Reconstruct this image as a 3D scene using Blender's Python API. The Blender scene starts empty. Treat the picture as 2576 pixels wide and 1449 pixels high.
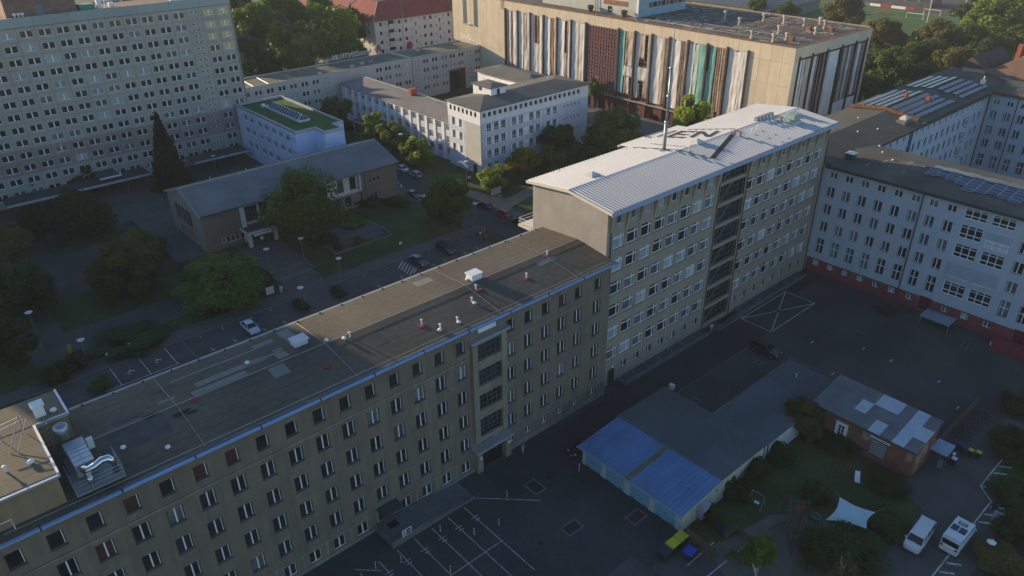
import bpy, bmesh, math, random
import numpy as np
from mathutils import Vector, Matrix
rnd = random.Random(7)
R = math.radians
C = bpy.context.scene.collection
sc = bpy.context.scene

# ---------------------------------------------------------------- camera
CAM_H = 66.0
F_PX, PITCH, ROLL, YAW = 1904.48, R(28.9989), R(-0.671), R(48.8815)   # focal length in pixels of a 2576 px wide picture
_f = np.array([math.cos(YAW), math.sin(YAW), 0]); _r = np.array([math.sin(YAW), -math.cos(YAW), 0]); _u = np.array([0, 0, 1.])
_F = _f * math.cos(PITCH) - _u * math.sin(PITCH); _U = _u * math.cos(PITCH) + _f * math.sin(PITCH)
_R = _r * math.cos(ROLL) + _U * math.sin(ROLL); _U = _U * math.cos(ROLL) - _r * math.sin(ROLL)
cd = bpy.data.cameras.new('camera'); cam = bpy.data.objects.new('camera', cd); C.objects.link(cam)
cd.sensor_width = 36; cd.lens = F_PX / 2576 * 36; cd.clip_start = 1; cd.clip_end = 4000
m = Matrix.Identity(4)
for i in range(3):
    m[i][0], m[i][1], m[i][2] = _R[i], _U[i], -_F[i]
m[2][3] = CAM_H
cam.matrix_world = m
sc.camera = cam
def at(x, y, z=0.0):
    """direction of a picture point, cut with the level z"""
    d = _F * F_PX + _R * (x - 1288) + _U * (724.5 - y)
    t = (z - CAM_H) / d[2]
    return Vector((d[0] * t, d[1] * t, z))

# ---------------------------------------------------------------- light
SUN_EL, SUN_HEAD = R(11.5), R(-74.5)        # light travels along SUN_HEAD in plan
world = bpy.data.worlds.new('World'); sc.world = world; world.use_nodes = True
wn = world.node_tree.nodes; wl = world.node_tree.links
sky = wn.new('ShaderNodeTexSky'); sky.sky_type = 'NISHITA'; sky.sun_disc = False
sky.sun_elevation = SUN_EL
to_sun = Vector((-math.cos(SUN_HEAD), -math.sin(SUN_HEAD), 0))
sky.sun_rotation = math.atan2(to_sun.x, to_sun.y)
sky.air_density = 1.0; sky.dust_density = 0.4; sky.ozone_density = 3.0
wl.new(sky.outputs[0], wn['Background'].inputs[0]); wn['Background'].inputs[1].default_value = 0.12
sd = bpy.data.lights.new('sun', 'SUN'); sd.energy = 4.8; sd.angle = R(0.6); sd.color = (1.0, 0.77, 0.50)
sun = bpy.data.objects.new('sun', sd); C.objects.link(sun)
ld = Vector((math.cos(SUN_HEAD) * math.cos(SUN_EL), math.sin(SUN_HEAD) * math.cos(SUN_EL), -math.sin(SUN_EL)))
sun.rotation_euler = ld.to_track_quat('-Z', 'Y').to_euler(); sun.location = (0, 300, 150)
sc.view_settings.view_transform = 'Standard'; sc.view_settings.look = 'None'
sc.view_settings.gamma = 1.0; sc.view_settings.use_curve_mapping = False
sc.view_settings.exposure = 0.9
sc.render.engine = 'CYCLES'
sc.cycles.max_bounces = 6; sc.cycles.diffuse_bounces = 3; sc.cycles.glossy_bounces = 3; sc.cycles.transparent_max_bounces = 6

# ---------------------------------------------------------------- materials
MATS = {}
def mat(name, col, rough=0.8, var=0.15, scale=0.6, metal=0.0, bump=0.0, bscale=8.0, streak=0.0, spec=0.3, objvar=0.0, fine=0.0, coat=0.0, lines=None, stain=None, emit=None, transl=0.0):
    if name in MATS: return MATS[name]
    M = bpy.data.materials.new(name); M.use_nodes = True; MATS[name] = M
    n = M.node_tree.nodes; l = M.node_tree.links; b = n['Principled BSDF']
    b.inputs['Roughness'].default_value = rough; b.inputs['Metallic'].default_value = metal
    b.inputs['Specular IOR Level'].default_value = spec
    if coat: b.inputs['Coat Weight'].default_value = coat
    geo = n.new('ShaderNodeNewGeometry'); cur = None
    def noise(sc_, det, vec=None, dist=0.0):
        t = n.new('ShaderNodeTexNoise'); t.inputs['Scale'].default_value = sc_; t.inputs['Detail'].default_value = det
        t.inputs['Distortion'].default_value = dist
        l.new(vec if vec else geo.outputs['Position'], t.inputs['Vector']); return t.outputs['Fac']
    def ramp(fac, a, bb):
        mr = n.new('ShaderNodeMapRange'); mr.inputs[1].default_value = a; mr.inputs[2].default_value = bb
        l.new(fac, mr.inputs[0]); return mr.outputs[0]
    def math_(op, a, bv=None, bs=None):
        k = n.new('ShaderNodeMath'); k.operation = op
        if isinstance(a, (int, float)): k.inputs[0].default_value = a
        else: l.new(a, k.inputs[0])
        if bs is not None: l.new(bs, k.inputs[1])
        elif bv is not None: k.inputs[1].default_value = bv
        return k.outputs[0]
    def mul(val_socket):
        nonlocal cur
        cur = val_socket if cur is None else math_('MULTIPLY', cur, bs=val_socket)
    def tomul(fac, amt):      # 1-amt .. 1+amt
        mr = n.new('ShaderNodeMapRange'); mr.inputs[1].default_value = 0.3; mr.inputs[2].default_value = 0.7
        mr.inputs[3].default_value = 1 - amt; mr.inputs[4].default_value = 1 + amt; l.new(fac, mr.inputs[0]); return mr.outputs[0]
    if var: mul(tomul(noise(scale, 5), var))
    if fine: mul(tomul(noise(scale * 14, 3), fine))
    if streak:
        mp = n.new('ShaderNodeMapping'); mp.inputs['Scale'].default_value = (1.6, 1.6, 0.12); l.new(geo.outputs['Position'], mp.inputs['Vector'])
        mul(tomul(noise(1.0, 4, mp.outputs[0]), streak))
    if objvar:
        oi = n.new('ShaderNodeObjectInfo'); mr = n.new('ShaderNodeMapRange'); mr.inputs[3].default_value = 1 - objvar; mr.inputs[4].default_value = 1 + objvar
        l.new(oi.outputs['Random'], mr.inputs[0]); mul(mr.outputs[0])
    if lines:                 # thin darker seams: (axis, spacing, width fraction, darkness, wobble)
        ax, sp, wf, dk, wob = lines
        sx = n.new('ShaderNodeSeparateXYZ'); l.new(geo.outputs['Position'], sx.inputs[0])
        v = sx.outputs[ax]
        if wob:
            mp = n.new('ShaderNodeMapping'); mp.inputs['Scale'].default_value = (0.15, 0.6, 1); l.new(geo.outputs['Position'], mp.inputs['Vector'])
            w = math_('MULTIPLY', noise(1.0, 2, mp.outputs[0]), wob); v = math_('ADD', v, bs=w)
        fr = math_('FRACT', math_('DIVIDE', v, sp))
        lt = math_('LESS_THAN', fr, wf)
        mp2 = n.new('ShaderNodeMapping'); mp2.inputs['Scale'].default_value = (0.08, 0.5, 1); l.new(geo.outputs['Position'], mp2.inputs['Vector'])
        gate = ramp(noise(1.0, 2, mp2.outputs[0]), 0.42, 0.6)
        mul(math_('SUBTRACT', 1.0, bs=math_('MULTIPLY', math_('MULTIPLY', lt, bs=gate), dk)))
    rgb = n.new('ShaderNodeRGB'); rgb.outputs[0].default_value = (*col, 1); out = rgb.outputs[0]
    if stain:                 # (colour, scale, lo, hi): blotches of another colour
        mx = n.new('ShaderNodeMix'); mx.data_type = 'RGBA'; mx.inputs[7].default_value = (*stain[0], 1)
        l.new(out, mx.inputs[6]); l.new(ramp(noise(stain[1], 5, None, 0.6), stain[2], stain[3]), mx.inputs[0]); out = mx.outputs[2]
    if cur is not None:
        mx = n.new('ShaderNodeVectorMath'); mx.operation = 'SCALE'; l.new(out, mx.inputs[0]); l.new(cur, mx.inputs['Scale']); out = mx.outputs[0]
    l.new(out, b.inputs['Base Color'])
    if bump:
        bp = n.new('ShaderNodeBump'); bp.inputs['Strength'].default_value = bump; bp.inputs['Distance'].default_value = 0.05
        l.new(noise(bscale, 4), bp.inputs['Height']); l.new(bp.outputs[0], b.inputs['Normal'])
    if emit:
        b.inputs['Emission Color'].default_value = (*emit[0], 1); b.inputs['Emission Strength'].default_value = emit[1]
    if transl:
        tr = n.new('ShaderNodeBsdfTranslucent'); l.new(out, tr.inputs[0]); ms = n.new('ShaderNodeMixShader'); ms.inputs[0].default_value = transl
        l.new(b.outputs[0], ms.inputs[1]); l.new(tr.outputs[0], ms.inputs[2]); l.new(ms.outputs[0], n['Material Output'].inputs[0])
    return M

def leafmat(name, col, hue=(0, 0, 0)):
    if name in MATS: return MATS[name]
    M = bpy.data.materials.new(name); M.use_nodes = True; MATS[name] = M
    n = M.node_tree.nodes; l = M.node_tree.links; b = n['Principled BSDF']
    b.inputs['Roughness'].default_value = 0.6; b.inputs['Specular IOR Level'].default_value = 0.25
    geo = n.new('ShaderNodeNewGeometry'); oi = n.new('ShaderNodeObjectInfo')
    at_ = n.new('ShaderNodeAttribute'); at_.attribute_name = 'tone'
    t = n.new('ShaderNodeTexNoise'); t.inputs['Scale'].default_value = 0.45; t.inputs['Detail'].default_value = 3; l.new(geo.outputs['Position'], t.inputs['Vector'])
    mx = n.new('ShaderNodeMix'); mx.data_type = 'RGBA'
    mx.inputs[6].default_value = (col[0] * 0.62, col[1] * 0.68, col[2] * 0.7, 1); mx.inputs[7].default_value = (col[0] * 1.45 + hue[0], col[1] * 1.3 + hue[1], col[2] + hue[2], 1)
    ad = n.new('ShaderNodeMath'); ad.operation = 'MULTIPLY_ADD'; l.new(t.outputs['Fac'], ad.inputs[0]); ad.inputs[1].default_value = 0.6
    ml = n.new('ShaderNodeMath'); ml.operation = 'MULTIPLY'; l.new(at_.outputs['Fac'], ml.inputs[0]); ml.inputs[1].default_value = 0.55
    l.new(ml.outputs[0], ad.inputs[2]); l.new(ad.outputs[0], mx.inputs[0])
    hs = n.new('ShaderNodeHueSaturation'); l.new(mx.outputs[2], hs.inputs['Color'])
    mr = n.new('ShaderNodeMapRange'); mr.inputs[3].default_value = 0.8; mr.inputs[4].default_value = 1.2; l.new(oi.outputs['Random'], mr.inputs[0]); l.new(mr.outputs[0], hs.inputs['Value'])
    l.new(hs.outputs[0], b.inputs['Base Color'])
    tr = n.new('ShaderNodeBsdfTranslucent'); l.new(hs.outputs[0], tr.inputs[0])
    ms = n.new('ShaderNodeMixShader'); ms.inputs[0].default_value = 0.48
    l.new(b.outputs[0], ms.inputs[1]); l.new(tr.outputs[0], ms.inputs[2]); l.new(ms.outputs[0], n['Material Output'].inputs[0])
    return M

# ---------------------------------------------------------------- mesh helpers
class MB:
    def __init__(s): s.v = []; s.f = []; s.mi = []; s.cur = 0
    def quad(s, *p):
        i = len(s.v); s.v += [tuple(q) for q in p]; s.f.append(tuple(range(i, i + len(p)))); s.mi.append(s.cur)
    def box(s, x0, y0, z0, x1, y1, z1):
        if x0 > x1: x0, x1 = x1, x0
        if y0 > y1: y0, y1 = y1, y0
        if z0 > z1: z0, z1 = z1, z0
        i = len(s.v)
        s.v += [(x0, y0, z0), (x1, y0, z0), (x1, y1, z0), (x0, y1, z0), (x0, y0, z1), (x1, y0, z1), (x1, y1, z1), (x0, y1, z1)]
        for f in ((0, 3, 2, 1), (4, 5, 6, 7), (0, 1, 5, 4), (1, 2, 6, 5), (2, 3, 7, 6), (3, 0, 4, 7)):
            s.f.append(tuple(i + k for k in f)); s.mi.append(s.cur)
        return s
    def prism(s, poly, axis, a, b):
        """polygon in the two other axes, extruded along axis from a to b"""
        def P(u, w, t): return (t, u, w) if axis == 0 else (u, t, w) if axis == 1 else (u, w, t)
        n = len(poly); i = len(s.v)
        s.v += [P(u, w, a) for u, w in poly] + [P(u, w, b) for u, w in poly]
        s.f.append(tuple(range(i + n - 1, i - 1, -1))); s.f.append(tuple(range(i + n, i + 2 * n))); s.mi += [s.cur] * 2
        for k in range(n):
            k2 = (k + 1) % n; s.f.append((i + k, i + k2, i + n + k2, i + n + k)); s.mi.append(s.cur)
        return s
    def tube(s, pts, r, n=8, caps=True):
        pts = [Vector(p) for p in pts]; rs = r if isinstance(r, (list, tuple)) else [r] * len(pts); i0 = len(s.v)
        for k, p in enumerate(pts):
            d = (pts[min(k + 1, len(pts) - 1)] - pts[max(k - 1, 0)]).normalized()
            a = d.orthogonal().normalized() if abs(d.z) < 0.99 else Vector((1, 0, 0)); a = (a - d * a.dot(d)).normalized()
            if k and abs(d.z) < 0.99: a = (last - d * last.dot(d)).normalized()
            last = a; b = d.cross(a)
            for j in range(n):
                t = 2 * math.pi * j / n; s.v.append(tuple(p + (a * math.cos(t) + b * math.sin(t)) * rs[k]))
        for k in range(len(pts) - 1):
            for j in range(n):
                j2 = (j + 1) % n; s.f.append((i0 + k * n + j, i0 + k * n + j2, i0 + (k + 1) * n + j2, i0 + (k + 1) * n + j)); s.mi.append(s.cur)
        if caps:
            s.f.append(tuple(i0 + j for j in range(n - 1, -1, -1))); s.f.append(tuple(i0 + (len(pts) - 1) * n + j for j in range(n))); s.mi += [s.cur] * 2
        return s
    def lathe(s, prof, c=(0, 0), n=12):
        i0 = len(s.v)
        for r, z in prof:
            for j in range(n):
                t = 2 * math.pi * j / n; s.v.append((c[0] + r * math.cos(t), c[1] + r * math.sin(t), z))
        for k in range(len(prof) - 1):
            for j in range(n):
                j2 = (j + 1) % n; s.f.append((i0 + k * n + j, i0 + k * n + j2, i0 + (k + 1) * n + j2, i0 + (k + 1) * n + j)); s.mi.append(s.cur)
        s.f.append(tuple(i0 + j for j in range(n - 1, -1, -1))); s.f.append(tuple(i0 + (len(prof) - 1) * n + j for j in range(n))); s.mi += [s.cur] * 2
        return s
    def mesh(s, name, mats):
        me = bpy.data.meshes.new(name); me.from_pydata(s.v, [], s.f)
        mats = mats if isinstance(mats, (list, tuple)) else [mats]
        for mm in mats: me.materials.append(mm)
        if len(mats) > 1: me.polygons.foreach_set('material_index', s.mi)
        me.update(); return me
def link(name, me, parent=None, loc=None, rz=0.0, world_coords=True):
    o = bpy.data.objects.new(name, me); C.objects.link(o)
    if parent is not None:
        o.parent = parent
        if world_coords:
            o.matrix_parent_inverse = Matrix.Translation(parent.location).inverted()
    if loc is not None: o.location = loc
    if rz: o.rotation_euler = (0, 0, rz)
    return o
def build(mb, name, mats, parent=None, smooth=False, **k):
    me = mb.mesh(name, mats)
    if smooth: me.polygons.foreach_set('use_smooth', [True] * len(me.polygons))
    return link(name, me, parent, **k)
def tag(o, label=None, cat=None, group=None, kind=None):
    if label: o['label'] = label
    if cat: o['category'] = cat
    if group: o['group'] = group
    if kind: o['kind'] = kind
    return o
def thing(name, label, cat, loc=(0, 0, 0), rz=0.0, group=None):
    o = bpy.data.objects.new(name, None); C.objects.link(o); o.location = loc; o.rotation_euler = (0, 0, rz); o.empty_display_size = 0.5
    return tag(o, label, cat, group)
def struct(name, mb, mats, parent=None):
    o = build(mb, name, mats, parent)
    if parent is None: tag(o, kind='structure')
    return o
def dup(root, loc, rz=0.0, label=None, scale=None, mats=None):
    r = root.copy(); C.objects.link(r); r.location = loc; r.rotation_euler = (0, 0, rz)
    if label: r['label'] = label
    if scale: r.scale = scale if isinstance(scale, (tuple, list)) else (scale,) * 3
    for ch in list(root.children):
        c = ch.copy(); C.objects.link(c); c.parent = r
        for g in list(ch.children):
            d = g.copy(); C.objects.link(d); d.parent = c
    return r
def text_mesh(s, size, name, mt, depth=0.02):
    cu = bpy.data.curves.new('t', 'FONT'); cu.body = s; cu.size = size; cu.extrude = depth / 2; cu.resolution_u = 3
    o = bpy.data.objects.new('t', cu); C.objects.link(o); dg = bpy.context.evaluated_depsgraph_get()
    me = bpy.data.meshes.new_from_object(o.evaluated_get(dg)); bpy.data.objects.remove(o); bpy.data.curves.remove(cu)
    me.name = name; me.materials.clear(); me.materials.append(mt); return me

# ---------------------------------------------------------------- facades and windows
PANE = {}
def panes():
    PANE['dark'] = mat('pane_dark', (0.020, 0.025, 0.030), 0.06, 0.3, 0.8, spec=0.5, objvar=0.35)
    PANE['mid'] = mat('pane_grey_curtain', (0.11, 0.13, 0.14), 0.12, 0.35, 1.2, spec=0.5, objvar=0.4)
    PANE['blind'] = mat('pane_drawn_blind', (0.32, 0.36, 0.38), 0.25, 0.15, 1.5, spec=0.5, objvar=0.3)
    PANE['brown'] = mat('pane_boarded_brown', (0.07, 0.028, 0.022), 0.6, 0.15, 1.5)
    PANE['yellow'] = mat('pane_yellow_reflection', (0.55, 0.42, 0.2), 0.3, 0.3, 3.0, spec=0.5)  # yellow reflected light put into the pane colour
panes()
def pick(w):
    r = rnd.random(); a = 0
    for k, p in w:
        a += p
        if r < a: return PANE[k]
    return PANE[w[0][0]]
W_OFFICE = (('dark', .74), ('mid', .18), ('blind', .08))
WIN = {}
def win_mesh(style, w, h):
    key = (style, round(w, 3), round(h, 3))
    if key in WIN: return WIN[key]
    f = MB(); x, z = w / 2, h / 2; b = 0.06; t = 0.07; sill = None
    def frame(b, t=0.07):
        f.box(-x, 0, -z, -x + b, t, z); f.box(x - b, 0, -z, x, t, z); f.box(-x + b, 0, -z, x - b, t, -z + b); f.box(-x + b, 0, z - b, x - b, t, z)
    wood = mat('frame_white', (0.74, 0.76, 0.78), 0.5, 0.06, 2.0); fm = wood
    pane_y = 0.045
    if style == 'darkpair':
        fm = mat('frame_dark', (0.035, 0.03, 0.028), 0.6, 0.1); frame(0.09); f.box(-0.05, -0.012, -z + .06, 0.05, 0.05, z - .06)
    elif style == 'double':       # dark outer frame, pale centre post and edge
        fm = [mat('frame_dark', (0.035, 0.03, 0.028), 0.6, 0.1), wood]
        frame(0.09); f.cur = 1; f.box(-0.06, -0.012, -z + .06, 0.06, 0.05, z - .06); f.box(x - 0.15, -0.01, -z + .06, x - 0.09, 0.05, z - .06)
    elif style == 'doublew':
        frame(0.07); f.box(-0.07, -0.015, -z, 0.07, 0.05, z)
    elif style == 'single':
        fm = [mat('frame_dark', (0.035, 0.03, 0.028), 0.6, 0.1), wood]
        frame(0.08); f.cur = 1; f.box(x - 0.16, -0.01, -z + .05, x - 0.09, 0.05, z - .05)
    elif style == 'singlew':
        frame(0.09)
    elif style == 'panel':      # two dark casements with a broad white post and sill
        frame(0.05); f.box(-0.13, -0.03, -z, 0.13, 0.06, z); f.box(-x - .08, -0.10, -z - .12, x + .08, 0.02, -z - .002)
    elif style == 'slot':
        frame(0.04); f.box(-0.14, -0.02, -z, 0.14, 0.06, z); f.box(-x - .05, -0.08, -z - .09, x + .05, 0.02, -z - .002)
    elif style == 'wide':       # big pane, narrow vent at the right, transom light above
        frame(0.11); f.box(x - 0.68, -0.02, -z, x - 0.55, 0.06, z); f.box(-x, -0.035, z - 0.56, x, 0.05, z - 0.43)
        f.box(-x - .05, -0.14, -z - .1, x + .05, 0.03, -z - .002)
    elif style == 'cross':
        fm = [mat('frame_grey_dark', (0.05, 0.05, 0.055), 0.6, 0.1), wood]
        frame(0.10); f.cur = 1; f.box(-0.06, -0.012, -z + .1, 0.06, 0.05, z - .1); f.box(-x + .1, -0.01, 0.08, x - .1, 0.05, 0.2); f.box(-x + .1, -.01, -z + .1, -x + .16, .05, z - .1)
    elif style == 'casement':
        fm = [mat('frame_grey_dark', (0.05, 0.05, 0.055), 0.6, 0.1), wood]
        frame(0.09); f.cur = 1; f.box(-0.07, -0.012, -z + .09, 0.07, 0.05, z - .09); f.box(-x + .1, -.01, -z + .1, -x + .17, .05, z - .1); f.box(-x + .1, -.01, -z + .1, x - .1, .05, -z + .17)
    elif style == 'grid':       # three wide lights over small ones
        frame(0.12); f.box(-x / 3 - .06, -.02, -z, -x / 3 + .06, .05, z); f.box(x / 3 - .06, -.02, -z, x / 3 + .06, .05, z)
        f.box(-x, -.018, -z * .42, x, .05, -z * .42 + .13); f.box(-x, -.018, z * .55, x, .05, z * .55 + .09)
    elif style == 'stair':      # dark steel lattice
        fm = mat('frame_steel', (0.09, 0.09, 0.085), 0.5, 0.1); frame(0.08)
        for k in range(1, 5): f.box(-x + w * k / 5 - .04, -.02, -z, -x + w * k / 5 + .04, .05, z)
        f.box(-x, -.018, -.04 + h * .16, x, .05, .04 + h * .16); f.box(-x, -.018, -.04 - h * .18, x, .05, .04 - h * .18)
    elif style == 'tworow':     # narrow window with small lower lights
        frame(0.06); f.box(-.05, -.012, -z, .05, .05, z); f.box(-x, -.01, -z * .45, x, .05, -z * .45 + .1)
    elif style == 'shop':
        frame(0.07); f.box(-x / 3 - .04, -.02, -z, -x / 3 + .04, .05, z); f.box(x / 3 - .04, -.02, -z, x / 3 + .04, .05, z); f.box(-x, -.015, z * .3, x, .05, z * .3 + .07)
    me = f.mesh('window', fm)
    p = MB(); p.quad((-x, pane_y, -z), (x, pane_y, -z), (x, pane_y, z), (-x, pane_y, z))
    pm = p.mesh('pane', PANE['dark']); WIN[key] = (me, {PANE['dark'].name: pm}); return WIN[key]
def pane_mesh(entry, mt):
    d = entry[1]
    if mt.name not in d:
        base = next(iter(d.values())).copy(); base.materials.clear(); base.materials.append(mt); d[mt.name] = base
    return d[mt.name]
SILLS = {}
class Fac:
    """a flat wall; axis 0 runs along X and faces -Y, axis 1 runs along Y and faces -X"""
    def __init__(s, parent, axis, plane, c0, c1, z0, z1, mt, depth=0.14, name='wall', top=None):
        s.p, s.ax, s.pl, s.c0, s.c1, s.z0, s.z1, s.m, s.d, s.name, s.h, s.top = parent, axis, plane, c0, c1, z0, z1, mt, depth, name, [], top
    def P(s, c, z, out=0.0): return (c, s.pl - out, z) if s.ax == 0 else (s.pl - out, c, z)
    def win(s, c, z, w, h, style, mt=None, sill=None, hole=True, weights=W_OFFICE, depth=None):
        e = win_mesh(style, w, h); mt = mt or pick(weights)
        d = s.d if depth is None else depth
        if hole: s.h.append((c - w / 2, c + w / 2, z - h / 2, z + h / 2))
        o = link('window', e[0], s.p, loc=s.P(c, z, -d + 0.02 if hole else 0.03), rz=0 if s.ax == 0 else -math.pi / 2)
        pn = link('pane', pane_mesh(e, mt), o, world_coords=False)
        if sill:
            k = (round(w, 2), sill.name)
            if k not in SILLS: SILLS[k] = MB().box(-w / 2 - .08, -0.12 - s.d, -.08, w / 2 + .08, 0.02, 0).mesh('sill', sill)
            so = link('sill', SILLS[k], o, world_coords=False); so.location = (0, 0, -h / 2 - 0.002)
        return o
    def rows(s, cs, zs, w, h, style, **k):
        for z in zs:
            for c in cs: s.win(c, z, w, h, style, **k)
    def part(s, name, c0, c1, z0, z1, out0, out1, mt):
        mb = MB()
        if s.ax == 0: mb.box(c0, s.pl - out1, z0, c1, s.pl - out0, z1)
        else: mb.box(s.pl - out1, c0, z0, s.pl - out0, c1, z1)
        return build(mb, name, mt, s.p)
    def done(s):
        mb = MB(); zs = sorted({s.z0, s.z1} | {z for h in s.h for z in h[2:] if s.z0 < z < s.z1})
        for za, zb in zip(zs, zs[1:]):
            zm = (za + zb) / 2; cut = sorted((h[0], h[1]) for h in s.h if h[2] < zm < h[3]); c = s.c0
            for a, b in cut + [(s.c1, s.c1)]:
                if a > c + 1e-4: mb.quad(s.P(c, za), s.P(a, za), s.P(a, zb), s.P(c, zb)) if s.ax == 0 else mb.quad(s.P(a, za), s.P(c, za), s.P(c, zb), s.P(a, zb))
                c = max(c, b)
        d = -s.d - 0.06
        for a, b, za, zb in s.h:
            mb.quad(s.P(a, za), s.P(b, za), s.P(b, za, d), s.P(a, za, d)); mb.quad(s.P(a, zb), s.P(b, zb), s.P(b, zb, d), s.P(a, zb, d))
            mb.quad(s.P(a, za), s.P(a, zb), s.P(a, zb, d), s.P(a, za, d)); mb.quad(s.P(b, za), s.P(b, zb), s.P(b, zb, d), s.P(b, za, d))
        if s.top:      # gable polygon above z1: list of (c, z)
            mb.quad(*[s.P(c, z) for c, z in s.top])
        return build(mb, s.name, s.m, s.p)
def shell(parent, x0, x1, y0, y1, z0, z1, mt, sides='NE', name='wall'):
    """the plain walls seen from nowhere near: N (+Y) and E (+X)"""
    mb = MB()
    if 'N' in sides: mb.quad((x1, y1, z0), (x0, y1, z0), (x0, y1, z1), (x1, y1, z1))
    if 'E' in sides: mb.quad((x1, y0, z0), (x1, y1, z0), (x1, y1, z1), (x1, y0, z1))
    if 'W' in sides: mb.quad((x0, y1, z0), (x0, y0, z0), (x0, y0, z1), (x0, y1, z1))
    if 'S' in sides: mb.quad((x0, y0, z0), (x1, y0, z0), (x1, y0, z1), (x0, y0, z1))
    return build(mb, name, mt, parent)
def part(name, mt, parent, *boxes):
    mb = MB()
    for b in boxes: mb.box(*b)
    return build(mb, name, mt, parent)
# ================================================================ setting: ground, streets, lawns
ASPH = mat('asphalt', (0.052, 0.052, 0.052), 0.9, 0.22, 0.12, fine=0.12, bump=0.15, bscale=6, stain=((0.075, 0.073, 0.07), 0.05, 0.5, 0.75))
ASPH2 = mat('asphalt_worn', (0.072, 0.069, 0.063), 0.9, 0.2, 0.15, fine=0.12, bump=0.15, bscale=6, stain=((0.056, 0.055, 0.053), 0.08, 0.45, 0.7))
ROADM = mat('asphalt_road', (0.042, 0.043, 0.044), 0.85, 0.15, 0.2, fine=0.1, bump=0.1, bscale=6)
PAVE = mat('pavement_slabs', (0.088, 0.085, 0.083), 0.9, 0.15, 0.4, fine=0.12)
CONC = mat('concrete_slabs', (0.08, 0.077, 0.072), 0.9, 0.18, 0.3, fine=0.1)
SETTS = mat('parking_setts', (0.066, 0.065, 0.062), 0.9, 0.2, 0.4, fine=0.2)
GRASS = mat('grass', (0.04, 0.06, 0.015), 0.95, 0.35, 0.25, fine=0.35, bump=0.6, bscale=14, stain=((0.075, 0.062, 0.03), 0.09, 0.55, 0.8))
EARTH = mat('ground_mixed', (0.035, 0.043, 0.018), 0.95, 0.3, 0.1, fine=0.3, bump=0.4, bscale=8, stain=((0.07, 0.066, 0.055), 0.03, 0.45, 0.62))
SAND = mat('play_sand', (0.12, 0.105, 0.085), 0.95, 0.15, 0.5, fine=0.15)
KERB = mat('kerb_stone', (0.13, 0.125, 0.12), 0.9, 0.12, 0.8)
LINE = mat('line_paint', (0.42, 0.42, 0.41), 0.8, 0.35, 1.5, fine=0.5)
PITCH_M = mat('pitch_turf', (0.05, 0.115, 0.02), 0.95, 0.12, 0.06, fine=0.15)
def sheet(name, mt, z, *polys):
    mb = MB()
    for p in polys:
        if len(p) == 4 and not hasattr(p[0], '__len__'):
            x0, x1, y0, y1 = p; p = [(x0, y0), (x1, y0), (x1, y1), (x0, y1)]
        mb.quad(*[(x, y, z) for x, y in p])
    return struct(name, mb, mt)
sheet('ground', EARTH, 0.0, (-150, 700, -120, 700))
sheet('yard_asphalt', ASPH, 0.004, (-40, 123.6, -30, 57.4))
sheet('yard_paving', ASPH2, 0.009, (62, 90, 42, 50.3), (90, 100, 30, 50.3), (100, 123.5, 30, 54.5), (92, 123.5, 8, 30))
sheet('yard_road', ROADM, 0.010, (44, 100, 50.4, 56.4))
sheet('concrete_lane', CONC, 0.014, (40, 104, 9.8, 17), (78.5, 101, 17, 21), (38, 48, 20, 35.5), (48.2, 54, 20, 33))
sheet('garden_lawn', GRASS, 0.018, [(55.5, 33.8), (82, 33.8), (81.8, 22), (79.8, 20.6), (78, 17.2), (60, 17.2), (56, 24)], (84, 130, -2, 11.4), (88.6, 130, 11.4, 13.6))
sheet('sandpit', SAND, 0.026, [(55, 30.5), (60, 29.5), (64.5, 28.6), (68.6, 25.4), (67.6, 21), (61.5, 18.5), (54, 20.5), (52.5, 26)])
# north side
sheet('street_asphalt', ROADM, 0.006, (-60, 100, 70, 106), (91.4, 97, 106, 205))
sheet('parking_strip', SETTS, 0.010, (27.6, 47.6, 106, 112.3), (55, 87, 106, 112.3), (88.4, 91.3, 116, 165), (97.1, 99.6, 100, 165), (5, 27.2, 106, 112.3))
sheet('forecourt', PAVE, 0.012, (-5, 47.6, 112.6, 115.7), (55, 91, 112.6, 115.7), (47.6, 55, 106, 117.5), (99.7, 102.4, 76, 165))
sheet('west_plaza', ASPH2, 0.008, (-60, 41.5, 118, 191), (41.5, 90, 166, 193))
sheet('west_plaza_slabs', PAVE, 0.012, (28, 42, 168, 178), (37, 42, 118, 150))
sheet('west_lawn', GRASS, 0.016, (-40, 8, 116, 126), (8, 36, 115.9, 120), (14, 36.5, 128, 141), (20, 34, 160, 170), (-20, 12, 135, 165), (-20, 30, 178.5, 184))
sheet('east_lawn', GRASS, 0.014, (102.5, 150, 78, 136.5), (99.8, 111, 137, 200), (86, 110, 192, 204))
PATH = mat('sandy_path', (0.19, 0.155, 0.115), 0.95, 0.15, 0.4)
sheet('sandy_path', PATH, 0.020, [(99.7, 116), (104, 118), (118, 121), (118, 124.5), (105, 122), (102.5, 133), (99.7, 134)])
sheet('sports_pitch', PITCH_M, 0.02, (325, 424, 100, 260))
sheet('pitch_apron', mat('red_apron', (0.12, 0.06, 0.045), 0.9, 0.2, 0.2), 0.014, (424, 436, 100, 300), (318, 325, 100, 260))
sheet('stadium_forecourt', ASPH2, 0.016, (436, 520, 120, 220))
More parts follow.
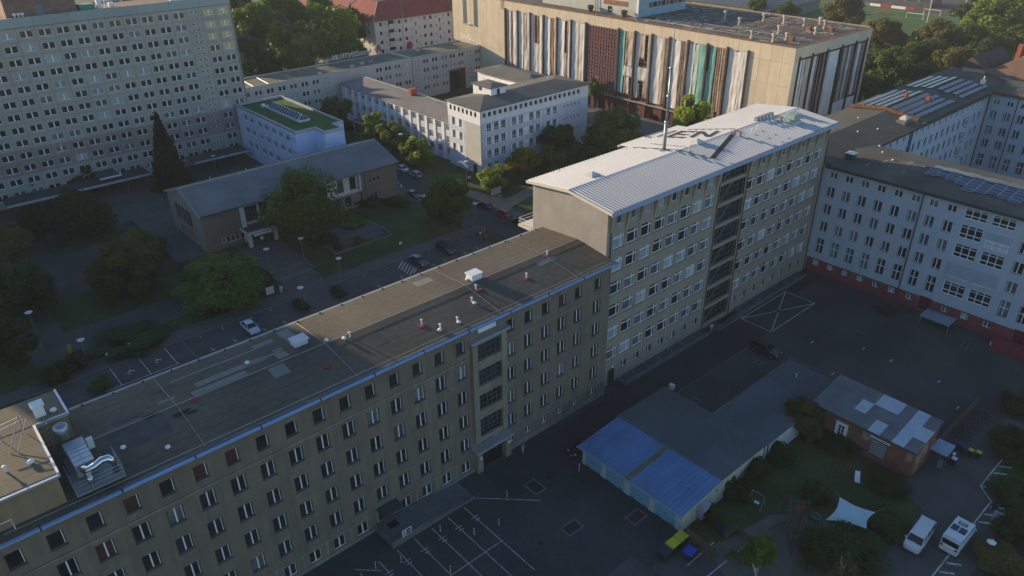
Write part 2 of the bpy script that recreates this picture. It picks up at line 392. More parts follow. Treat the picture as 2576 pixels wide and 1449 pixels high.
# raised terrace in front of the assembly hall: slope of lawn plus a flight of ten steps
TZ = 1.35
mb = MB()
def slope(x0, x1, y0, y1, n=8, m_=10):
    def zf(x, y):
        t = min(1, max(0, (y - y0) / 8.0)); t = t * t * (3 - 2 * t)
        return 0.02 + (TZ - 0.02) * t
    for i in range(m_):
        for j in range(n):
            xa, xb = x0 + (x1 - x0) * i / m_, x0 + (x1 - x0) * (i + 1) / m_; ya, yb = y0 + (y1 - y0) * j / n, y0 + (y1 - y0) * (j + 1) / n
            mb.quad((xa, ya, zf(xa, ya)), (xb, ya, zf(xb, ya)), (xb, yb, zf(xb, yb)), (xa, yb, zf(xa, yb)))
slope(55.4, 88.2, 115.9, 138.1); slope(36.6, 47.4, 118.5, 138.1)
mb.quad((88.2, 115.9, 0), (89.2, 115.9, 0), (89.2, 162, 0), (88.2, 124, TZ)); mb.quad((88.2, 124, TZ), (89.2, 162, 0), (89.2, 166, 0), (88.2, 160, TZ))
struct('terrace_lawn', mb, GRASS)
sheet('terrace_paving', PAVE, TZ + 0.012, (47.4, 55.4, 122.6, 138.0), (36.6, 90, 138.0, 166))
mb = MB()
mb.box(36.6, 138.1, -.5, 90, 166, TZ); mb.box(47.4, 122.6, -.5, 55.4, 138.1, TZ)
struct('terrace_base', mb, CONC)
STEP = mat('step_concrete', (0.12, 0.115, 0.11), 0.9, 0.12, 0.8)
st = thing('terrace_stairs', 'broad concrete steps climbing in two flights to the assembly hall', 'stairs', (51, 120, 0))
for k in range(10):
    y0 = 117.5 + k * 0.36 + (1.5 if k >= 5 else 0)
    part('step', STEP, st, (48.0, y0, 0.0, 54.8, 122.62 if k >= 5 else 122.62, 0.135 * (k + 1) - (0.0 if k < 9 else 0.004)))
for x in (47.7, 55.1): part('cheek_wall', KERB, st, (x - .18, 117.2, 0, x + .18, 122.7, 0.3), (x - .18, 119.6, 0.3, x + .18, 122.7, 1.0), (x - .18, 121.4, 1.0, x + .18, 122.7, 1.55))
# sunken sitting court on the lawn
hw = MB(); hw.box(60.5, 121.2, .2, 73.5, 121.5, 1.3); hw.box(60.4, 121.2, .2, 60.7, 130, 1.75); hw.box(73.4, 121.3, .2, 73.7, 130, 1.75)
tag(build(hw, 'garden_retaining_wall', KERB), 'low stone edging around the paved sitting court on the terrace lawn', 'wall')
sheet('sitting_court', PAVE, 1.62, (60.7, 73.4, 124.2, 131.5))
for i in range(3): sheet('sitting_court_step', STEP, 1.2 + .14 * i, (61, 73, 122.3 + .6 * i, 124.25))
# kerbs
def kerb(*segs):
    mb = MB()
    for x0, x1, y0, y1 in segs: mb.box(x0, y0, -.1, x1, y1, 0.12)
    struct('kerb', mb, KERB)
kerb((5, 47.5, 112.35, 112.55), (55.1, 88.2, 112.35, 112.55), (5, 47.4, 115.75, 115.9), (55.5, 88, 115.75, 115.88), (88.2, 88.4, 112.4, 165), (99.6, 99.75, 76, 165), (27.3, 27.5, 106, 112.3), (87.1, 87.3, 106, 112.3))
kerb((62, 100, 50.3, 50.42), (55.2, 55.4, 17, 33.6), (78, 79.5, 17.05, 17.2))
# painted markings
def lines(name, z, w, *segs):
    mb = MB()
    for x0, y0, x1, y1 in segs:
        d = Vector((x1 - x0, y1 - y0, 0)).normalized(); nn = Vector((-d.y, d.x, 0)) * w / 2
        mb.quad((x0 - nn.x, y0 - nn.y, z), (x1 - nn.x, y1 - nn.y, z), (x1 + nn.x, y1 + nn.y, z), (x0 + nn.x, y0 + nn.y, z))
    return struct(name, mb, LINE)
lines('crossed_rectangle_marking', 0.021, 0.16, (99.5, 50.4, 99.5, 56), (113.1, 50.4, 113.1, 56), (99.4, 50.4, 113.2, 50.4), (99.4, 56, 113.2, 56), (99.5, 50.4, 105.9, 53), (106.7, 53.4, 113.1, 56), (99.5, 56, 105.9, 53.4), (106.7, 53.0, 113.1, 50.4))
sg = []
for i in range(9): x = 38.7 - i * 2.37; sg += [(x, 53.4, x, 41.2)] if i % 2 == 0 else [(x, 53.4, x, 41.6)]
for i in range(9):
    x = 38.7 - i * 2.37; sg += [(x - .5, 51.4, x + .5, 51.4), (x - .35, 50.9, x + .35, 50.9)]
sg += [(18, 46.6, 38.8, 46.6), (21.5, 53.2, 24.5, 50.2), (22.8, 54, 26, 50.8), (24.3, 54.2, 26.4, 52.1), (40.8, 53.6, 46.2, 48.2)]
lines('yard_bay_lines', 0.022, 0.10, *sg)
lines('hatched_bay_marking', 0.019, 0.24, *[(69.9, 112.0 - .92 * i, 67.5, 109.9 - .92 * i) for i in range(5)], (69.9, 107.6, 68.5, 106.4))
sg = []
for x in (38.9, 33.9, 30.2, 42.5, 61, 66, 73.3, 76, 81, 84): sg += [(x, 106.4, x, 107.2), (x - .35, 106.4, x + .35, 106.4), (x, 111.4, x, 112.1)]
sg += [(24.6, 106.3, 24.6, 112.1), (20.6, 106.3, 20.6, 112.1), (16.4, 106.3, 16.4, 112.1), (14, 106.35, 25, 106.35)]
lines('street_bay_lines', 0.019, 0.11, *sg)
# wheelchair symbols in two bays of the street car park
WS = MB()
for cx, cy in ((18.5, 109.2), (22.6, 109.4)):
    WS.quad(*[(cx + x, cy + y, .02) for x, y in ((-.1, .5), (.1, .5), (.1, -.1), (-.1, -.1))]); WS.quad(*[(cx + x, cy + y, .02) for x, y in ((-.1, .1), (.5, .1), (.5, -.05), (-.1, -.05))])
    for k in range(8):
        a, b = 2 * math.pi * k / 10 - .5, 2 * math.pi * (k + 1) / 10 - .5
        WS.quad(*[(cx + r * math.cos(t), cy - .3 + r * math.sin(t), .021) for r, t in ((.4, a), (.4, b), (.52, b), (.52, a))])
struct('wheelchair_bay_symbols', WS, LINE)
lines('yard_dash_marks', 0.026, 0.2, *[(x - .45, y, x + .45, y) for x, y in ((101.6, 44.4), (105.8, 38.1), (105.7, 33.7), (96, 37.9), (95.9, 33.2), (95.7, 26.9), (105.5, 26.6), (101.1, 22.3))])
lines('pitch_lines', 0.035, 0.25, (332, 120, 418, 120), (418, 100, 418, 260), (402, 140, 402, 182), (402, 140, 418, 140), (402, 182, 418, 182))

# ================================================================ A: long low office block
PL_A = mat('plaster_ochre_grey', (0.175, 0.14, 0.105), 0.9, 0.12, 0.25, streak=0.14, fine=0.05, bump=0.1, bscale=10, stain=((0.22, 0.185, 0.14), 0.35, 0.58, 0.75))
PL_TRIM = mat('plaster_trim', (0.23, 0.195, 0.145), 0.9, 0.15, 0.5, streak=0.15)
PLINTH = mat('plinth_render', (0.2, 0.185, 0.16), 0.9, 0.15, 0.5, streak=0.1)
SILL_A = mat('sill_grey', (0.14, 0.13, 0.12), 0.8, 0.1, 1)
GUT = mat('zinc_gutter_sky_tint', (0.27, 0.46, 0.78), 0.35, 0.08, 0.5, metal=0.35, spec=0.5)  # pale zinc; the blue of the reflected sky is painted into its colour
ROOF_A = mat('bitumen_roof', (0.105, 0.09, 0.066), 0.9, 0.22, 0.12, fine=0.14, bump=0.25, bscale=4, lines=(1, 1.02, 0.07, 0.45, 0.35), stain=((0.08, 0.074, 0.062), 0.06, 0.5, 0.7))
PATCHM = mat('roof_patch_pale', (0.17, 0.175, 0.165), 0.8, 0.12, 0.8, fine=0.1)
PATCHD = mat('roof_patch_dark', (0.075, 0.075, 0.072), 0.9, 0.2, 0.8)
ZINC = mat('sheet_zinc', (0.42, 0.45, 0.48), 0.4, 0.08, 1.0, metal=0.5, spec=0.5)
WHITE = mat('white_paint', (0.72, 0.72, 0.71), 0.5, 0.06, 1.0)
REDP = mat('red_primer_patch', (0.20, 0.035, 0.03), 0.85, 0.25, 2.0)
BLK = mat('black_rubber', (0.012, 0.012, 0.013), 0.6, 0.1)
STEEL = mat('galvanised_steel', (0.32, 0.33, 0.34), 0.45, 0.1, 2.0, metal=0.6)
DSTEEL = mat('dark_steel', (0.045, 0.047, 0.05), 0.5, 0.1, 2.0)

A = thing('office_block', 'long low grey-ochre office block with flat bitumen roof and zinc gutter coloured like the reflected sky', 'building', (30, 64, 0))
fa = Fac(A, 0, 57.4, -16, 67.3, 0, 21.3, PL_A, depth=0.2)
colsA = [0.94 + 2.956 * i for i in range(-5, 15)]; colsR = [49.8, 52.67, 55.54, 58.4, 61.27, 64.85]
boarded = {(i, 0) for i in (2, 4, 5)} | {(3, 0)}
for i, c in enumerate(colsA + colsR):
    j = i - 5
    fa.win(c, 18.9, 1.24, 1.62, 'single', mt=PANE['brown'] if j in (2, 4, 5) or (j == 18) else None, sill=SILL_A, weights=(('dark', .9), ('mid', .1)))
    for r, z in enumerate((15.5, 11.95, 8.38, 4.85)):
        if i == 14 + 5 + 6: pass
        fa.win(c, z, 1.46, 1.86, 'double', mt=PANE['brown'] if (j == 1 and r == 0) else None, sill=SILL_A, weights=(('dark', .85), ('mid', .15)))
    if not (44 < c < 49) and j != 10:
        if c < 44: fa.win(c, 1.35, 1.36, 1.66, 'doublew', weights=(('dark', 1),))
        else: fa.win(c, 1.65, .95, 1.2, 'doublew', weights=(('dark', 1),))
fa.h.append((29.6, 31.5, 0.95, 3.1))
fa.h.append((44.4, 48.2, 0, 3.1))
fa.h.append((44.5, 48.1, 4.55, 18.7))
fa.done()
mbk = MB(); mbk.box(29.6, 57.75, .9, 31.5, 57.8, 3.1); mbk.box(44.4, 57.9, 0, 48.2, 57.95, 3.1); build(mbk, 'door', PANE['dark'], A)
fa.part('string_course', -16, 43.6, 17.0, 17.2, 0, .14, PL_TRIM); fa.part('string_course', 49.0, 67.28, 17.0, 17.2, 0, .14, PL_TRIM)
fa.part('string_course', -16, 43.4, 2.5, 2.68, 0, .1, PL_TRIM); fa.part('string_course', 49.2, 67.28, 2.62, 2.8, 0, .1, PL_TRIM)
fa.part('plinth', -16, 29.5, 0, .45, 0, .1, PLINTH); fa.part('plinth', 31.6, 44.3, 0, .45, 0, .1, PLINTH); fa.part('plinth', 48.4, 67.28, 0, .8, 0, .12, PLINTH)
# pilaster strips between the ground floor windows
for k, c in enumerate(colsA[:-1]):
    if abs(c + 1.48 - 30.5) > 1.6: fa.part('pilaster_strip', c + 1.38, c + 1.58, .46, 2.49, 0, .04, PL_TRIM)
# stair bay: raised surround with four lattice windows
fa.part('bay_surround', 43.7, 44.5, 4.4, 19.0, 0, .38, PL_TRIM); fa.part('bay_surround', 48.1, 48.9, 4.4, 19.0, 0, .38, PL_TRIM)
for z in (18.45, 14.9, 11.3, 7.75, 4.4):
    fa.part('bay_spandrel', 44.5, 48.1, z, z + (.55 if z > 18 or z < 5 else 1.25), -.1, .30, PL_TRIM)
fa.part('bay_cap', 43.4, 49.2, 19.0, 19.35, 0, .75, ZINC)
fa.part('bay_hopper', 44.8, 47.4, 19.9, 20.5, 0, .2, WHITE)
for z0, z1 in ((16.15, 18.45), (12.55, 14.9), (9.0, 11.3), (4.95, 7.75)):
    if z0 < 5: z0 = 5.4; 
    fa.win(46.3, (z0 + z1) / 2, 3.6, z1 - z0, 'stair', hole=False, mt=PANE['dark'], depth=0)
# entrance portal
fa.part('portal_post', 43.6, 44.4, 0, 3.3, 0, .75, PL_TRIM); fa.part('portal_post', 48.2, 49.0, 0, 3.3, 0, .75, PL_TRIM)
fa.part('portal_lintel', 44.4, 48.2, 2.75, 3.3, 0, .72, PL_TRIM); fa.part('portal_canopy', 43.3, 49.3, 3.3, 3.62, 0, 1.1, ZINC)
for c in (44.0, 48.6): fa.part('portal_lamp', c - .12, c + .12, 2.2, 2.5, .76, .92, WHITE)
for k in range(3): fa.part('transom_window', 44.9 + k * 1.05, 45.5 + k * 1.05, 3.72, 4.3, 0.004, .03, PANE['mid'])
# small glass canopy over the side door, with a ramp in front
part('side_canopy', mat('green_glass', (0.03, 0.07, 0.065), 0.08, 0.1, spec=0.6), A, (29.3, 55.6, 3.05, 32.0, 57.35, 3.13))
fa.part('side_door_surround', 29.25, 29.6, .9, 3.3, 0, .08, PLINTH); fa.part('side_door_surround', 31.5, 31.85, .9, 3.3, 0, .08, PLINTH)
# eaves, gutter, roof
part('cornice', PL_TRIM, A, (-16, 57.0, 20.95, 67.28, 57.4, 21.28))
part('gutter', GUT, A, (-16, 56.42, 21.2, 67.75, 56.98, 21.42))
for i in range(14): part('gutter_bracket', BLK, A, (-12 + i * 6.1, 56.38, 21.16, -11.9 + i * 6.1, 57.0, 21.47))
rb = MB()
rb.prism([(56.7, 21.45), (63.5, 22.36), (70.35, 21.85), (70.35, 21.55), (63.5, 22.0), (56.7, 21.28)], 0, -16, 67.26)
build(rb, 'roof', ROOF_A, A)
shell(A, -16, 67.3, 57.4, 70.0, 0, 21.6, PL_A, 'N')
part('back_gutter', mat('gutter_pale', (0.30, 0.29, 0.27), 0.6, 0.15), A, (6, 70.36, 21.6, 67.2, 70.75, 21.84))
part('front_edge_trim', mat('edge_trim', (0.09, 0.095, 0.1), 0.6, 0.3, 2.0), A, (2.8, 56.66, 21.43, 67.24, 57.0, 21.52))
for i in range(22): part('snow_hook', BLK, A, (7 + i * 2.8, 70.2, 21.86, 7.16 + i * 2.8, 70.36, 21.99))
def rz_A(y): return 21.45 + (y - 56.7) * .1338 if y < 63.5 else 22.36 - (y - 63.5) * .0745
def patch(x0, x1, y0, y1, mt, name='roof_patch', t=.014):
    mb = MB(); ys = [y0, y1] if not (y0 < 63.5 < y1) else [y0, 63.5, y1]
    for a, b in zip(ys, ys[1:]): mb.quad((x0, a, rz_A(a) + t), (x1, a, rz_A(a) + t), (x1, b, rz_A(b) + t), (x0, b, rz_A(b) + t))
    return build(mb, name, mt, A)
def pA(x, y, z=22.1): return at(x, y, z)
for x0, y0, w, d in ((23.4, 68.0, 2.2, .9), (26.6, 66.4, 1.3, 3.4), (16.2, 65.2, 7.2, .95), (15.4, 63.8, 5.4, .95), (19.6, 67.9, 5.6, .3), (14.6, 68.0, 5.0, .3), (22.8, 65.5, 2.6, .35), (22.6, 61.6, 1.7, 1.7), (24.3, 64.2, 1.2, 1.2), (12.4, 64.9, 1.6, .5), (24.6, 66.0, 1.0, .4), (58.5, 61.5, 3.0, 1.0), (44, 67.6, 2.4, 1.4)):
    patch(x0, x0 + w, y0, y0 + d, PATCHM)
for x0, y0, w, d in ((26.9, 61.2, 1.5, 2.0), (12.2, 66.7, 2.6, .9), (33.4, 60.0, 1.5, 2.2), (8.2, 64.2, 2.8, 1.0), (40.5, 66.6, .2, 2.2), (46.4, 58.9, 1.7, .9), (20.5, 62.4, 1.8, .4), (60.2, 58.8, 2.0, .2), (7.0, 60.6, 5.2, 3.0)):
    patch(x0, x0 + w, y0, y0 + d, PATCHD, t=.011)
for x, y, r in ((11.2, 63.6, .6), (13.6, 62.4, .7), (14.4, 61.9, .4)):
    mb = MB(); mb.quad(*[(x + r * (1 + .4 * rnd.random()) * math.cos(t), y + r * .55 * (1 + .4 * rnd.random()) * math.sin(t), rz_A(y) + .02) for t in np.linspace(0, 6.0, 11)]); build(mb, 'roof_stain', mat('stain_dark', (0.02, 0.02, 0.02), 0.9), A)
for x, y in ((27.5, 60.4), (39.3, 60.3), (48.7, 62.1), (60.9, 62.9), (15.2, 63.3), (55.2, 60.6)):
    mb = MB(); mb.quad(*[(x + .45 * (1 + .4 * rnd.random()) * math.cos(t), y + .4 * (1 + .4 * rnd.random()) * math.sin(t), rz_A(y) + .021) for t in np.linspace(0, 5.9, 10)]); build(mb, 'primer_patch', REDP, A)
def vent_pipe(par, x, y, z, h=.55, r=.09):
    mb = MB(); mb.tube([(x, y, z - .05), (x, y, z + h)], r, 8); mb.lathe([(r * 1.6, z + h), (r * 1.9, z + h + .06), (.01, z + h + .14)], (x, y), 8); return build(mb, 'vent_pipe', WHITE, par)
def mushroom(par, x, y, z, r=.26):
    mb = MB(); mb.lathe([(r * .45, z - .02), (r * .45, z + .12), (r, z + .14), (r * .8, z + .26), (.02, z + .32)], (x, y), 10); return build(mb, 'vent_cap', WHITE, par, smooth=True)
for x, y in ((31.9, 63.0), (40.6, 58.6), (42.9, 58.5), (46.6, 60.5), (39.4, 60.4), (48.6, 62.2), (61.0, 62.9), (55.3, 60.6)): vent_pipe(A, x, y, rz_A(y))
for x, y in ((31.2, 63.0), (40.3, 58.3), (42.9, 58.2), (46.6, 60.0), (49.1, 64.5), (8.0, 61.0), (11.0, 58.8), (29.6, 63.9), (21.6, 65.8)): mushroom(A, x, y, rz_A(y))
for x in (48.0, 29.2, 13.6, 60.6):        # lightning conductor lines across the roof
    mb = MB(); mb.tube([(x, 70.0, rz_A(70) + .1), (x, 63.5, 22.47), (x, 57.0, rz_A(57) + .1)], .022, 5); build(mb, 'lightning_conductor', STEEL, A)
    for k in range(9): part('conductor_foot', CONC, A, (x - .08, 57.6 + k * 1.5, rz_A(57.6 + k * 1.5), x + .08, 57.78 + k * 1.5, rz_A(57.6 + k * 1.5) + .1))
mb = MB(); mb.tube([(4, 63.5, 22.46), (67, 63.5, 22.46)], .02, 5); build(mb, 'lightning_conductor', STEEL, A)
def vent_box(par, x, y, z, w, d, h, mt=WHITE):
    o = part('vent_box', mt, par, (x - w / 2, y - d / 2, z - .1, x + w / 2, y + d / 2, z + h)); part('vent_lid', mt, par, (x - w / 2 - .12, y - d / 2 - .12, z + h + .002, x + w / 2 + .12, y + d / 2 + .12, z + h + .14)); return o
vent_box(A, 50.0, 64.3, 22.3, 1.5, 1.2, .75); vent_box(A, 27.3, 65.6, 22.2, 1.5, 1.1, .6, mat('vent_bluish', (0.5, 0.52, 0.55), 0.5, 0.05))
# raised stair house at the west end of the roof
PL_AN = mat('plaster_annex', (0.25, 0.18, 0.11), 0.9, 0.12, 0.4, streak=0.12)
ROOF_AN = mat('bitumen_annex', (0.17, 0.145, 0.10), 0.9, 0.2, 0.2, fine=0.1, lines=(1, .55, 0.1, 0.5, 0.2))
part('stair_house', PL_AN, A, (-16, 57.9, 21.5, 2.6, 65.3, 24.7)); part('stair_house', PL_AN, A, (-16, 65.3, 21.5, 5.25, 69.4, 24.72))
mb = MB(); mb.box(-16, 57.55, 24.7, 2.62, 65.3, 24.9); mb.box(-16, 65.3, 24.72, 5.28, 69.6, 24.93); build(mb, 'stair_house_roof', ROOF_AN, A)
part('coping', WHITE, A, (2.62, 57.5, 24.72, 2.8, 65.2, 25.0)); part('coping', WHITE, A, (5.28, 65.3, 24.74, 5.46, 69.6, 25.02)); part('coping', ZINC, A, (-16, 57.2, 24.66, 2.8, 57.5, 24.86))
part('coping', ZINC, A, (2.82, 65.12, 24.7, 5.3, 65.3, 24.98))
vent_box(A, 3.5, 66.5, 24.9, .8, .8, 1.1); mushroom(A, 1.4, 60.1, 24.95, .3); mushroom(A, 4.5, 66.2, 24.95, .3); vent_pipe(A, -.3, 60.4, 24.9, .5)
mb = MB()
for p, q in (((1.9, 64.9, 25.0), (1.9, 64.9, 26.9)), ((-.2, 64.9, 26.2), (2.1, 64.9, 26.5)), ((0.4, 62.6, 24.95), (2.0, 64.8, 26.9)), ((0.9, 62.2, 24.95), (2.4, 64.4, 26.4)), ((-.9, 64.6, 25.9), (2.1, 64.9, 26.1)), ((.3, 64.6, 24.9), (.3, 64.7, 26.3))): mb.tube([p, q], .035, 6)
build(mb, 'aerial_mast', STEEL, A)
mb = MB()
for k in range(6):
    pts = [(3.2 + .42 * math.cos(t), 64.75 + .42 * math.sin(t), 22.6 + k * .5) for t in np.linspace(0.2, -3.3, 9)]; mb.tube(pts, .02, 5)
for x in (2.9, 3.5): mb.tube([(x, 65.1, 22.1), (x, 65.1, 25.6)], .025, 5)
build(mb, 'cage_ladder', STEEL, A)
mb = MB()
for p in ([(-1.2, 57.1, 21.9), (-1.2, 57.1, 22.9), (-6, 57.1, 22.9)],): mb.tube(p, .04, 6)
build(mb, 'roof_edge_rail', WHITE, A)
mb = MB(); mb.tube([(-2, 57.2, 21.75), (66, 57.2, 21.75)], .018, 5); build(mb, 'safety_cable', STEEL, A)

# ventilation plant beside the stair house
VU = thing('ventilation_plant', 'silver rooftop ventilation unit with bent duct on a railed platform', 'ventilation unit', (4.8, 60.4, 22.2))
part('platform', mat('platform_grey', (0.2, 0.22, 0.23), 0.7, 0.15), VU, (3.3, 57.3, 22.0, 7.1, 60.4, 22.16), (3.6, 60.4, 22.1, 5.6, 63.6, 22.24))
part('casing', ZINC, VU, (4.0, 59.2, 22.3, 5.5, 61.6, 23.6)); part('casing_panel', mat('casing_mid', (0.36, 0.37, 0.4), 0.45, 0.1, metal=0.4), VU, (3.95, 61.63, 22.3, 5.55, 62.9, 23.62))
for y in (59.8, 60.5, 61.1): part('casing_seam', STEEL, VU, (3.98, y, 22.3, 5.52, y + .05, 23.63))
part('casing_seam', STEEL, VU, (4.72, 59.25, 23.6, 4.78, 61.58, 23.64))
mb = MB(); mb.lathe([(.42, 23.6), (.42, 24.3), (.55, 24.35), (.55, 24.95), (.48, 24.96), (.48, 24.5)], (4.35, 63.6), 14); build(mb, 'exhaust_stack', ZINC, VU, smooth=True)
CHROME = mat('polished_duct', (0.62, 0.64, 0.66), 0.18, 0.05, 1.0, metal=1.0)
mb = MB(); mb.tube([(4.5, 59.3, 23.2), (4.55, 58.8, 23.25), (4.8, 58.45, 23.3), (5.3, 58.3, 23.5), (5.9, 58.35, 23.75), (6.35, 58.3, 23.7), (6.6, 58.2, 23.4), (6.65, 58.2, 22.3)], .33, 14); build(mb, 'bent_duct', CHROME, VU, smooth=True)
mb = MB(); mb.tube([(4.6, 58.6, 23.1), (4.65, 58.1, 22.75), (4.65, 57.95, 22.3)], .26, 12); build(mb, 'short_duct', CHROME, VU, smooth=True)
mb = MB()
for z in (22.55, 22.95, 23.3):
    mb.tube([(3.35, 60.3, z), (3.35, 57.35, z), (7.05, 57.35, z), (7.05, 60.3, z)], .022, 5)
for x, y in ((3.35, 60.3), (3.35, 57.35), (4.6, 57.35), (5.8, 57.35), (7.05, 57.35), (7.05, 60.3), (7.05, 58.8)): mb.tube([(x, y, 22.1), (x, y, 23.32)], .028, 6)
build(mb, 'railing', STEEL, VU)
part('control_box', WHITE, VU, (5.7, 62.5, 22.3, 6.2, 62.9, 23.3))

# ramp with railing in front of the side door
RP = thing('access_ramp', 'grey concrete ramp with dark railing along the office block facade', 'ramp', (35, 55, 0))
mb = MB(); mb.prism([(29.0, 0), (40.7, 0), (40.7, .05), (33, .88), (29.0, .88)], 1, 53.9, 57.2); build(mb, 'deck', mat('ramp_deck', (0.12, 0.13, 0.13), 0.85, 0.15, 0.5), RP)
part('ramp_edge', KERB, RP, (28.9, 53.75, 0, 33, 53.88, 1.0), (33, 53.75, 0, 37, 53.88, .62), (37, 53.75, 0, 40.7, 53.88, .3))
part('door_mat', BLK, RP, (30.0, 55.6, .885, 31.2, 56.6, .90))
mb = MB()
def dz(x): return .88 if x < 33 else max(.05, .88 - (x - 33) * .108)
for h in (.5, .95): mb.tube([(29.0, 56.9, .88 + h), (29.0, 53.9, .88 + h), (33, 53.9, .88 + h), (40.7, 53.9, dz(40.7) + h)], .028, 6)
for x in (29.0, 30.6, 32.2, 33.8, 35.4, 37, 38.6, 40.7): mb.tube([(x, 53.9, dz(x)), (x, 53.9, dz(x) + .97)], .03, 6)
build(mb, 'railing', DSTEEL, RP)
SG = thing('parking_notice', 'white notice board with dark panels hung on the ramp railing', 'sign', (31.0, 53.8, 1.0))
part('board', WHITE, SG, (30.3, 53.68, .95, 31.5, 53.74, 1.85)); 
for q in ((30.42, 1.5, 30.62, 1.75), (30.42, 1.05, 30.62, 1.4), (30.75, 1.45, 31.4, 1.78), (30.75, 1.02, 31.4, 1.36)): part('panel', mat('sign_dark', (0.03, 0.035, 0.06), 0.6), SG, (q[0], 53.665, q[1], q[2], 53.678, q[3]))
# ================================================================ B: tall office block with ribbed metal roof
PL_B = mat('plaster_olive_grey', (0.31, 0.255, 0.195), 0.9, 0.08, 0.25, streak=0.08, fine=0.04, bump=0.08, bscale=10)
PL_BE = mat('plaster_end_wall', (0.30, 0.275, 0.25), 0.9, 0.07, 0.35, streak=0.05, fine=0.06, bump=0.1, bscale=10, stain=((0.335, 0.305, 0.28), 0.25, 0.5, 0.65))
PL_B2 = mat('plaster_warm_pier', (0.35, 0.285, 0.215), 0.9, 0.08, 0.4)
RIB = mat('ribbed_metal_white', (0.50, 0.505, 0.515), 0.45, 0.05, 0.15, metal=0.0, spec=0.4, fine=0.03)
FASC = mat('fascia_blue_grey', (0.33, 0.42, 0.60), 0.45, 0.06, 0.6, metal=0.2)
CREAM = mat('verge_cream', (0.62, 0.56, 0.46), 0.6, 0.06, 1)
B = thing('tall_office_block', 'eight-storey grey-olive office block with white ribbed metal roof', 'building', (95, 65, 0))
XB0, XB1, YB0, YB1 = 67.3, 123.3, 58.4, 72.4
fb = Fac(B, 0, YB0, XB0, XB1, 0, 28.0, PL_B, depth=0.16)
cl = [69.65 + 2.85 * i for i in range(8)]; cr = [100.25 + 2.865 * i for i in range(8)]
SILLB = mat('sill_pale', (0.45, 0.45, 0.44), 0.6, 0.08)
WB = (('dark', .3), ('mid', .42), ('blind', .28))
for c in cl + cr:
    fb.win(c, 26.35, 1.15, 1.7, 'singlew', sill=SILLB, weights=WB)
    for z in (23.1, 19.65, 16.15, 12.6, 9.0, 5.42): fb.win(c, z, 2.25, 2.02, 'wide', weights=WB)
    if c < 70: continue
    fb.win(c, 2.35, 1.15, 1.35, 'casement', weights=(('dark', .7), ('mid', .3)))
fb.h += [(69.1, 70.6, 0, 2.6), (92.0, 98.5, .9, 27.4)]
fb.done()
part('door', DSTEEL, B, (69.1, 58.75, 0, 70.6, 58.8, 2.6)); fb.part('door_lamp', 69.8, 70.05, 2.9, 3.15, 0, .25, WHITE)
# end wall towards the low block, with gable
fe = Fac(B, 1, XB0, YB0, YB1, 20.5, 27.7, PL_BE, top=[(YB0, 27.7), (YB1, 27.7), (YB1, 27.75), (65.2, 28.55), (YB0, 27.75)]); fe.done()
mb = MB(); mb.quad((XB0, YB1, 0), (XB0, 70, 0), (XB0, 70, 20.5), (XB0, YB1, 20.5)); mb.quad((XB0, YB0, 0), (XB0, 57.4, 0), (XB0, 57.4, 20.5), (XB0, YB0, 20.5)); build(mb, 'wall', PL_BE, B)
mb = MB(); mb.quad((XB1, YB1, 0), (XB0, YB1, 0), (XB0, YB1, 28), (XB1, YB1, 28)); mb.quad((XB1, YB0, 0), (XB1, YB1, 0), (XB1, YB1, 27.7), (XB1, 65.2, 28.5), (XB1, YB0, 27.7)); build(mb, 'wall', PL_BE, B)
part('risalit', PL_BE, B, (88.8, 72.4, 0, 102.6, 74.6, 27.3))
# tapering piers under the eaves
for c in [XB0 + .7] + [(a + b) / 2 for a, b in zip(cl, cl[1:])] + [91.05, 99.2] + [(a + b) / 2 for a, b in zip(cr, cr[1:])] + [122.2]:
    if c == 91.05 or c == 99.2: w = .3
    else: w = .2
    mb = MB(); mb.prism([(58.4, 24.35), (58.36, 24.35), (57.75, 27.75), (58.4, 27.75)], 0, c - w, c + w); build(mb, 'eaves_pier', PL_B2, B)
for c0, c1 in ((68.4, 91.0), (99.0, 121.8)):
    for z in (21.95, 18.5, 15.0, 11.45, 7.85, 4.25): fb.part('sill_band', c0, c1, z - .09, z, 0, .05, PL_B2)
# stair strip: concrete bands and glazing
for z in (25.0, 21.6, 18.1, 14.6, 11.0, 7.45, 3.9): fb.part('stair_spandrel', 92.0, 98.5, z - .35, z + .2, -.5, -.05, PL_B)
zs = [.9, 3.55, 4.1, 7.1, 7.65, 10.65, 11.2, 14.25, 14.8, 17.75, 18.3, 21.25, 21.8, 24.65, 25.2, 27.4]
DIAG = mat('stair_flight_grey', (0.085, 0.08, 0.07), 0.8, 0.1)
for a, b in zip(zs[::2], zs[1::2]):
    fb.win(95.25, (a + b) / 2, 6.5, b - a, 'stair', hole=False, mt=PANE['dark'], depth=0).location.y = YB0 + .38
    mb = MB(); mb.prism([(92.6, a + .25), (93.2, a + .05), (95.9, b - .3), (95.3, b - .1)], 1, YB0 + .395, YB0 + .41); build(mb, 'stair_flight', DIAG, B)
mb = MB(); mb.quad((92, 58.4, .9), (92, 58.4, 27.4), (92, 58.95, 27.4), (92, 58.95, .9)); mb.quad((98.5, 58.4, .9), (98.5, 58.4, 27.4), (98.5, 58.95, 27.4), (98.5, 58.95, .9)); mb.quad((92, 58.95, .9), (98.5, 58.95, .9), (98.5, 58.95, 27.4), (92, 58.95, 27.4)); build(mb, 'stair_recess', PL_B, B)
for x in (68.0, 91.6, 98.9, 122.9): mb = MB(); mb.tube([(x, 58.3, .2), (x, 58.3, 27.6)], .07, 6); build(mb, 'downpipe', DSTEEL, B)
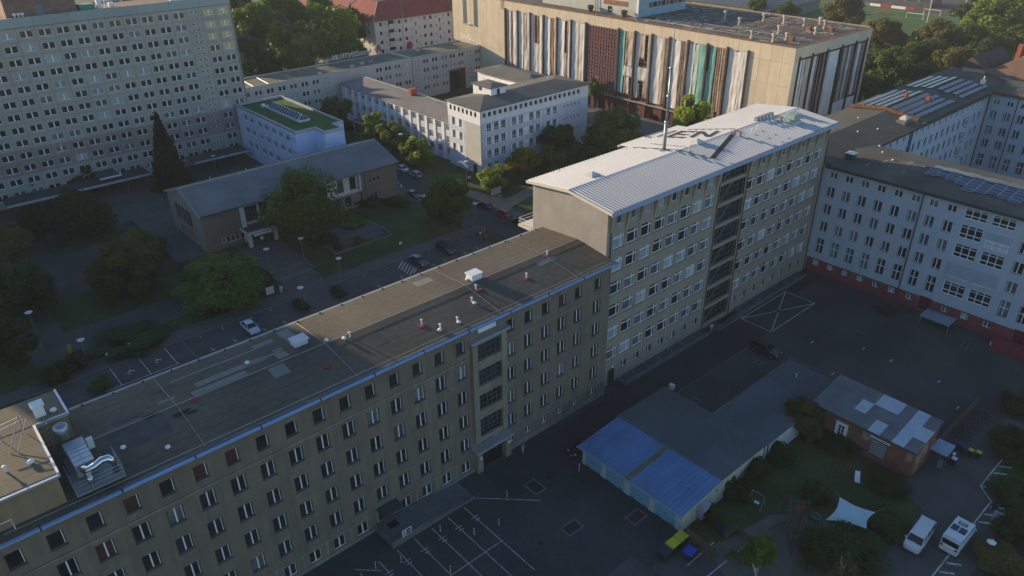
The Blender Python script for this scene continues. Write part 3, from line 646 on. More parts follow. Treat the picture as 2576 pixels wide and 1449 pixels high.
# ribbed roof
def ribbed(x0, x1, y0, z0, y1, z1, pitch=.56, h=.18):
    mb = MB(); x = x0
    def row(xa, xb, d0, d1): mb.quad((xa, y0, z0 + d0), (xb, y0, z0 + d1), (xb, y1, z1 + d1), (xa, y1, z1 + d0))
    while x < x1 - .01:
        a, b, c, d, e = x, x + pitch * .45, x + pitch * .58, x + pitch * .87, x + pitch
        row(a, b, 0, 0); row(b, c, 0, h); row(c, d, h, h); row(d, e, h, 0); x += pitch
    return mb
EZ0, EZ1, RZ = 28.02, 27.98, 28.92
rm = ribbed(67.0, 123.5, 57.5, EZ0, 65.2, RZ); build(rm, 'roof_front_slope', RIB, B)
rm = ribbed(67.0, 123.5, 65.2, RZ, 73.3, EZ1); build(rm, 'roof_back_slope', RIB, B)
rm = ribbed(88.4, 102.9, 73.3, EZ1 - .004, 75.2, 27.78); build(rm, 'roof_back_porch', RIB, B)
mb = MB(); mb.prism([(64.95, 28.97), (65.2, 29.07), (65.45, 28.97), (65.2, 28.99)], 0, 66.98, 123.52); build(mb, 'ridge_cap', FASC, B)
mb = MB(); mb.prism([(57.45, 27.42), (57.45, 28.0), (57.62, 28.0), (57.62, 27.42)], 0, 67.2, 123.6); mb.box(57 + 10.1, 57.32, 27.82, 123.7, 57.45, 28.06); build(mb, 'front_fascia', FASC, B)
mb = MB(); mb.quad((67.1, 57.62, 27.7), (123.4, 57.62, 27.7), (123.4, 58.4, 27.75), (67.1, 58.4, 27.75)); build(mb, 'soffit', FASC, B)
mb = MB(); mb.prism([(57.4, 27.7), (65.2, 28.6), (73.4, 27.68), (73.4, 28.04), (65.2, 28.99), (57.4, 28.08)], 0, 66.88, 67.0); build(mb, 'verge', CREAM, B)
mb = MB(); mb.prism([(57.4, 27.7), (65.2, 28.6), (73.4, 27.68), (73.4, 28.04), (65.2, 28.99), (57.4, 28.08)], 0, 123.5, 123.62); build(mb, 'verge', CREAM, B)
mb = MB(); mb.box(67, 73.3, 27.75, 88.3, 73.55, 27.98); mb.box(103, 73.3, 27.75, 123.5, 73.55, 27.98); mb.box(88.2, 75.2, 27.5, 103, 75.45, 27.78); build(mb, 'back_gutter', CREAM, B)
for i in range(54):
    x = 67.6 + i * 1.04
    if 88 < x < 103: continue
    part('snow_guard', STEEL, B, (x, 72.9, 28.08, x + .1, 72.96, 28.2))
def zB(y): return (EZ0 + (y - 57.5) / 7.7 * .9 if y < 65.2 else RZ - (y - 65.2) / 8.1 * .94 if y < 73.3 else 27.98 - (y - 73.3) * .1) + .19
PAINTD = mat('roof_lettering_paint', (0.04, 0.035, 0.032), 0.7, 0.15, 1.5)
def painted(pts, name='roof_lettering'):
    mb = MB()
    for quad_ in pts: mb.quad(*[(x, y, zB(y)) for x, y in quad_])
    return build(mb, name, PAINTD, B)
def bar(x0, y0, x1, y1, w):
    d = Vector((x1 - x0, y1 - y0, 0)).normalized(); nn = Vector((-d.y, d.x, 0)) * w / 2; n_ = 4; out = []
    for k in range(n_):
        a, b = k / n_, (k + 1) / n_; xa, ya, xb, yb = x0 + (x1 - x0) * a, y0 + (y1 - y0) * a, x0 + (x1 - x0) * b, y0 + (y1 - y0) * b
        out.append(((xa - nn.x, ya - nn.y), (xb - nn.x, yb - nn.y), (xb + nn.x, yb + nn.y), (xa + nn.x, ya + nn.y)))
    return out
# letters read along -Y with their tops towards +X: O and P run on to the porch roof, then E, N
painted(bar(95.6, 71.6, 100.2, 71.9, .7) + bar(95.9, 71.2, 96.8, 69.0, .6) + bar(97.9, 71.5, 98.5, 69.6, .55) + bar(99.9, 71.6, 100.8, 69.7, .6))
painted(bar(97.4, 68.3, 101.3, 69.2, .7) + bar(101.2, 69.0, 98.8, 66.2, .7) + bar(98.7, 66.1, 102.6, 67.0, .7))
painted(bar(95.2, 73.2, 99.8, 73.15, .4) + bar(99.5, 74.7, 98.2, 75.0, .4) + bar(98.2, 74.8, 97.6, 73.4, .35))
painted(bar(94.0, 74.9, 98.6, 74.9, .3) + bar(94.0, 74.7, 94.6, 73.6, .3))
painted(bar(88.0, 72.2, 90.2, 65.3, .28) + bar(90.2, 65.1, 91.7, 60.5, .3)); painted(bar(101.4, 71.9, 105.2, 65.5, .28)); painted(bar(105.1, 65.1, 91.9, 60.4, .75))
painted([((91 + .1 * k, 71 - .55 * k), (91.3 + .1 * k, 71 - .55 * k), (91.3 + .1 * k, 71.25 - .55 * k), (91 + .1 * k, 71.25 - .55 * k)) for k in range(11)])
def skylight(par, x, y, z, w=1.4, d=1.2):
    o = part('skylight_upstand', CREAM, par, (x - w / 2, y - d / 2, z - .2, x + w / 2, y + d / 2, z + .32)); mb = MB()
    mb.v += [(x - w / 2, y - d / 2, z + .322), (x + w / 2, y - d / 2, z + .322), (x + w / 2, y + d / 2, z + .322), (x - w / 2, y + d / 2, z + .322), (x, y, z + .75)]
    mb.f += [(0, 1, 4), (1, 2, 4), (2, 3, 4), (3, 0, 4)]; mb.mi += [0] * 4
    build(mb, 'skylight_dome', mat('acrylic_dome', (0.62, 0.6, 0.55), 0.3, 0.03), par)
skylight(B, 95.1, 65.6, 28.95, 1.7, 1.5); skylight(B, 119.8, 63.9, 28.8, 1.7, 1.5); skylight(B, 73.4, 67.0, 28.75, 1.7, 1.5)
GREENB = mat('plant_box_green', (0.28, 0.36, 0.34), 0.6, 0.1)
part('roof_plant_box', GREENB, B, (115.4, 61.2, 28.9, 117.4, 62.8, 30.1)); part('roof_plant_base', CREAM, B, (115.2, 61.0, 28.4, 117.6, 63.0, 28.88))
for x, y in ((103.0, 63.4), (114.6, 63.3)): part('chimney', mat('chimney_clad', (0.36, 0.33, 0.3), 0.7, 0.15), B, (x - .3, y - .3, 28.5, x + .3, y + .3, 29.5)); part('chimney_cap', mat('chimney_cap', (0.3, 0.2, 0.15), 0.7), B, (x - .36, y - .36, 29.502, x + .36, y + .36, 29.62))
for k in range(5): part('louvre_vent', STEEL, B, (111.4 + k * 1.05, 65.5, 28.8, 112.1 + k * 1.05, 66.1, 29.55))
for x, y in ((91.3, 64.2), (105.7, 62.9), (107.9, 63.3)):
    mb = MB(); z = zB(y) - .1; mb.tube([(x, y, z), (x, y, z + .7), (x + .15, y, z + .85), (x + .38, y, z + .8), (x + .42, y, z + .6)], .07, 7); build(mb, 'gooseneck_vent', WHITE, B)
MST = thing('radio_mast', 'tall slim pale mast standing on the ribbed metal roof', 'mast', (89.0, 67.0, 28.7))
mb = MB(); mb.tube([(89, 67, 28.6), (89, 67, 33.2)], .26, 10); build(mb, 'lower_shaft', STEEL, MST, smooth=True)
mb = MB(); mb.tube([(89, 67, 33.2), (89, 67, 41.0)], [.19, .16], 10); build(mb, 'upper_shaft', STEEL, MST, smooth=True)
mb = MB(); mb.tube([(89, 67, 41), (89, 67, 46.5)], [.1, .05], 8); build(mb, 'tip', STEEL, MST)
for z in (33.2, 37, 41): mb = MB(); mb.lathe([(.3, z - .1), (.34, z), (.3, z + .12)], (89, 67), 12); build(mb, 'collar', STEEL, MST)
part('base_plate', STEEL, MST, (88.5, 66.5, 28.68, 89.5, 67.5, 28.9))
# rear balcony past the end wall
part('balcony_slab', CREAM, B, (67.3, 72.4, 20.3, 71, 75.6, 20.6)); mb = MB()
for z in (21.1, 21.6): mb.tube([(67.4, 72.4, z), (67.4, 75.5, z), (71, 75.5, z)], .03, 5)
for k in range(8): mb.tube([(67.4, 72.5 + k * .42, 20.6), (67.4, 72.5 + k * .42, 21.6)], .018, 5)
build(mb, 'balcony_rail', WHITE, B)
# glazed light wells along the foot of the facade
WELLG = mat('light_well_glass', (0.05, 0.075, 0.10), 0.12, 0.2, 0.6, spec=0.6)
for c0, n_ in ((71.2, 7), (100.9, 7)):
    for k in range(n_):
        x0 = c0 + k * 2.86
        part('light_well_pane', WELLG, B, (x0 + .18, 56.9, .34, x0 + 2.68, 58.2, .40)); part('light_well_bar', KERB, B, (x0 - .16, 56.9, 0, x0 + .16, 58.38, .46))
    part('light_well_kerb', KERB, B, (c0 - .2, 56.55, 0, c0 + n_ * 2.86 + .2, 56.88, .46))
# stair pit with railing before the strip of glass
PT = thing('stair_pit', 'railed basement stair pit at the foot of the glazed stair strip', 'stair pit', (97, 57.4, 0))
part('pit_wall', KERB, PT, (93.5, 56.2, 0, 100.4, 56.4, .35), (93.5, 56.4, 0, 93.7, 58.3, .35), (100.2, 56.4, 0, 100.4, 58.3, .35)); part('pit_floor', BLK, PT, (95.2, 56.5, .01, 98.8, 58.2, .03)); part('pit_landing', CONC, PT, (93.7, 56.42, 0, 95.2, 58.3, .25))
mb = MB()
for z in (.75, 1.15): mb.tube([(93.6, 58.2, z), (93.6, 56.3, z), (100.3, 56.3, z), (100.3, 58.2, z)], .025, 5)
for k in range(18): mb.tube([(93.6 + k * .394, 56.3, .3), (93.6 + k * .394, 56.3, 1.15)], .014, 4)
build(mb, 'railing', STEEL, PT)

# ================================================================ C: white office wings around a court
PL_C = mat('render_pale_blue_white', (0.42, 0.47, 0.54), 0.9, 0.05, 0.25, streak=0.05, fine=0.02)
RED_C = mat('render_red_plinth', (0.24, 0.06, 0.055), 0.9, 0.12, 0.5, streak=0.1)
ROOF_C = mat('bitumen_roof_dark', (0.085, 0.082, 0.068), 0.9, 0.22, 0.15, fine=0.12, bump=0.2, bscale=4, lines=(0, 1.02, 0.07, 0.4, 0.3), stain=((0.125, 0.115, 0.09), 0.08, 0.55, 0.7))
EAVE_C = mat('eaves_dark', (0.05, 0.042, 0.038), 0.7, 0.15)
SILLC = mat('sill_dark', (0.06, 0.06, 0.065), 0.6)
Cb = thing('white_office_wings', 'pale blue-white five-storey office wings with red plinth and solar roof', 'building', (150, 50, 0))
XC = 123.6
fc = Fac(Cb, 1, XC, -14, 58.55, 0, 20.4, PL_C, depth=.16)
k1 = XC / 122.6
ys = [56.5 - 2.806 * i for i in range(8)]
WC = (('dark', .6), ('mid', .4))
zr = (18.83, 15.7, 12.5, 9.15, 5.45)
def colC(fac, c):
    fac.win(c, zr[0], 1.35, 1.15, 'doublew', weights=WC)
    for z in zr[1:4]: fac.win(c, z, 1.42, 1.95, 'casement', weights=WC)
    fac.win(c, zr[4], 1.42, 2.8, 'cross', weights=WC)
for c in ys: colC(fc, c)
for c in (25.75, 23.0, 20.2, 17.4, 14.6, 11.8, 9.0, 6.2): colC(fc, c)
for c in ys[:6] + [39.4, 33.6, 30.6, 27.2, 19.8, 16.5, 13]: fc.win(c, 1.95, 1.1, 1.05, 'doublew', weights=(('blind', .5), ('mid', .5)))
BLUEP = mat('balcony_panel_blue', (0.33, 0.40, 0.48), 0.6, 0.06)
for yc in (33.3, 29.4):
    for r, z in enumerate((18.75, 15.75, 12.45, 9.25, 5.75)):
        if (r == 3) or (r == 1 and yc < 30):
            fc.part('blind_panel', yc - 1.7, yc + 1.7, z - (1.2 if r == 3 else 0), z + 1.0, 0, .14, BLUEP)
            if r == 1: fc.win(yc, z - .9, 3.3, 1.3, 'grid', hole=False, mt=PANE['dark'])
            else: fc.part('sill', yc - 1.65, yc + 1.65, z - 1.35, z - 1.22, 0, .2, WHITE)
        else: fc.win(yc, z, 3.3, 1.75 if r == 0 else 2.25, 'grid', weights=(('dark', 1),))
fc.h += [(35.9, 37.9, 0.3, 2.9), (21.8, 23.4, .3, 2.9)]
fc.done()
part('door', mat('door_dark_red', (0.15, 0.02, 0.022), 0.6, 0.1), Cb, (XC + .2, 35.9, .3, XC + .26, 37.9, 2.9), (XC + .2, 21.8, .3, XC + .26, 23.4, 2.9))
pl = Fac(Cb, 1, XC - .06, -14, 58.3, 0, 2.75, RED_C, depth=.06, name='plinth'); pl.h = [(h[0], h[1], h[2], h[3]) for h in fc.h if h[2] < 2.5]; pl.done()
mb = MB(); mb.tube([(XC - .12, 41.35, .1), (XC - .12, 41.35, 20.4)], .1, 7); build(mb, 'downpipe', DSTEEL, Cb)
mb = MB(); mb.prism([(123.0, 20.35), (123.0, 20.62), (131.3, 21.75), (139.4, 20.7), (139.4, 20.35)], 1, -14, 57.1); build(mb, 'roof', ROOF_C, Cb)
part('eaves', EAVE_C, Cb, (122.75, -14, 20.15, 123.05, 57.9, 20.6))
shell(Cb, XC, 139, -14, 57.2, 0, 20.4, PL_C, 'ES')
# S wing along X (court facade faces -Y) and R wing across its far end
fs = Fac(Cb, 0, 57.2, 139, 195.0, 0, 20.4, PL_C, depth=.16)
for i in range(19):
    c = 140.6 + i * 2.806
    if c > 193.5: break
    fs.win(c, 18.95, 1.1, 1.1, 'doublew', weights=WC)
    if abs(c - 184.6) < 1.6:
        for z in (15.4, 11.9, 8.3): fs.win(184.6, z, 2.2, 2.7, 'grid', weights=WC)
    else:
        for z in (15.85, 12.65, 9.4): fs.win(c, z, 1.2, 1.9, 'casement', weights=WC)
        fs.win(c, 5.3, 1.2, 2.8, 'cross', weights=WC)
fs.done()
fr = Fac(Cb, 1, 195.0, -14, 57.2, 0, 20.4, PL_C, depth=.16)
for i in range(24):
    c = 55.5 - i * 2.83
    if c < -12: break
    fr.win(c, 18.5, 1.3, 1.15, 'doublew', weights=WC)
    for z in (15.5, 12.1, 8.9): fr.win(c, z, 1.4, 1.95, 'casement', weights=WC)
    fr.win(c, 4.95, 1.4, 2.8, 'cross', weights=WC)
fr.done()
for x, y in ((154.6, 57.05), (155.4, 57.05), (194.8, 57.0)): mb = MB(); mb.tube([(x, y, .1), (x, y, 20.4)], .1, 6); build(mb, 'downpipe', DSTEEL, Cb)
mb = MB(); mb.tube([(194.9, 51.2, .1), (194.9, 51.2, 20.4)], .1, 6); build(mb, 'downpipe', DSTEEL, Cb)
mb = MB(); mb.prism([(56.6, 20.4), (56.6, 20.6), (64.6, 21.7), (72.5, 20.75), (72.5, 20.4)], 0, 123.65, 159.2); build(mb, 'roof', ROOF_C, Cb)
mb = MB(); mb.prism([(56.6, 20.4), (56.6, 20.9), (64.6, 22.0), (72.5, 21.05), (72.5, 20.4)], 0, 159.25, 210); build(mb, 'roof', ROOF_C, Cb)
mb = MB(); mb.prism([(194.4, 20.4), (194.4, 20.88), (202.5, 21.98), (210, 20.98), (210, 20.4)], 1, -14, 56.6); build(mb, 'roof', ROOF_C, Cb)
RUST = mat('rusty_coping', (0.17, 0.085, 0.045), 0.8, 0.3, 1.5)
for k in range(13): mb = MB(); y0 = 58 + k * 1.1; zt = 21.0 + (min(y0, 64.6) - 56.6) * .137 - max(0, y0 - 64.6) * .12; mb.box(159.0, y0, zt - .3, 159.24, y0 + 1.05, zt + .35); build(mb, 'coping_piece', RUST, Cb)
shell(Cb, 123.6, 210, 57.2, 72, 0, 20.4, PL_C, 'NE')
mb = MB(); mb.box(139, 56.3, 20.2, 194.5, 56.62, 20.7); mb.box(194.1, -14, 20.2, 194.42, 56.3, 20.7); build(mb, 'eaves', EAVE_C, Cb)
# solar panels
PVM = mat('solar_cells', (0.018, 0.022, 0.07), 0.2, 0.1, 1.0, spec=0.6, objvar=0.2); PVF = mat('solar_frame', (0.36, 0.37, 0.40), 0.4, 0.05, metal=0.3)
def pv_mesh(w, d, key):
    mb = MB(); mb.box(-w / 2, -d / 2, 0, w / 2, d / 2, .04); mb.cur = 1; mb.quad((-w / 2 + .06, -d / 2 + .06, .044), (w / 2 - .06, -d / 2 + .06, .044), (w / 2 - .06, d / 2 - .06, .044), (-w / 2 + .06, d / 2 - .06, .044))
    return mb.mesh('solar_panel', [PVF, PVM])
PVX = pv_mesh(1.0, 1.66, 'x'); PVY = pv_mesh(1.66, 1.0, 'y')
def pv(me, x, y, z, tx, ty):
    o = link('solar_panel', me, Cb, loc=(x, y, z)); o.rotation_euler = (tx, ty, 0)
def zS(y, b): return b + (y - 56.6) * .1375 if y < 64.6 else b + 1.1 - (y - 64.6) * .12
for bx, n_ in ((160.6, 11), (182.4, 9)):
    for k in range(n_):
        for r in range(8):
            y = 58.9 + r * 1.62 + (0.55 if r >= 4 else 0); x = bx + k * 1.62 + (.8 if r % 2 else 0) + (.5 if r >= 4 else 0)
            if y > 71.6 or (k == n_ - 1 and r % 2): continue
            pv(PVY, x, y, zS(y, 20.9) + .22, math.atan(.1375) if y < 64.6 else -math.atan(.12), 0)
for k in range(7):
    for r in range(9):
        y = 43.0 - r * 1.66 - .0; x = 126.6 + k * 1.05 + (.55 if r % 2 else 0)
        if k < 2 and r < 3 or (k == 0 and r % 3 == 0): continue
        if x > 134.2: continue
        zz = 20.62 + (x - 123) * .136 if x < 131.3 else 21.75 - (x - 131.3) * .13
        pv(PVX, x, y, zz + .16, 0, -math.atan(.136) if x < 131.3 else math.atan(.13))
for k in range(10):
    for r in range(7): pv(PVX, 197.6 + r * 1.06 + (r > 3) * .6, 52 - k * 1.66, (20.88 + (197.6 + r * 1.06 - 194.4) * .136 if r < 5 else 21.9) + .2, 0, -math.atan(.136) if r < 5 else math.atan(.14))
BRICKC = mat('chimney_brick_red', (0.32, 0.10, 0.06), 0.9, 0.2, 2.0)
for x, y in ((172.2, 66.6), (172.6, 62.0)): part('chimney', BRICKC, Cb, (x - .5, y - .35, 21.2, x + .5, y + .35, 22.6))
part('roof_hatch', mat('hatch_wood', (0.16, 0.14, 0.12), 0.8, 0.2), Cb, (154.4, 58.6, 20.9, 157.6, 60.4, 21.6)); skylight(Cb, 156, 59.5, 21.7, 1.8, 1.3)
for x, y in ((142, 62), (147, 60.5), (150, 66), (140, 66), (130.4, 50), (130.8, 45), (136, 55), (133, 53)): mushroom(Cb, x, y, zS(y, 20.62) if y > 57 else 21.6, .2)
for x, y, z in ((159.6, 70.2, 21.4), (190.8, 59.6, 21.4), (177.5, 58.4, 21.2), (201, 56.5, 21.9)): mb = MB(); mb.tube([(x, y, z - .4), (x, y, z + 3)], [.035, .015], 5); build(mb, 'lightning_rod', STEEL, Cb)
part('roof_vent_unit', WHITE, Cb, (196.4, 59.6, 21.5, 197.5, 60.4, 22.4), (196.9, 59.9, 22.4, 197.3, 60.1, 23.2))
for x, y, w, d in ((128.5, 50.5, 1.6, .6), (127, 46.5, 1.2, .4), (126.3, 52.4, .9, .3), (130, 47, 1.8, .7)):
    z = 20.62 + (x - 123) * .136; mb = MB(); s_ = .136; mb.quad((x, y, z + .015), (x + w, y, z + w * s_ + .015), (x + w, y + d, z + w * s_ + .015), (x, y + d, z + .015)); build(mb, 'roof_patch', PATCHM, Cb)
part('dormer_box', mat('dormer_dark', (0.03, 0.035, 0.045), 0.6), Cb, (126.6, 55.2, 20.9, 128.0, 56.6, 22.2)); part('dormer_lid', WHITE, Cb, (126.5, 55.1, 22.2, 128.1, 56.7, 22.3))
# ================================================================ highrise of prefabricated panels
PANEL = mat('panel_concrete', (0.355, 0.345, 0.30), 0.9, 0.06, 0.4, fine=0.05, objvar=0.045, streak=0.04)
PANELB = mat('panel_concrete_brown', (0.29, 0.24, 0.21), 0.9, 0.06, 0.4, fine=0.05, objvar=0.05)
JOINT = mat('panel_joint', (0.14, 0.145, 0.14), 0.9, 0.2)
PARA = mat('parapet_grey_green', (0.30, 0.345, 0.335), 0.85, 0.05, 0.3, objvar=0.08)
ROOFB = mat('roof_brown_felt', (0.22, 0.15, 0.105), 0.9, 0.15, 0.3)
def panel_mesh(w, h, holes, mt, t=.12):
    mb = MB(); x0, x1, z0, z1 = -w / 2, w / 2, -h / 2, h / 2
    zs = sorted({z0, z1} | {z for q in holes for z in q[2:]})
    for za, zb in zip(zs, zs[1:]):
        zm = (za + zb) / 2; c = x0
        for a, b in sorted((q[0], q[1]) for q in holes if q[2] < zm < q[3]) + [(x1, x1)]:
            if a > c + 1e-4: mb.quad((c, 0, za), (a, 0, za), (a, 0, zb), (c, 0, zb))
            c = b
    d = t + .12
    for a, b, za, zb in holes + [(x0, x1, z0, z1)]:
        mb.quad((a, 0, za), (b, 0, za), (b, d, za), (a, d, za)); mb.quad((a, 0, zb), (b, 0, zb), (b, d, zb), (a, d, zb)); mb.quad((a, 0, za), (a, 0, zb), (a, d, zb), (a, d, za)); mb.quad((b, 0, za), (b, 0, zb), (b, d, zb), (b, d, za))
    return mb.mesh('panel', mt)
HR = thing('panel_highrise', 'tall grey prefabricated-panel highrise with thirteen storeys of twin windows', 'building', (45, 200, 0))
YH = 194.0
hw_ = (-1.2, 1.2, -.62, .73)
PMX = {}
for nm, mt in (('n', PANEL), ('b', PANELB)):
    PMX['w' + nm] = panel_mesh(3.55, 2.75, [hw_], mt); PMX['s' + nm] = panel_mesh(3.55, 2.75, [(-.82, .82, .32, .66), (-.82, .82, -1.08, -.74)], mt)
WH = (('dark', .78), ('mid', .14), ('blind', .08))
for i in range(-4, 14):
    x = 29.3 + 3.6 * i
    for k in range(13):
        z = 2.5 + 2.8 * k; nm = 'b' if k in (2, 3) else 'n'; slot = i == 11
        link('panel', PMX[('s' if slot else 'w') + nm], HR, loc=(x, YH, z))
        if slot:
            for dz_ in (.49, -.91):
                e = win_mesh('slot', 1.64, .34); o = link('window', e[0], HR, loc=(x, YH + .1, z + dz_)); link('pane', pane_mesh(e, PANE['dark']), o, world_coords=False)
        else:
            e = win_mesh('panel', 2.4, 1.35); o = link('window', e[0], HR, loc=(x, YH + .1, z + .055)); mt = pick(WH)
            if (i == 12 and k >= 10) or (i == 13 and k >= 9): mt = PANE['yellow']  # sunlit reflections painted into the upper east panes
            if i == 2 and 2 < k < 11 and rnd.random() < .6: mt = PANE['blind']
            link('pane', pane_mesh(e, mt), o, world_coords=False)
            if rnd.random() < .03:
                for dx in (.25, .75): part('vent_slot', JOINT, HR, (x + dx, YH - .03, z - 1.15, x + dx + .18, YH - .002, z - .85))
PPM = panel_mesh(7.14, 1.95, [], PARA)
for i in range(9): link('parapet_panel', PPM, HR, loc=(29.3 - 12.6 + i * 7.2, YH - .03, 38.6))
part('core_wall', JOINT, HR, (13.1, YH + .2, 0, 78.1, 206.4, 37.6)); part('unseen_west_section', PANEL, HR, (-28, YH, 0, 12.88, 206.5, 39.5)); part('base_wall', PANEL, HR, (13.1, YH + .02, 0, 78.1, YH + .19, 1.1))  # plain west block is out of view, added to keep the plaza shaded
part('end_wall', PANEL, HR, (78.1, YH, 0, 78.25, 206.5, 39.55)); part('end_wall', PANEL, HR, (12.9, YH, 0, 13.1, 206.5, 39.55)); part('rear_wall', PANEL, HR, (13.1, 206.4, 0, 78.1, 206.6, 39.55)); part('parapet', PARA, HR, (13.1, YH + .1, 37.6, 78.1, YH + .35, 39.55))
part('roof', ROOFB, HR, (13.1, YH + .36, 37.6, 78.1, 206.38, 39.2)); part('roof_kerb', mat('kerb_tan', (0.42, 0.32, 0.22), 0.85, 0.1), HR, (13.1, YH + .36, 39.2, 78.1, YH + 1.3, 39.45))
BRK = mat('machine_house_brick', (0.22, 0.13, 0.105), 0.9, 0.15, 1.0)
part('machine_house', BRK, HR, (30.6, 196.6, 39.2, 44.5, 204, 44.5)); part('machine_house_door', mat('door_green_grey', (0.16, 0.2, 0.2), 0.7), HR, (36.5, 196.54, 39.25, 38.0, 196.59, 41.4))
GREENM = mat('machine_frame_green', (0.10, 0.26, 0.18), 0.6, 0.1)
part('machine_frame', GREENM, HR, (45.3, 197.5, 39.2, 48.5, 200.5, 40.3)); part('aerial_box', WHITE, HR, (48.9, 197, 39.2, 49.9, 198, 42), (50.6, 197.6, 39.2, 50.8, 197.8, 42), (51.6, 197.8, 39.2, 52.6, 198.6, 40.2))
mb = MB()
for p in (((54, 196.2, 39.3), (54, 196.2, 41.5)), ((66, 196, 39.3), (66, 196, 41.2)), ((51.3, 198, 39.2), (51.3, 198, 43))): mb.tube(p, .06, 5)
build(mb, 'aerial_pole', WHITE, HR)
for x in (32.0, 32.8, 33.5): mb = MB(); mb.lathe([(.15, 39.4), (.15, 39.9), (.42, 39.95), (.3, 40.3), (.02, 40.35)], (x, 195.4), 8); build(mb, 'roof_vent', WHITE, HR)
mb = MB(); mb.box(64.4, 195, 39.4, 65.2, 195.6, 39.9); build(mb, 'roof_vent', WHITE, HR)
# covered walkway before the highrise
WK = thing('covered_walkway', 'low covered walkway with pale edge beam along the highrise foot', 'walkway', (48, 187, 0))
for x0, x1 in ((18.0, 48.4), (58.8, 73.0)):
    part('walkway_roof', mat('walkway_felt', (0.06, 0.06, 0.062), 0.9, 0.2), WK, (x0, 186.2, 3.0, x1, 192.2, 3.15)); part('edge_beam', mat('edge_beam_pale', (0.44, 0.46, 0.48), 0.6, 0.1), WK, (x0, 185.95, 2.86, x1, 186.2, 3.25))
    k = x0 + 2
    while k < x1:
        for y in (187.0, 191.4): part('post', KERB, WK, (k - .12, y - .12, 0, k + .12, y + .12, 3.0))
        k += 4.6
part('porch_roof', mat('walkway_felt', (0.06, 0.06, 0.062), 0.9, 0.2), WK, (37.6, 187.6, 3.9, 42.2, 193.6, 4.05)); part('porch_edge', WHITE, WK, (37.5, 187.4, 3.8, 42.3, 187.6, 4.15), (42.2, 187.6, 3.8, 42.35, 193.6, 4.15)); part('porch_side', PLINTH, WK, (37.8, 189, 3.16, 42, 193.5, 3.9))

# tower that stands west of the frame and throws the long shadow over the low block
TW = thing('panel_tower', 'grey panel tower block standing west of the low office block', 'building', (-13, 172, 0))
ft = Fac(TW, 0, 165.0, -24.6, -1.6, 0, 49, PANEL, depth=.15)
for i in range(6):
    for k in range(17): ft.win(-22.4 + i * 3.7, 2.5 + 2.8 * k, 2.2, 1.35, 'panel')
ft.done(); shell(TW, -24.6, -1.6, 165, 178, 0, 49, PANEL, 'NEW'); part('roof', ROOFB, TW, (-24.6, 165, 48.9, -1.6, 178, 49.0))

# ================================================================ W: low clinic wing
PANW = mat('panel_grey_wing', (0.46, 0.43, 0.385), 0.9, 0.05, 0.3, fine=0.04, streak=0.03)
ROOFW = mat('bitumen_green_grey', (0.15, 0.15, 0.105), 0.9, 0.2, 0.12, fine=0.1, stain=((0.10, 0.115, 0.11), 0.07, 0.5, 0.7))
W = thing('clinic_wing', 'four-storey grey clinic wing with flat roof carrying a rooftop sign', 'building', (125, 212, 0))
YW = 206.5
fw = Fac(W, 0, YW, 78.3, 167.0, 0, 13.45, PANW, depth=.13)
WW = (('dark', .5), ('mid', .32), ('blind', .18))
for x in [83.2 + 3.58 * i for i in range(7)] + [126.5, 129.8, 133.4, 137.0, 144.3, 147.9, 151.8, 155.2, 158.8, 165.9]:
    for z in (11.6, 8.8, 6.0, 3.2):
        if 152 < x < 161 and z < 8: continue
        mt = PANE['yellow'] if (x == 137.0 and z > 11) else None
        fw.win(x, z, 2.1, 1.3, 'panel', mt=mt, weights=WW)
for x in (108.3, 140.8, 162.3):
    for k in range(8): fw.win(x, 12.0 - 1.4 * k, 1.64, .34, 'slot', mt=PANE['dark'])
fw.h.append((153.4, 160.5, 0, 7.3)); fw.done()
RUSTB = mat('rust_board', (0.19, 0.065, 0.035), 0.85, 0.35, 1.5)
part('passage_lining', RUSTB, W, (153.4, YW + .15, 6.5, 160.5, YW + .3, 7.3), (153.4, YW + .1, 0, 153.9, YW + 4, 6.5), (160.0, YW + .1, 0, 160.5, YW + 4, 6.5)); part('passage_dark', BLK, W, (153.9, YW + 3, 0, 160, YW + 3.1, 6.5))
for x, z in ((104.9, 0),): pass
part('roof', ROOFW, W, (78.3, YW + .25, 13.0, 167.0, 218.4, 13.25))
PARW = mat('parapet_pale', (0.40, 0.39, 0.35), 0.85, 0.1)
part('parapet', PARW, W, (78.3, YW, 13.45, 167, YW + .25, 13.6), (78.3, 218.15, 13.25, 167, 218.4, 13.6)); part('parapet', mat('fire_wall_pale', (0.5, 0.47, 0.40), 0.85, 0.08), W, (137.9, YW + .26, 13.25, 138.5, 218.1, 13.75))
shell(W, 78.3, 167, YW, 218.4, 0, 13.45, PANW, 'NE')
for x in (86, 90.5): mb = MB(); mb.tube([(x, YW + .4, 13.33), (x + 1.0, 218, 13.33)], .05, 5); build(mb, 'roof_cable', STEEL, W)
for x, y in ((106.7, 207.6), (118.5, 208.8), (122.8, 210.2), (126.5, 211)): vent_box(W, x, y, 13.3, .9, .8, .5, ZINC)
part('roof_vent', RUST, W, (126.2, 210.8, 13.9, 126.9, 211.4, 14.3))
for x, y in ((146.8, 212.3), (139.5, 208), (143.6, 208.4), (160.5, 214)): part('roof_hatch', ROOFW, W, (x - .6, y - .4, 13.25, x + .6, y + .4, 13.6))
mb = MB(); mb.tube([(140.5, 208.3, .1), (139.0, YW - .1, 13.3)], .01, 4); mb = MB(); mb.tube([(138.9, YW - .08, .1), (138.9, YW - .08, 13.3)], .08, 6); build(mb, 'downpipe', DSTEEL, W)
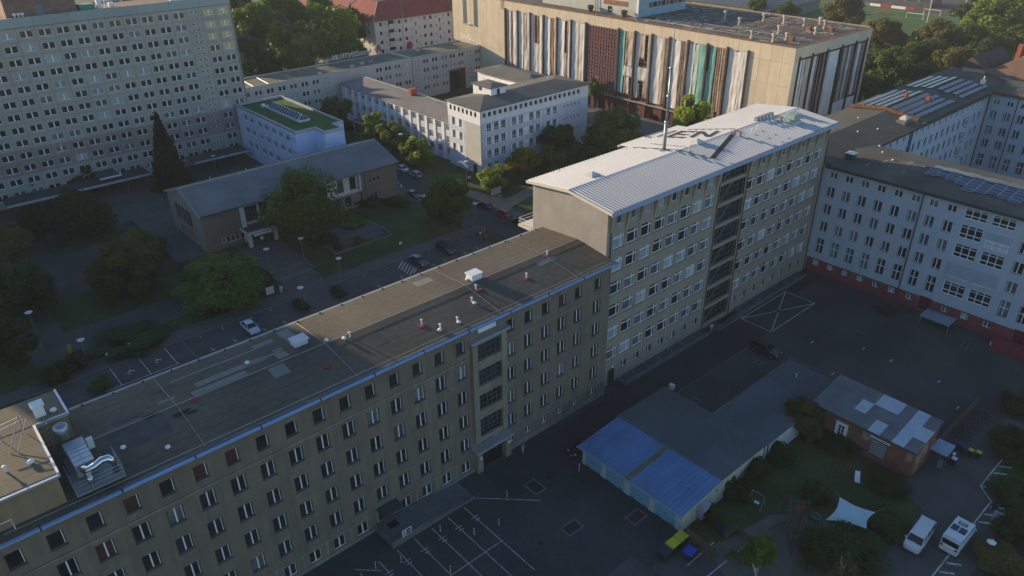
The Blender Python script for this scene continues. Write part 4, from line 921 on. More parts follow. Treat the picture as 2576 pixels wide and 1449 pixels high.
# the rooftop sign, seen from behind: it faces +Y, so its letters read mirrored from here
SGW = thing('rooftop_sign', 'white rooftop lettering with round red emblem seen from behind', 'sign', (123, 216.5, 13.3))
SIGNW = mat('sign_letter_white', (0.66, 0.66, 0.64), 0.5, 0.05)
def sign_text(s, size, x_right, z, name='letters'):
    me = text_mesh(s, size, name, SIGNW, .12); o = link(name, me, SGW, loc=(x_right, 217.0, z)); o.rotation_euler = (math.pi / 2, 0, math.pi); return o
sign_text('Ärzte', 2.1, 131.0, 14.6); sign_text('ZENTRUM', 2.1, 126.3, 14.5); sign_text('Ruschestraße', 1.25, 118.6, 14.4)
mb = MB(); mb.tube([(110.5, 217.1, 14.4), (132, 217.1, 14.4)], .05, 5); mb.tube([(110.5, 217.1, 15.4), (132, 217.1, 15.4)], .04, 5)
for k in range(11):
    x = 111 + k * 2.05; mb.tube([(x, 217.1, 13.3), (x, 217.1, 15.6)], .05, 5); mb.tube([(x, 217.1, 15.2), (x + .2, 213.2, 13.35)], .05, 5); mb.tube([(x, 217.1, 13.6), (x + .2, 213.2, 13.35)], .05, 5)
build(mb, 'sign_frame', STEEL, SGW)
LOGO = mat('emblem_red', (0.35, 0.02, 0.03), 0.6, 0.15)
mb = MB(); n_ = 16
ring = [(133.3 + 1.35 * math.cos(2 * math.pi * k / n_), 15.6 + 1.35 * math.sin(2 * math.pi * k / n_)) for k in range(n_)]; mb.prism(ring, 1, 216.9, 217.1); build(mb, 'emblem_disc', mat('emblem_back', (0.45, 0.36, 0.37), 0.6, 0.1), SGW)
mb = MB(); mb.prism([(132.4, 14.5), (132.9, 14.5), (133.5, 16.2), (133.9, 14.5), (134.4, 14.5), (133.7, 16.8), (133.1, 16.8)], 1, 216.84, 216.89); mb.prism([(132.7, 15.2), (134.1, 15.2), (134.1, 15.5), (132.7, 15.5)], 1, 216.82, 216.838); build(mb, 'emblem_letter', LOGO, SGW)
SG2 = thing('rooftop_emblem', 'red rooftop emblem held by a steel strut on the clinic roof', 'sign', (146, 214.5, 13.3))
mb = MB(); mb.prism([(144.6 + 1.2 * math.cos(2 * math.pi * k / 9), 15.3 + 1.3 * math.sin(2 * math.pi * k / 9)) for k in range(9)], 1, 215.4, 215.6); build(mb, 'emblem_disc', LOGO, SG2)
mb = MB(); mb.tube([(144.8, 215.6, 15.2), (147.0, 212.4, 13.4)], .08, 5); mb.tube([(144.8, 215.6, 14.4), (147.0, 212.4, 13.35)], .08, 5); mb.tube([(144.8, 215.6, 13.3), (144.8, 215.6, 15)], .08, 5); build(mb, 'strut', WHITE, SG2)
part('footing', CONC, SG2, (146.6, 212, 13.25, 147.5, 212.8, 13.65))

# ================================================================ G: blue-white block with planted roof
PL_G = mat('render_blue_white', (0.50, 0.62, 0.84), 0.9, 0.05, 0.3, streak=0.04)
TURF = mat('roof_sedum', (0.05, 0.10, 0.014), 0.95, 0.3, 0.35, fine=0.35, bump=0.5, bscale=10, stain=((0.075, 0.09, 0.02), 0.2, 0.5, 0.7))
G = thing('green_roof_block', 'pale blue block with planted green roof and glass ridge skylight', 'building', (81, 175, 0))
XG, ZG = 74.6, 13.4
fg = Fac(G, 1, XG, 160.8, 193.2, 0, ZG, PL_G, depth=.2)
gy_ = [184.6, 180.2, 176.4, 172.6, 168.8, 165.4]
for c in [188.2] + gy_[:-1] + [165.0]:
    for z in (11.05, 7.75, 4.1): fg.win(c, z, 2.5, 1.5, 'shop', sill=WHITE, weights=(('dark', .5), ('mid', .5)))
for z in (11.2, 7.9, 4.3):
    for c in (162.9, 162.0): fg.win(c, z, .7, .95, 'singlew', weights=WW)
fg.win(191.3, 11.3, .5, 1.1, 'singlew'); fg.win(191.3, 4.3, .5, 1.1, 'singlew')
fg.done()
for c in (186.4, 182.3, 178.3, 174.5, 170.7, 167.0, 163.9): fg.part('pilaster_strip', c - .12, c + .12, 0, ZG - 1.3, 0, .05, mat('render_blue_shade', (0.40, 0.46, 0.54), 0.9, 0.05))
mb = MB(); mb.quad((XG, 160.8, 0), (79.7, 160.8, 0), (79.7, 160.8, ZG), (XG, 160.8, ZG)); mb.quad((79.7, 160.8, 0), (79.7, 156.4, 0), (79.7, 156.4, ZG), (79.7, 160.8, ZG)); mb.quad((79.7, 156.4, 0), (84.5, 156.4, 0), (84.5, 156.4, ZG), (79.7, 156.4, ZG)); mb.quad((84.5, 156.4, 0), (84.5, 160.8, 0), (84.5, 160.8, ZG), (84.5, 156.4, ZG)); mb.quad((84.5, 160.8, 0), (87.2, 160.8, 0), (87.2, 160.8, ZG), (84.5, 160.8, ZG))
mb.quad((87.2, 160.8, 0), (87.2, 193.2, 0), (87.2, 193.2, ZG), (87.2, 160.8, ZG)); mb.quad((87.2, 193.2, 0), (XG, 193.2, 0), (XG, 193.2, ZG), (87.2, 193.2, ZG)); build(mb, 'wall', PL_G, G)
mb = MB(); mb.quad((XG + .3, 161, ZG - .45), (86.9, 161, ZG - .45), (86.9, 192.9, ZG - .45), (XG + .3, 192.9, ZG - .45)); mb.quad((80, 156.7, ZG - .45), (84.2, 156.7, ZG - .45), (84.2, 161, ZG - .45), (80, 161, ZG - .45)); build(mb, 'planted_roof', TURF, G)
mb = MB()
def par(x0, x1, y0, y1): mb.box(x0, y0, ZG - .6, x1, y1, ZG + .08)
par(XG - .04, XG + .3, 160.76, 193.24); par(86.9, 87.24, 160.76, 193.24); par(XG + .3, 86.9, 192.9, 193.24); par(XG + .3, 79.66, 160.76, 161.06); par(79.66, 79.98, 156.36, 161.06); par(79.98, 84.2, 156.36, 156.68); par(84.2, 84.54, 156.36, 161.06); par(84.54, 86.9, 160.76, 161.06)
build(mb, 'parapet', mat('parapet_zinc', (0.40, 0.43, 0.46), 0.5, 0.1, metal=0.3), G)
SKG = mat('skylight_glass', (0.03, 0.05, 0.11), 0.08, 0.15, spec=0.6)
part('skylight_kerb', mat('skylight_kerb', (0.55, 0.66, 0.72), 0.5, 0.1), G, (79.4, 168.2, ZG - .44, 82.4, 186.6, ZG))
for k in range(13):
    y0, y1 = 169.6 + k * 1.2, 169.6 + (k + 1) * 1.2 - .1
    for s_ in (0, 1):
        mb = MB(); xa, xb = (79.6, 80.9) if s_ == 0 else (82.2, 80.9); mb.quad((xa, y0, ZG + .02), (xa, y1, ZG + .02), (xb, y1, ZG + 1.15), (xb, y0, ZG + 1.15)); build(mb, 'skylight_pane', SKG, G)
    mb = MB(); mb.tube([(79.6, y0 - .05, ZG), (80.9, y0 - .05, ZG + 1.18), (82.2, y0 - .05, ZG)], .06, 5); build(mb, 'skylight_bar', WHITE, G)
mb = MB(); mb.quad((79.6, 168.35, ZG + .02), (82.2, 168.35, ZG + .02), (80.9, 169.55, ZG + 1.15)); build(mb, 'skylight_pane', SKG, G)
mb = MB(); mb.tube([(79.6, 168.35, ZG), (80.9, 169.55, ZG + 1.18), (82.2, 168.35, ZG)], .07, 5); mb.tube([(80.9, 169.5, ZG + 1.2), (80.9, 185.2, ZG + 1.2)], .07, 5); mb.tube([(80.9, 168.35, ZG), (80.9, 169.55, ZG + 1.15)], .05, 5); build(mb, 'skylight_bar', WHITE, G)
part('roof_vent', WHITE, G, (79.0, 186.9, ZG - .45, 79.9, 187.8, ZG + .3))

# ================================================================ D: white clinic with corner tower and long wing
PL_D = mat('render_white', (0.80, 0.80, 0.80), 0.9, 0.04, 0.3, streak=0.05)
PL_D2 = mat('render_blue_grey', (0.56, 0.61, 0.70), 0.9, 0.05, 0.3, streak=0.05)
ROOF_D = mat('roof_felt_olive', (0.13, 0.125, 0.11), 0.9, 0.15, 0.2, fine=0.1)
D = thing('white_clinic', 'white and blue-grey clinic with square roof cabin and long lower wing', 'building', (125, 160, 0))
XD, YD, XD1, YD1, ZD = 110.5, 137.2, 147.3, 150.0, 16.1
WD = (('dark', .75), ('mid', .25))
fd = Fac(D, 0, YD, XD, XD1, 0, ZD, PL_D2, depth=.18)
for i in range(20):
    fd.win(111.6 + i * 1.68, 14.82, 1.0, 1.15, 'singlew', weights=(('dark', .6), ('mid', .4)))
pairs = [113.0, 115.35, 117.6, 121.1, 123.4, 126.9, 129.2, 132.8, 135.1]
for z in (11.6, 8.28, 4.98):
    for c in pairs: fd.win(c, z, 1.35, 1.95, 'tworow', weights=WD)
    for k in range(5): fd.win(138.5 + k * 1.3, z + .25, .55, .8, 'singlew', weights=WD)
for c in (113, 115.4, 119.5): fd.win(c, 1.6, 1.2, 2.2, 'tworow', mt=PANE['brown'] if c > 119 else None)
fd.done()
up = Fac(D, 0, YD - .04, XD - .04, XD1, 12.95, ZD, PL_D, depth=.2, name='upper_band'); up.h = [h for h in fd.h if h[2] > 13]; up.done()
for z in (11.6, 8.28, 4.98):
    for a, b in ((111.9, 112.3), (113.7, 114.65), (116.05, 116.9), (118.3, 118.7), (120.0, 120.4), (121.8, 122.7), (124.1, 126.2), (127.6, 128.5), (129.9, 130.4), (131.7, 132.1), (133.5, 134.4), (135.8, 136.2)): fd.part('white_infill', a, b, z - 1.0, z + 1.0, 0, .03, PL_D)
fd2 = Fac(D, 1, XD, YD, YD1, 0, ZD, PL_D2, depth=.18)
for k in range(7): fd2.win(148.7 - k * 1.6, 14.82, .8, 1.15, 'singlew', weights=(('dark', 1),))
for z in (11.5, 8.25, 4.9):
    for c in (147.8, 145.0): fd2.win(c, z, 1.15, 1.9, 'tworow', weights=WD)
fd2.h.append((139.0, 140.8, 0, 2.4)); fd2.done()
part('door', PANE['brown'], D, (XD + .25, 139.0, 0, XD + .3, 140.8, 2.4))
up = Fac(D, 1, XD - .04, YD - .04, YD1, 12.6, ZD, PL_D, depth=.2, name='upper_band'); up.h = [h for h in fd2.h if h[2] > 13]; up.done()
for z in (11.5, 8.25, 4.9): fd2.part('white_infill', 143.8, 144.35, z - 1.0, z + 1.0, 0, .03, PL_D); fd2.part('white_infill', 145.65, 147.15, z - 1.0, z + 1.0, 0, .03, PL_D); fd2.part('white_infill', 148.45, 149.2, z - 1.0, z + 1.0, 0, .03, PL_D)
fd2.part('mural_field', 137.3, 143.3, 2.6, 12.5, 0, .02, mat('render_greige', (0.50, 0.49, 0.46), 0.9, 0.06, 0.4))
shell(D, XD, XD1, YD, YD1, 0, ZD, PL_D, 'NE')
mb = MB(); mb.tube([(XD - .06, YD - .08, 0), (XD - .06, YD - .08, ZD)], .08, 6); build(mb, 'downpipe', DSTEEL, D)
def hip(par_, x0, x1, y0, y1, z, h, mt, name='roof', o=.55, inset=None):
    x0 -= o; x1 += o; y0 -= o; y1 += o; r = min(x1 - x0, y1 - y0) / 2; mb = MB()
    if x1 - x0 > y1 - y0: a, b = (x0 + r, (y0 + y1) / 2, z + h), (x1 - r, (y0 + y1) / 2, z + h)
    else: a, b = ((x0 + x1) / 2, y0 + r, z + h), ((x0 + x1) / 2, y1 - r, z + h)
    P = [(x0, y0, z), (x1, y0, z), (x1, y1, z), (x0, y1, z)]; Q = [(x, y, z - .22) for x, y, _ in P]
    if x1 - x0 > y1 - y0: mb.quad(P[0], P[1], b, a); mb.quad(P[1], P[2], b); mb.quad(P[2], P[3], a, b); mb.quad(P[3], P[0], a)
    else: mb.quad(P[0], P[1], a); mb.quad(P[1], P[2], b, a); mb.quad(P[2], P[3], b); mb.quad(P[3], P[0], a, b)
    for k in range(4): mb.quad(Q[k], Q[(k + 1) % 4], P[(k + 1) % 4], P[k])
    mb.quad(*Q); return build(mb, name, mt, par_)
hip(D, XD, XD1, YD, YD1, ZD + .23, 1.1, ROOF_D)
part('roof_cabin', PL_D, D, (118.4, 142.6, 16.4, 123.2, 149.6, 19.0)); hip(D, 118.4, 123.2, 142.6, 149.6, 19.2, .5, ROOF_D, 'cabin_roof', .4)
part('cabin_clock', BLK, D, (118.34, 146.2, 17.9, 118.39, 147.2, 18.9)); part('cabin_window', PANE['dark'], D, (120.3, 142.56, 17.2, 121.2, 142.59, 18.6))
for x, y in ((126, 146), (131, 145), (136.5, 147.5), (141, 146)): vent_pipe(D, x, y, 17.2, .4)
# rear wing on the east side
part('rear_wing', PL_D, D, (138.0, 150.1, 0, 147.2, 172.0, 15.2)); hip(D, 137.6, 147.4, 149.5, 172.3, 15.5, 1.2, ROOF_D, 'rear_roof', .5)
fr2 = Fac(D, 1, 137.95, 150.2, 171.9, 9, 15.2, PL_D, depth=.12, name='wall')
for k in range(5): fr2.win(168.5 - k * 3.6, 13.0, 1.3, 1.7, 'tworow', weights=WD)
fr2.done(); part('courtyard_hall', PL_D2, D, (122.6, 150.1, 0, 137.6, 172, 8.0)); part('courtyard_roof', mat('roof_slate_blue', (0.16, 0.17, 0.19), 0.8, 0.25, 0.3), D, (122.4, 150.05, 8.0, 137.7, 172.3, 8.2))
# long west wing
XL = 111.6
fl = Fac(D, 1, XL, YD1, 204.5, 0, 10.2, PL_D2, depth=.16)
wy = [151.9 + 3.68 * i for i in range(14)]
for c in wy:
    for z in (8.75, 5.5, 2.5):
        fl.win(c, z, 1.75, 1.7, 'shop', weights=WD)
fl.done()
for i in range(15):
    c = 150.15 + 3.68 * i if i else 150.3
    fl.part('white_pilaster', c - .45, c + .45, 0, 10.2, 0, .16, PL_D)
fl.part('eaves_band', YD1, 204.5, 9.72, 10.18, .161, .22, PL_D)
mb = MB(); zr_ = 12.35; x0, x1, y0, y1 = XL - .5, 122.6, YD1 + .05, 205.1
mb.quad((x0, y0, 10.25), (117.1, y0, zr_), (117.1, 199.5, zr_), (x0, y1, 10.25)); mb.quad((117.1, y0, zr_), (x1, y0, 10.25), (x1, y1, 10.25), (117.1, 199.5, zr_)); mb.quad((x0, y1, 10.25), (117.1, 199.5, zr_), (x1, y1, 10.25)); mb.quad((x0, y0, 10.25), (x0, y1, 10.25), (x0, y1, 10.05), (x0, y0, 10.05)); build(mb, 'wing_roof', mat('roof_felt_mauve', (0.165, 0.155, 0.15), 0.85, 0.15, 0.2, fine=0.08), D)
shell(D, XL, 122.4, YD1, 204.5, 0, 10.2, PL_D2, 'NE')
mb = MB(); mb.tube([(117.1, 151, zr_ + .02), (117.1, 199, zr_ + .02)], .12, 5); build(mb, 'ridge_tiles', PARW, D)
part('chimney', BRICKC, D, (115.6, 173.4, 11.5, 117.6, 174.8, 13.6)); 
for y in (163, 168, 182, 188, 193, 158): vent_pipe(D, 116.2, y, 12.2, .3, .06)
part('porch_roof', mat('porch_felt', (0.07, 0.07, 0.075), 0.9), D, (105.5, 178, 3.7, XL, 189, 3.95)); part('porch_edge', PARW, D, (105.3, 177.8, 3.6, 105.5, 189.2, 4.02)); part('porch_post', WHITE, D, (105.6, 178.2, 0, 105.8, 178.4, 3.7), (105.6, 188.5, 0, 105.8, 188.7, 3.7))
# arched awning by the corner door
mb = MB()
for k in range(8):
    a, b = math.pi * k / 8, math.pi * (k + 1) / 8; ya, yb = 141.2 + .6 * k, 141.2 + .6 * (k + 1)
    mb.quad((109.6, ya, 1.5 + .9 * math.sin(a)), (108.8, ya, 1.4 + .8 * math.sin(a)), (108.8, yb, 1.4 + .8 * math.sin(b)), (109.6, yb, 1.5 + .9 * math.sin(b)))
build(mb, 'awning', WHITE, D); part('awning_post', STEEL, D, (108.75, 141.2, 0, 108.85, 141.3, 1.5), (108.75, 145.9, 0, 108.85, 146.0, 1.5))

# ================================================================ P: low hipped pavilion east of the clinic
P_ = thing('hipped_pavilion', 'low pavilion with grey hipped roof between clinic and warehouse', 'building', (158, 131, 0))
fp = Fac(P_, 1, 151.2, 116, 142.5, 0, 4.4, PL_D, depth=.12)
for k in range(6): fp.win(140.6 - k * 4.2, 2.5, 1.8, 1.5, 'shop')
fp.done(); fp2 = Fac(P_, 0, 116, 151.2, 164.5, 0, 4.4, PL_D, depth=.12); fp2.rows([153.5, 157, 160.5], (2.5,), 1.6, 1.5, 'shop'); fp2.done(); shell(P_, 151.2, 164.5, 116, 142.5, 0, 4.4, PL_D, 'NE')
hip(P_, 151.2, 164.5, 116, 142.5, 4.65, 1.5, mat('roof_felt_grey', (0.115, 0.115, 0.115), 0.9, 0.12, 0.3), 'roof', .6)
part('link_block', mat('render_grey', (0.3, 0.3, 0.3), 0.9), P_, (151.5, 143.2, 0, 160, 148.5, 5.6)); part('link_roof', ROOF_D, P_, (151.3, 143.0, 5.6, 160.2, 148.7, 5.75))
# ================================================================ assembly hall on the terrace
PL_H = mat('plaster_hall_tan', (0.19, 0.15, 0.115), 0.9, 0.1, 0.3, fine=0.08)
PL_HS = mat('plaster_hall_gable', (0.24, 0.23, 0.205), 0.9, 0.08, 0.3, fine=0.06)
PL_HW = mat('plaster_hall_white', (0.62, 0.60, 0.55), 0.85, 0.08, 0.5)
SHEETR = mat('corrugated_sheet_blue_grey', (0.18, 0.195, 0.195), 0.6, 0.16, 0.18, fine=0.06, stain=((0.14, 0.155, 0.165), 0.15, 0.45, 0.7))
HL = thing('assembly_hall', 'long two-storey assembly hall with blue-grey corrugated gable roof', 'building', (65, 147, 1.3))
XH0, XH1, YH0, YH1, EH, RHZ = 42.5, 86.6, 138.0, 155.6, 9.2, 12.3
fh = Fac(HL, 0, YH0, XH0, XH1, .5, EH, PL_H, depth=.15)
for k in range(5): fh.win(44.4 + k * .95 + 1.6, 2.9, .75, 1.25, 'singlew')
for k in range(3): fh.win(79.8 + k * 1.05, 6.6, .8, 1.3, 'singlew'); fh.win(79.8 + k * 1.05, 2.9, .8, 1.6, 'singlew')
fh.h.append((50.4, 77.3, 1.35, EH - .15)); fh.done()
# recessed middle: white wall with tall windows, dark ground floor and porch
fm = Fac(HL, 0, YH0 + .55, 50.4, 77.3, .5, EH, PL_HW, depth=.2, name='upper_wall')
for x in (55.2, 59.6, 64.0, 68.4, 72.6, 75.6)[0:]: fm.win(x, 6.9, 1.9 if x < 70 else 1.5, 3.0, 'darkpair', weights=(('dark', .8), ('mid', .2)))
fm.win(51.9 + .4, 6.5, 3.0, 3.6, 'stair', mt=PANE['dark']); fm.done()
part('lower_wall', mat('plaster_ground_floor', (0.22, 0.2, 0.18), 0.9, 0.1), HL, (50.42, YH0 + .4, 1.3, 77.28, YH0 + .54, 5.0))
for x in (57, 60.5, 64, 67.5, 71, 74): fh.part('ground_window', x - .7, x + .7, 2.0, 4.2, -.395, -.36, PANE['dark'])
fh.part('white_pier', 50.0, 50.9, 1.3, EH - .1, 0, .3, PL_HW); fh.part('white_pier', 76.9, 77.3, 5.0, EH - .1, -.3, .1, PL_HW); fh.part('white_ledge', 50.9, 77.3, 4.9, 5.15, -.5, .05, PL_HW)
part('porch_roof', mat('porch_roof_dark', (0.07, 0.07, 0.072), 0.9), HL, (49.6, 134.6, 4.3, 55.6, 138.0, 4.5)); part('porch_fascia', PL_HW, HL, (49.4, 134.4, 4.1, 55.8, 134.6, 4.55), (49.4, 134.6, 4.1, 49.6, 138, 4.55), (55.6, 134.6, 4.1, 55.8, 138, 4.55))
for x in (49.6, 54.9): part('porch_post', PL_HW, HL, (x, 134.7, 1.3, x + .7, 135.3, 4.3))
part('porch_signboard', WHITE, HL, (50.6, 134.34, 3.55, 54.6, 134.39, 4.05)); part('porch_lining', mat('porch_brown', (0.06, 0.035, 0.03), 0.8), HL, (50.4, 137.8, 1.35, 54.9, 137.95, 4.2))
fh.part('posted_notice', 51.9, 52.5, 2.4, 3.1, 3.32, 3.36, WHITE)
for x in (50.2, 78.3): mb = MB(); mb.tube([(x, YH0 - .1, 1.3), (x, YH0 - .1, EH)], .06, 6); build(mb, 'downpipe', DSTEEL, HL)
fg_ = Fac(HL, 1, XH0, YH0, YH1, .3, EH, PL_HS, depth=.25, top=[(YH0, EH), (YH1, EH), (146.8, RHZ - .1)])
for k in range(5): fg_.win(151.4 - k * 1.72, 6.3, 1.62, 3.3, 'darkpair', mt=PANE['brown'] if k % 2 else PANE['dark'])
for k in range(5): fg_.win(150.2 - k * 1.45, 2.5, .9, 2.2, 'tworow', weights=(('mid', .5), ('dark', .5)))
fg_.done()
mb = MB(); mb.quad((XH1, YH0, .3), (XH1, YH1, .3), (XH1, YH1, EH), (XH1, 146.8, RHZ - .1), (XH1, YH0, EH)); mb.quad((XH1, YH1, .3), (XH0, YH1, .3), (XH0, YH1, EH), (XH1, YH1, EH)); build(mb, 'wall', PL_H, HL)
def ribY(x0, x1, y0, z0, y1, z1): return ribbed(x0, x1, y0, z0, y1, z1, .36, .07)
build(ribY(XH0 - .35, XH1 + .35, YH0 - .6, EH - .02, 146.8, RHZ), 'roof_front_slope', SHEETR, HL); build(ribY(XH0 - .35, XH1 + .35, 146.8, RHZ, YH1 + .6, EH - .02), 'roof_back_slope', SHEETR, HL)
mb = MB(); mb.prism([(137.3, EH - .3), (146.8, RHZ - .22), (156.3, EH - .3), (156.3, EH - .05), (146.8, RHZ + .03), (137.3, EH - .05)], 0, XH0 - .42, XH0 - .36); build(mb, 'verge', mat('verge_tan', (0.42, 0.38, 0.31), 0.7, 0.1), HL)
mb = MB(); mb.prism([(146.5, RHZ), (146.8, RHZ + .12), (147.1, RHZ), (146.8, RHZ + .05)], 0, XH0 - .35, XH1 + .35); build(mb, 'ridge_cap', mat('verge_tan', (0.42, 0.38, 0.31), 0.7, 0.1), HL)
part('gutter', DSTEEL, HL, (XH0 - .3, YH0 - .78, EH - .15, XH1 + .3, YH0 - .62, EH - .02))
for x, y in ((81.5, 143.9), (81.9, 141.6)):
    z = EH + (y - 137.4) / 9.4 * (RHZ - EH); mb = MB(); mb.quad((x, y - .4, z - .06), (x + .9, y - .4, z - .06), (x + .9, y + .5, z + .25), (x, y + .5, z + .25)); build(mb, 'roof_light', PATCHM, HL)
for x in (49, 56.5): vent_pipe(HL, x, 147.5, RHZ - .2, .5, .06)

# ================================================================ warehouse with torn cloth facade
CONW = mat('warehouse_concrete', (0.56, 0.475, 0.35), 0.9, 0.07, 0.3, fine=0.05, objvar=0.05, streak=0.04)
ROOF_E = mat('roof_weathered_felt', (0.10, 0.088, 0.072), 0.9, 0.35, 0.25, fine=0.3, lines=(0, 2.4, 0.08, 0.6, 0.5), stain=((0.30, 0.25, 0.2), 0.12, 0.6, 0.72))
RUSTY = mat('rusty_edge', (0.24, 0.11, 0.06), 0.85, 0.35, 1.0, fine=0.3)
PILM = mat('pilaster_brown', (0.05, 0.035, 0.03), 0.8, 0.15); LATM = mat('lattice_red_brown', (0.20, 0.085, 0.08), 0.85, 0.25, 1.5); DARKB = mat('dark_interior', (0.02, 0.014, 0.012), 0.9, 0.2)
E_ = thing('derelict_warehouse', 'huge derelict concrete warehouse hung with torn white and turquoise cloth', 'building', (185, 155, 0))
XE, XE1, YE0, YE1, ZE = 167.2, 204.0, 91.1, 221.0, 29.1
# concrete slabs: band above the cloth, plain corner and plain west part
SLABS = {}
def slab_y(y0, y1, z0, z1, x=XE):
    k = (round(y1 - y0, 2), round(z1 - z0, 2), 'y')
    if k not in SLABS: SLABS[k] = MB().box(0, .025, .025, .3, y1 - y0 - .025, z1 - z0 - .025).mesh('concrete_slab', CONW)
    link('concrete_slab', SLABS[k], E_, loc=(x, y0, z0))
def slab_x(x0, x1, z0, z1):
    k = (round(x1 - x0, 2), round(z1 - z0, 2), 'x')
    if k not in SLABS: SLABS[k] = MB().box(.025, 0, .025, x1 - x0 - .025, .3, z1 - z0 - .025).mesh('concrete_slab', CONW)
    link('concrete_slab', SLABS[k], E_, loc=(x0, YE0, z0))
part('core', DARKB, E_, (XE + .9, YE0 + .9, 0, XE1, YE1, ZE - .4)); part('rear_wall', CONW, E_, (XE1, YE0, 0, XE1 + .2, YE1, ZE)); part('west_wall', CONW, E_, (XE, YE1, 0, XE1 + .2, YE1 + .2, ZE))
part('joint_backing', JOINT, E_, (XE + .1, YE0 + .1, 26.0, XE + .28, YE1, ZE - .1), (XE + .1, YE0 + .1, 8, XE + .28, 103.2, 26), (XE + .1, 193.8, 0, XE + .28, YE1, 26), (XE + .28, YE0 + .1, 26.0, XE1, YE0 + .28, ZE - .1))
bay = 5.95; BY = [103.3 + bay * i for i in range(8)] + [157.6 + bay * i for i in range(7)]
y = 103.3
while y < 193: slab_y(y, y + 2.975, 26.35, ZE); y += 2.975
for y0, y1 in ((YE0, 94.2), (94.2, 97.2), (97.2, 100.2), (100.2, 103.3)):
    for z0, z1 in ((8, 14.5), (14.5, 20), (20, 25.4), (25.4, ZE)): slab_y(y0, y1, z0, z1)
for k in range(9):
    for z0, z1 in ((0, 13.6), (13.6, ZE)): slab_y(193.6 + k * 3.04, 193.6 + (k + 1) * 3.04, z0, z1)
x = XE
for k in range(12): slab_x(XE + .3 + k * 3.05, XE + .3 + (k + 1) * 3.05, 26.35, ZE)
for y in BY:
    part('pilaster', PILM, E_, (XE - .35, y - .32, 7.6, XE + .3, y + .18, 26.9))
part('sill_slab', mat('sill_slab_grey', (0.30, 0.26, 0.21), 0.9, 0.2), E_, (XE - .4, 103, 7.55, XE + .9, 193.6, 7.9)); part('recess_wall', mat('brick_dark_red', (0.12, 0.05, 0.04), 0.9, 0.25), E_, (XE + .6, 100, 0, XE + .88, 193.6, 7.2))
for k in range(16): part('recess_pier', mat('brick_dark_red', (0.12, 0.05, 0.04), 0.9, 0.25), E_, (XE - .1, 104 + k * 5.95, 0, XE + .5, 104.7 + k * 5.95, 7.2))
# lattice behind the cloth; the middle double bay is bare
lat = MB(); 
def lattice(y0, y1, z0, z1, x, nx, nz):
    for i in range(nx + 1):
        yy = y0 + (y1 - y0) * i / nx; lat.box(x, yy - .09, z0, x + .25, yy + .09, z1)
    for j in range(nz + 1):
        zz = z0 + (z1 - z0) * j / nz; lat.box(x + .03, y0, zz - .09, x + .22, y1, zz + .09)
lattice(144.9, 157.4, 8.0, 26.2, XE - .05, 12, 17)
build(lat, 'block_lattice', LATM, E_)
blk = MB()
for i in range(12):
    for j in range(17):
        yy, zz = 144.9 + 12.5 * (i + .5) / 12, 8 + 18.2 * (j + .5) / 17
        blk.box(XE + .0, yy + .14, zz - .36, XE + .14, yy + .40, zz + .36)
o = build(blk, 'lattice_block', mat('lattice_pink', (0.36, 0.22, 0.22), 0.9, 0.2, objvar=.2), E_); tag(o, kind='stuff')
for i in range(len(BY)):
    if i == 7: continue
    lat = MB(); lattice(BY[i] + .2, BY[i] + bay - .35, 8.0, 26.2, XE + .35, 5, 15)
    build(lat, 'block_lattice', mat('lattice_brown', (0.24, 0.14, 0.10), 0.9, 0.3, 0.8), E_)
CL = {'white': mat('cloth_white', (0.74, 0.72, 0.69), 0.9, 0.1, 0.5, streak=0.1, transl=0.15), 'grey': mat('cloth_grey', (0.60, 0.57, 0.55), 0.9, 0.12, 0.5, streak=0.15, transl=0.15), 'buff': mat('cloth_buff', (0.50, 0.42, 0.34), 0.9, 0.15, 0.5, streak=0.2, transl=0.15), 'turq': mat('cloth_turquoise', (0.21, 0.46, 0.42), 0.9, 0.12, 0.5, streak=0.12, transl=0.15), 'brown': mat('cloth_brown', (0.25, 0.17, 0.135), 0.9, 0.25, 0.8, streak=0.3), 'mint': mat('cloth_mint', (0.44, 0.55, 0.50), 0.9, 0.12, 0.5, streak=0.12, transl=0.15)}
def cloth(c0, c1, z0, z1, colr, axis=1, rag=.0, plane=None, sag=0.0):
    mb = MB(); nu, nz = max(3, int((c1 - c0) / .16)), 16; ph = rnd.random() * 6; fr_ = 2.2 + rnd.random() * 2.5; rows_ = []
    for j in range(nz + 1):
        t = j / nz; row_ = []
        for i in range(nu + 1):
            u = c0 + (c1 - c0) * i / nu; zb = z0 + rag * (.5 + .5 * math.sin(i * 2.1 + ph)) + sag * math.sin(math.pi * i / nu) * -1
            z = z1 + (zb - z1) * t
            d = .045 * math.sin(u * fr_ + ph + .5 * math.sin(z * .5 + ph)) * (.5 + .5 * t) + .03 * math.sin(z * 1.1 + u * 2 + ph) + .05
            uu = u + .10 * math.sin(z * .45 + ph) * t
            row_.append(((XE + .12 - d, uu, z) if axis == 1 else (uu, YE0 + .12 - d, z)))
        rows_.append(row_)
    for j in range(nz):
        for i in range(nu): mb.quad(rows_[j][i], rows_[j][i + 1], rows_[j + 1][i + 1], rows_[j + 1][i])
    me = mb.mesh('cloth_strip', CL[colr]); me.polygons.foreach_set('use_smooth', [True] * len(me.polygons)); bm = bmesh.new(); bm.from_mesh(me); bmesh.ops.remove_doubles(bm, verts=bm.verts, dist=1e-4); bm.to_mesh(me); bm.free()
    link('cloth_strip', me, E_)
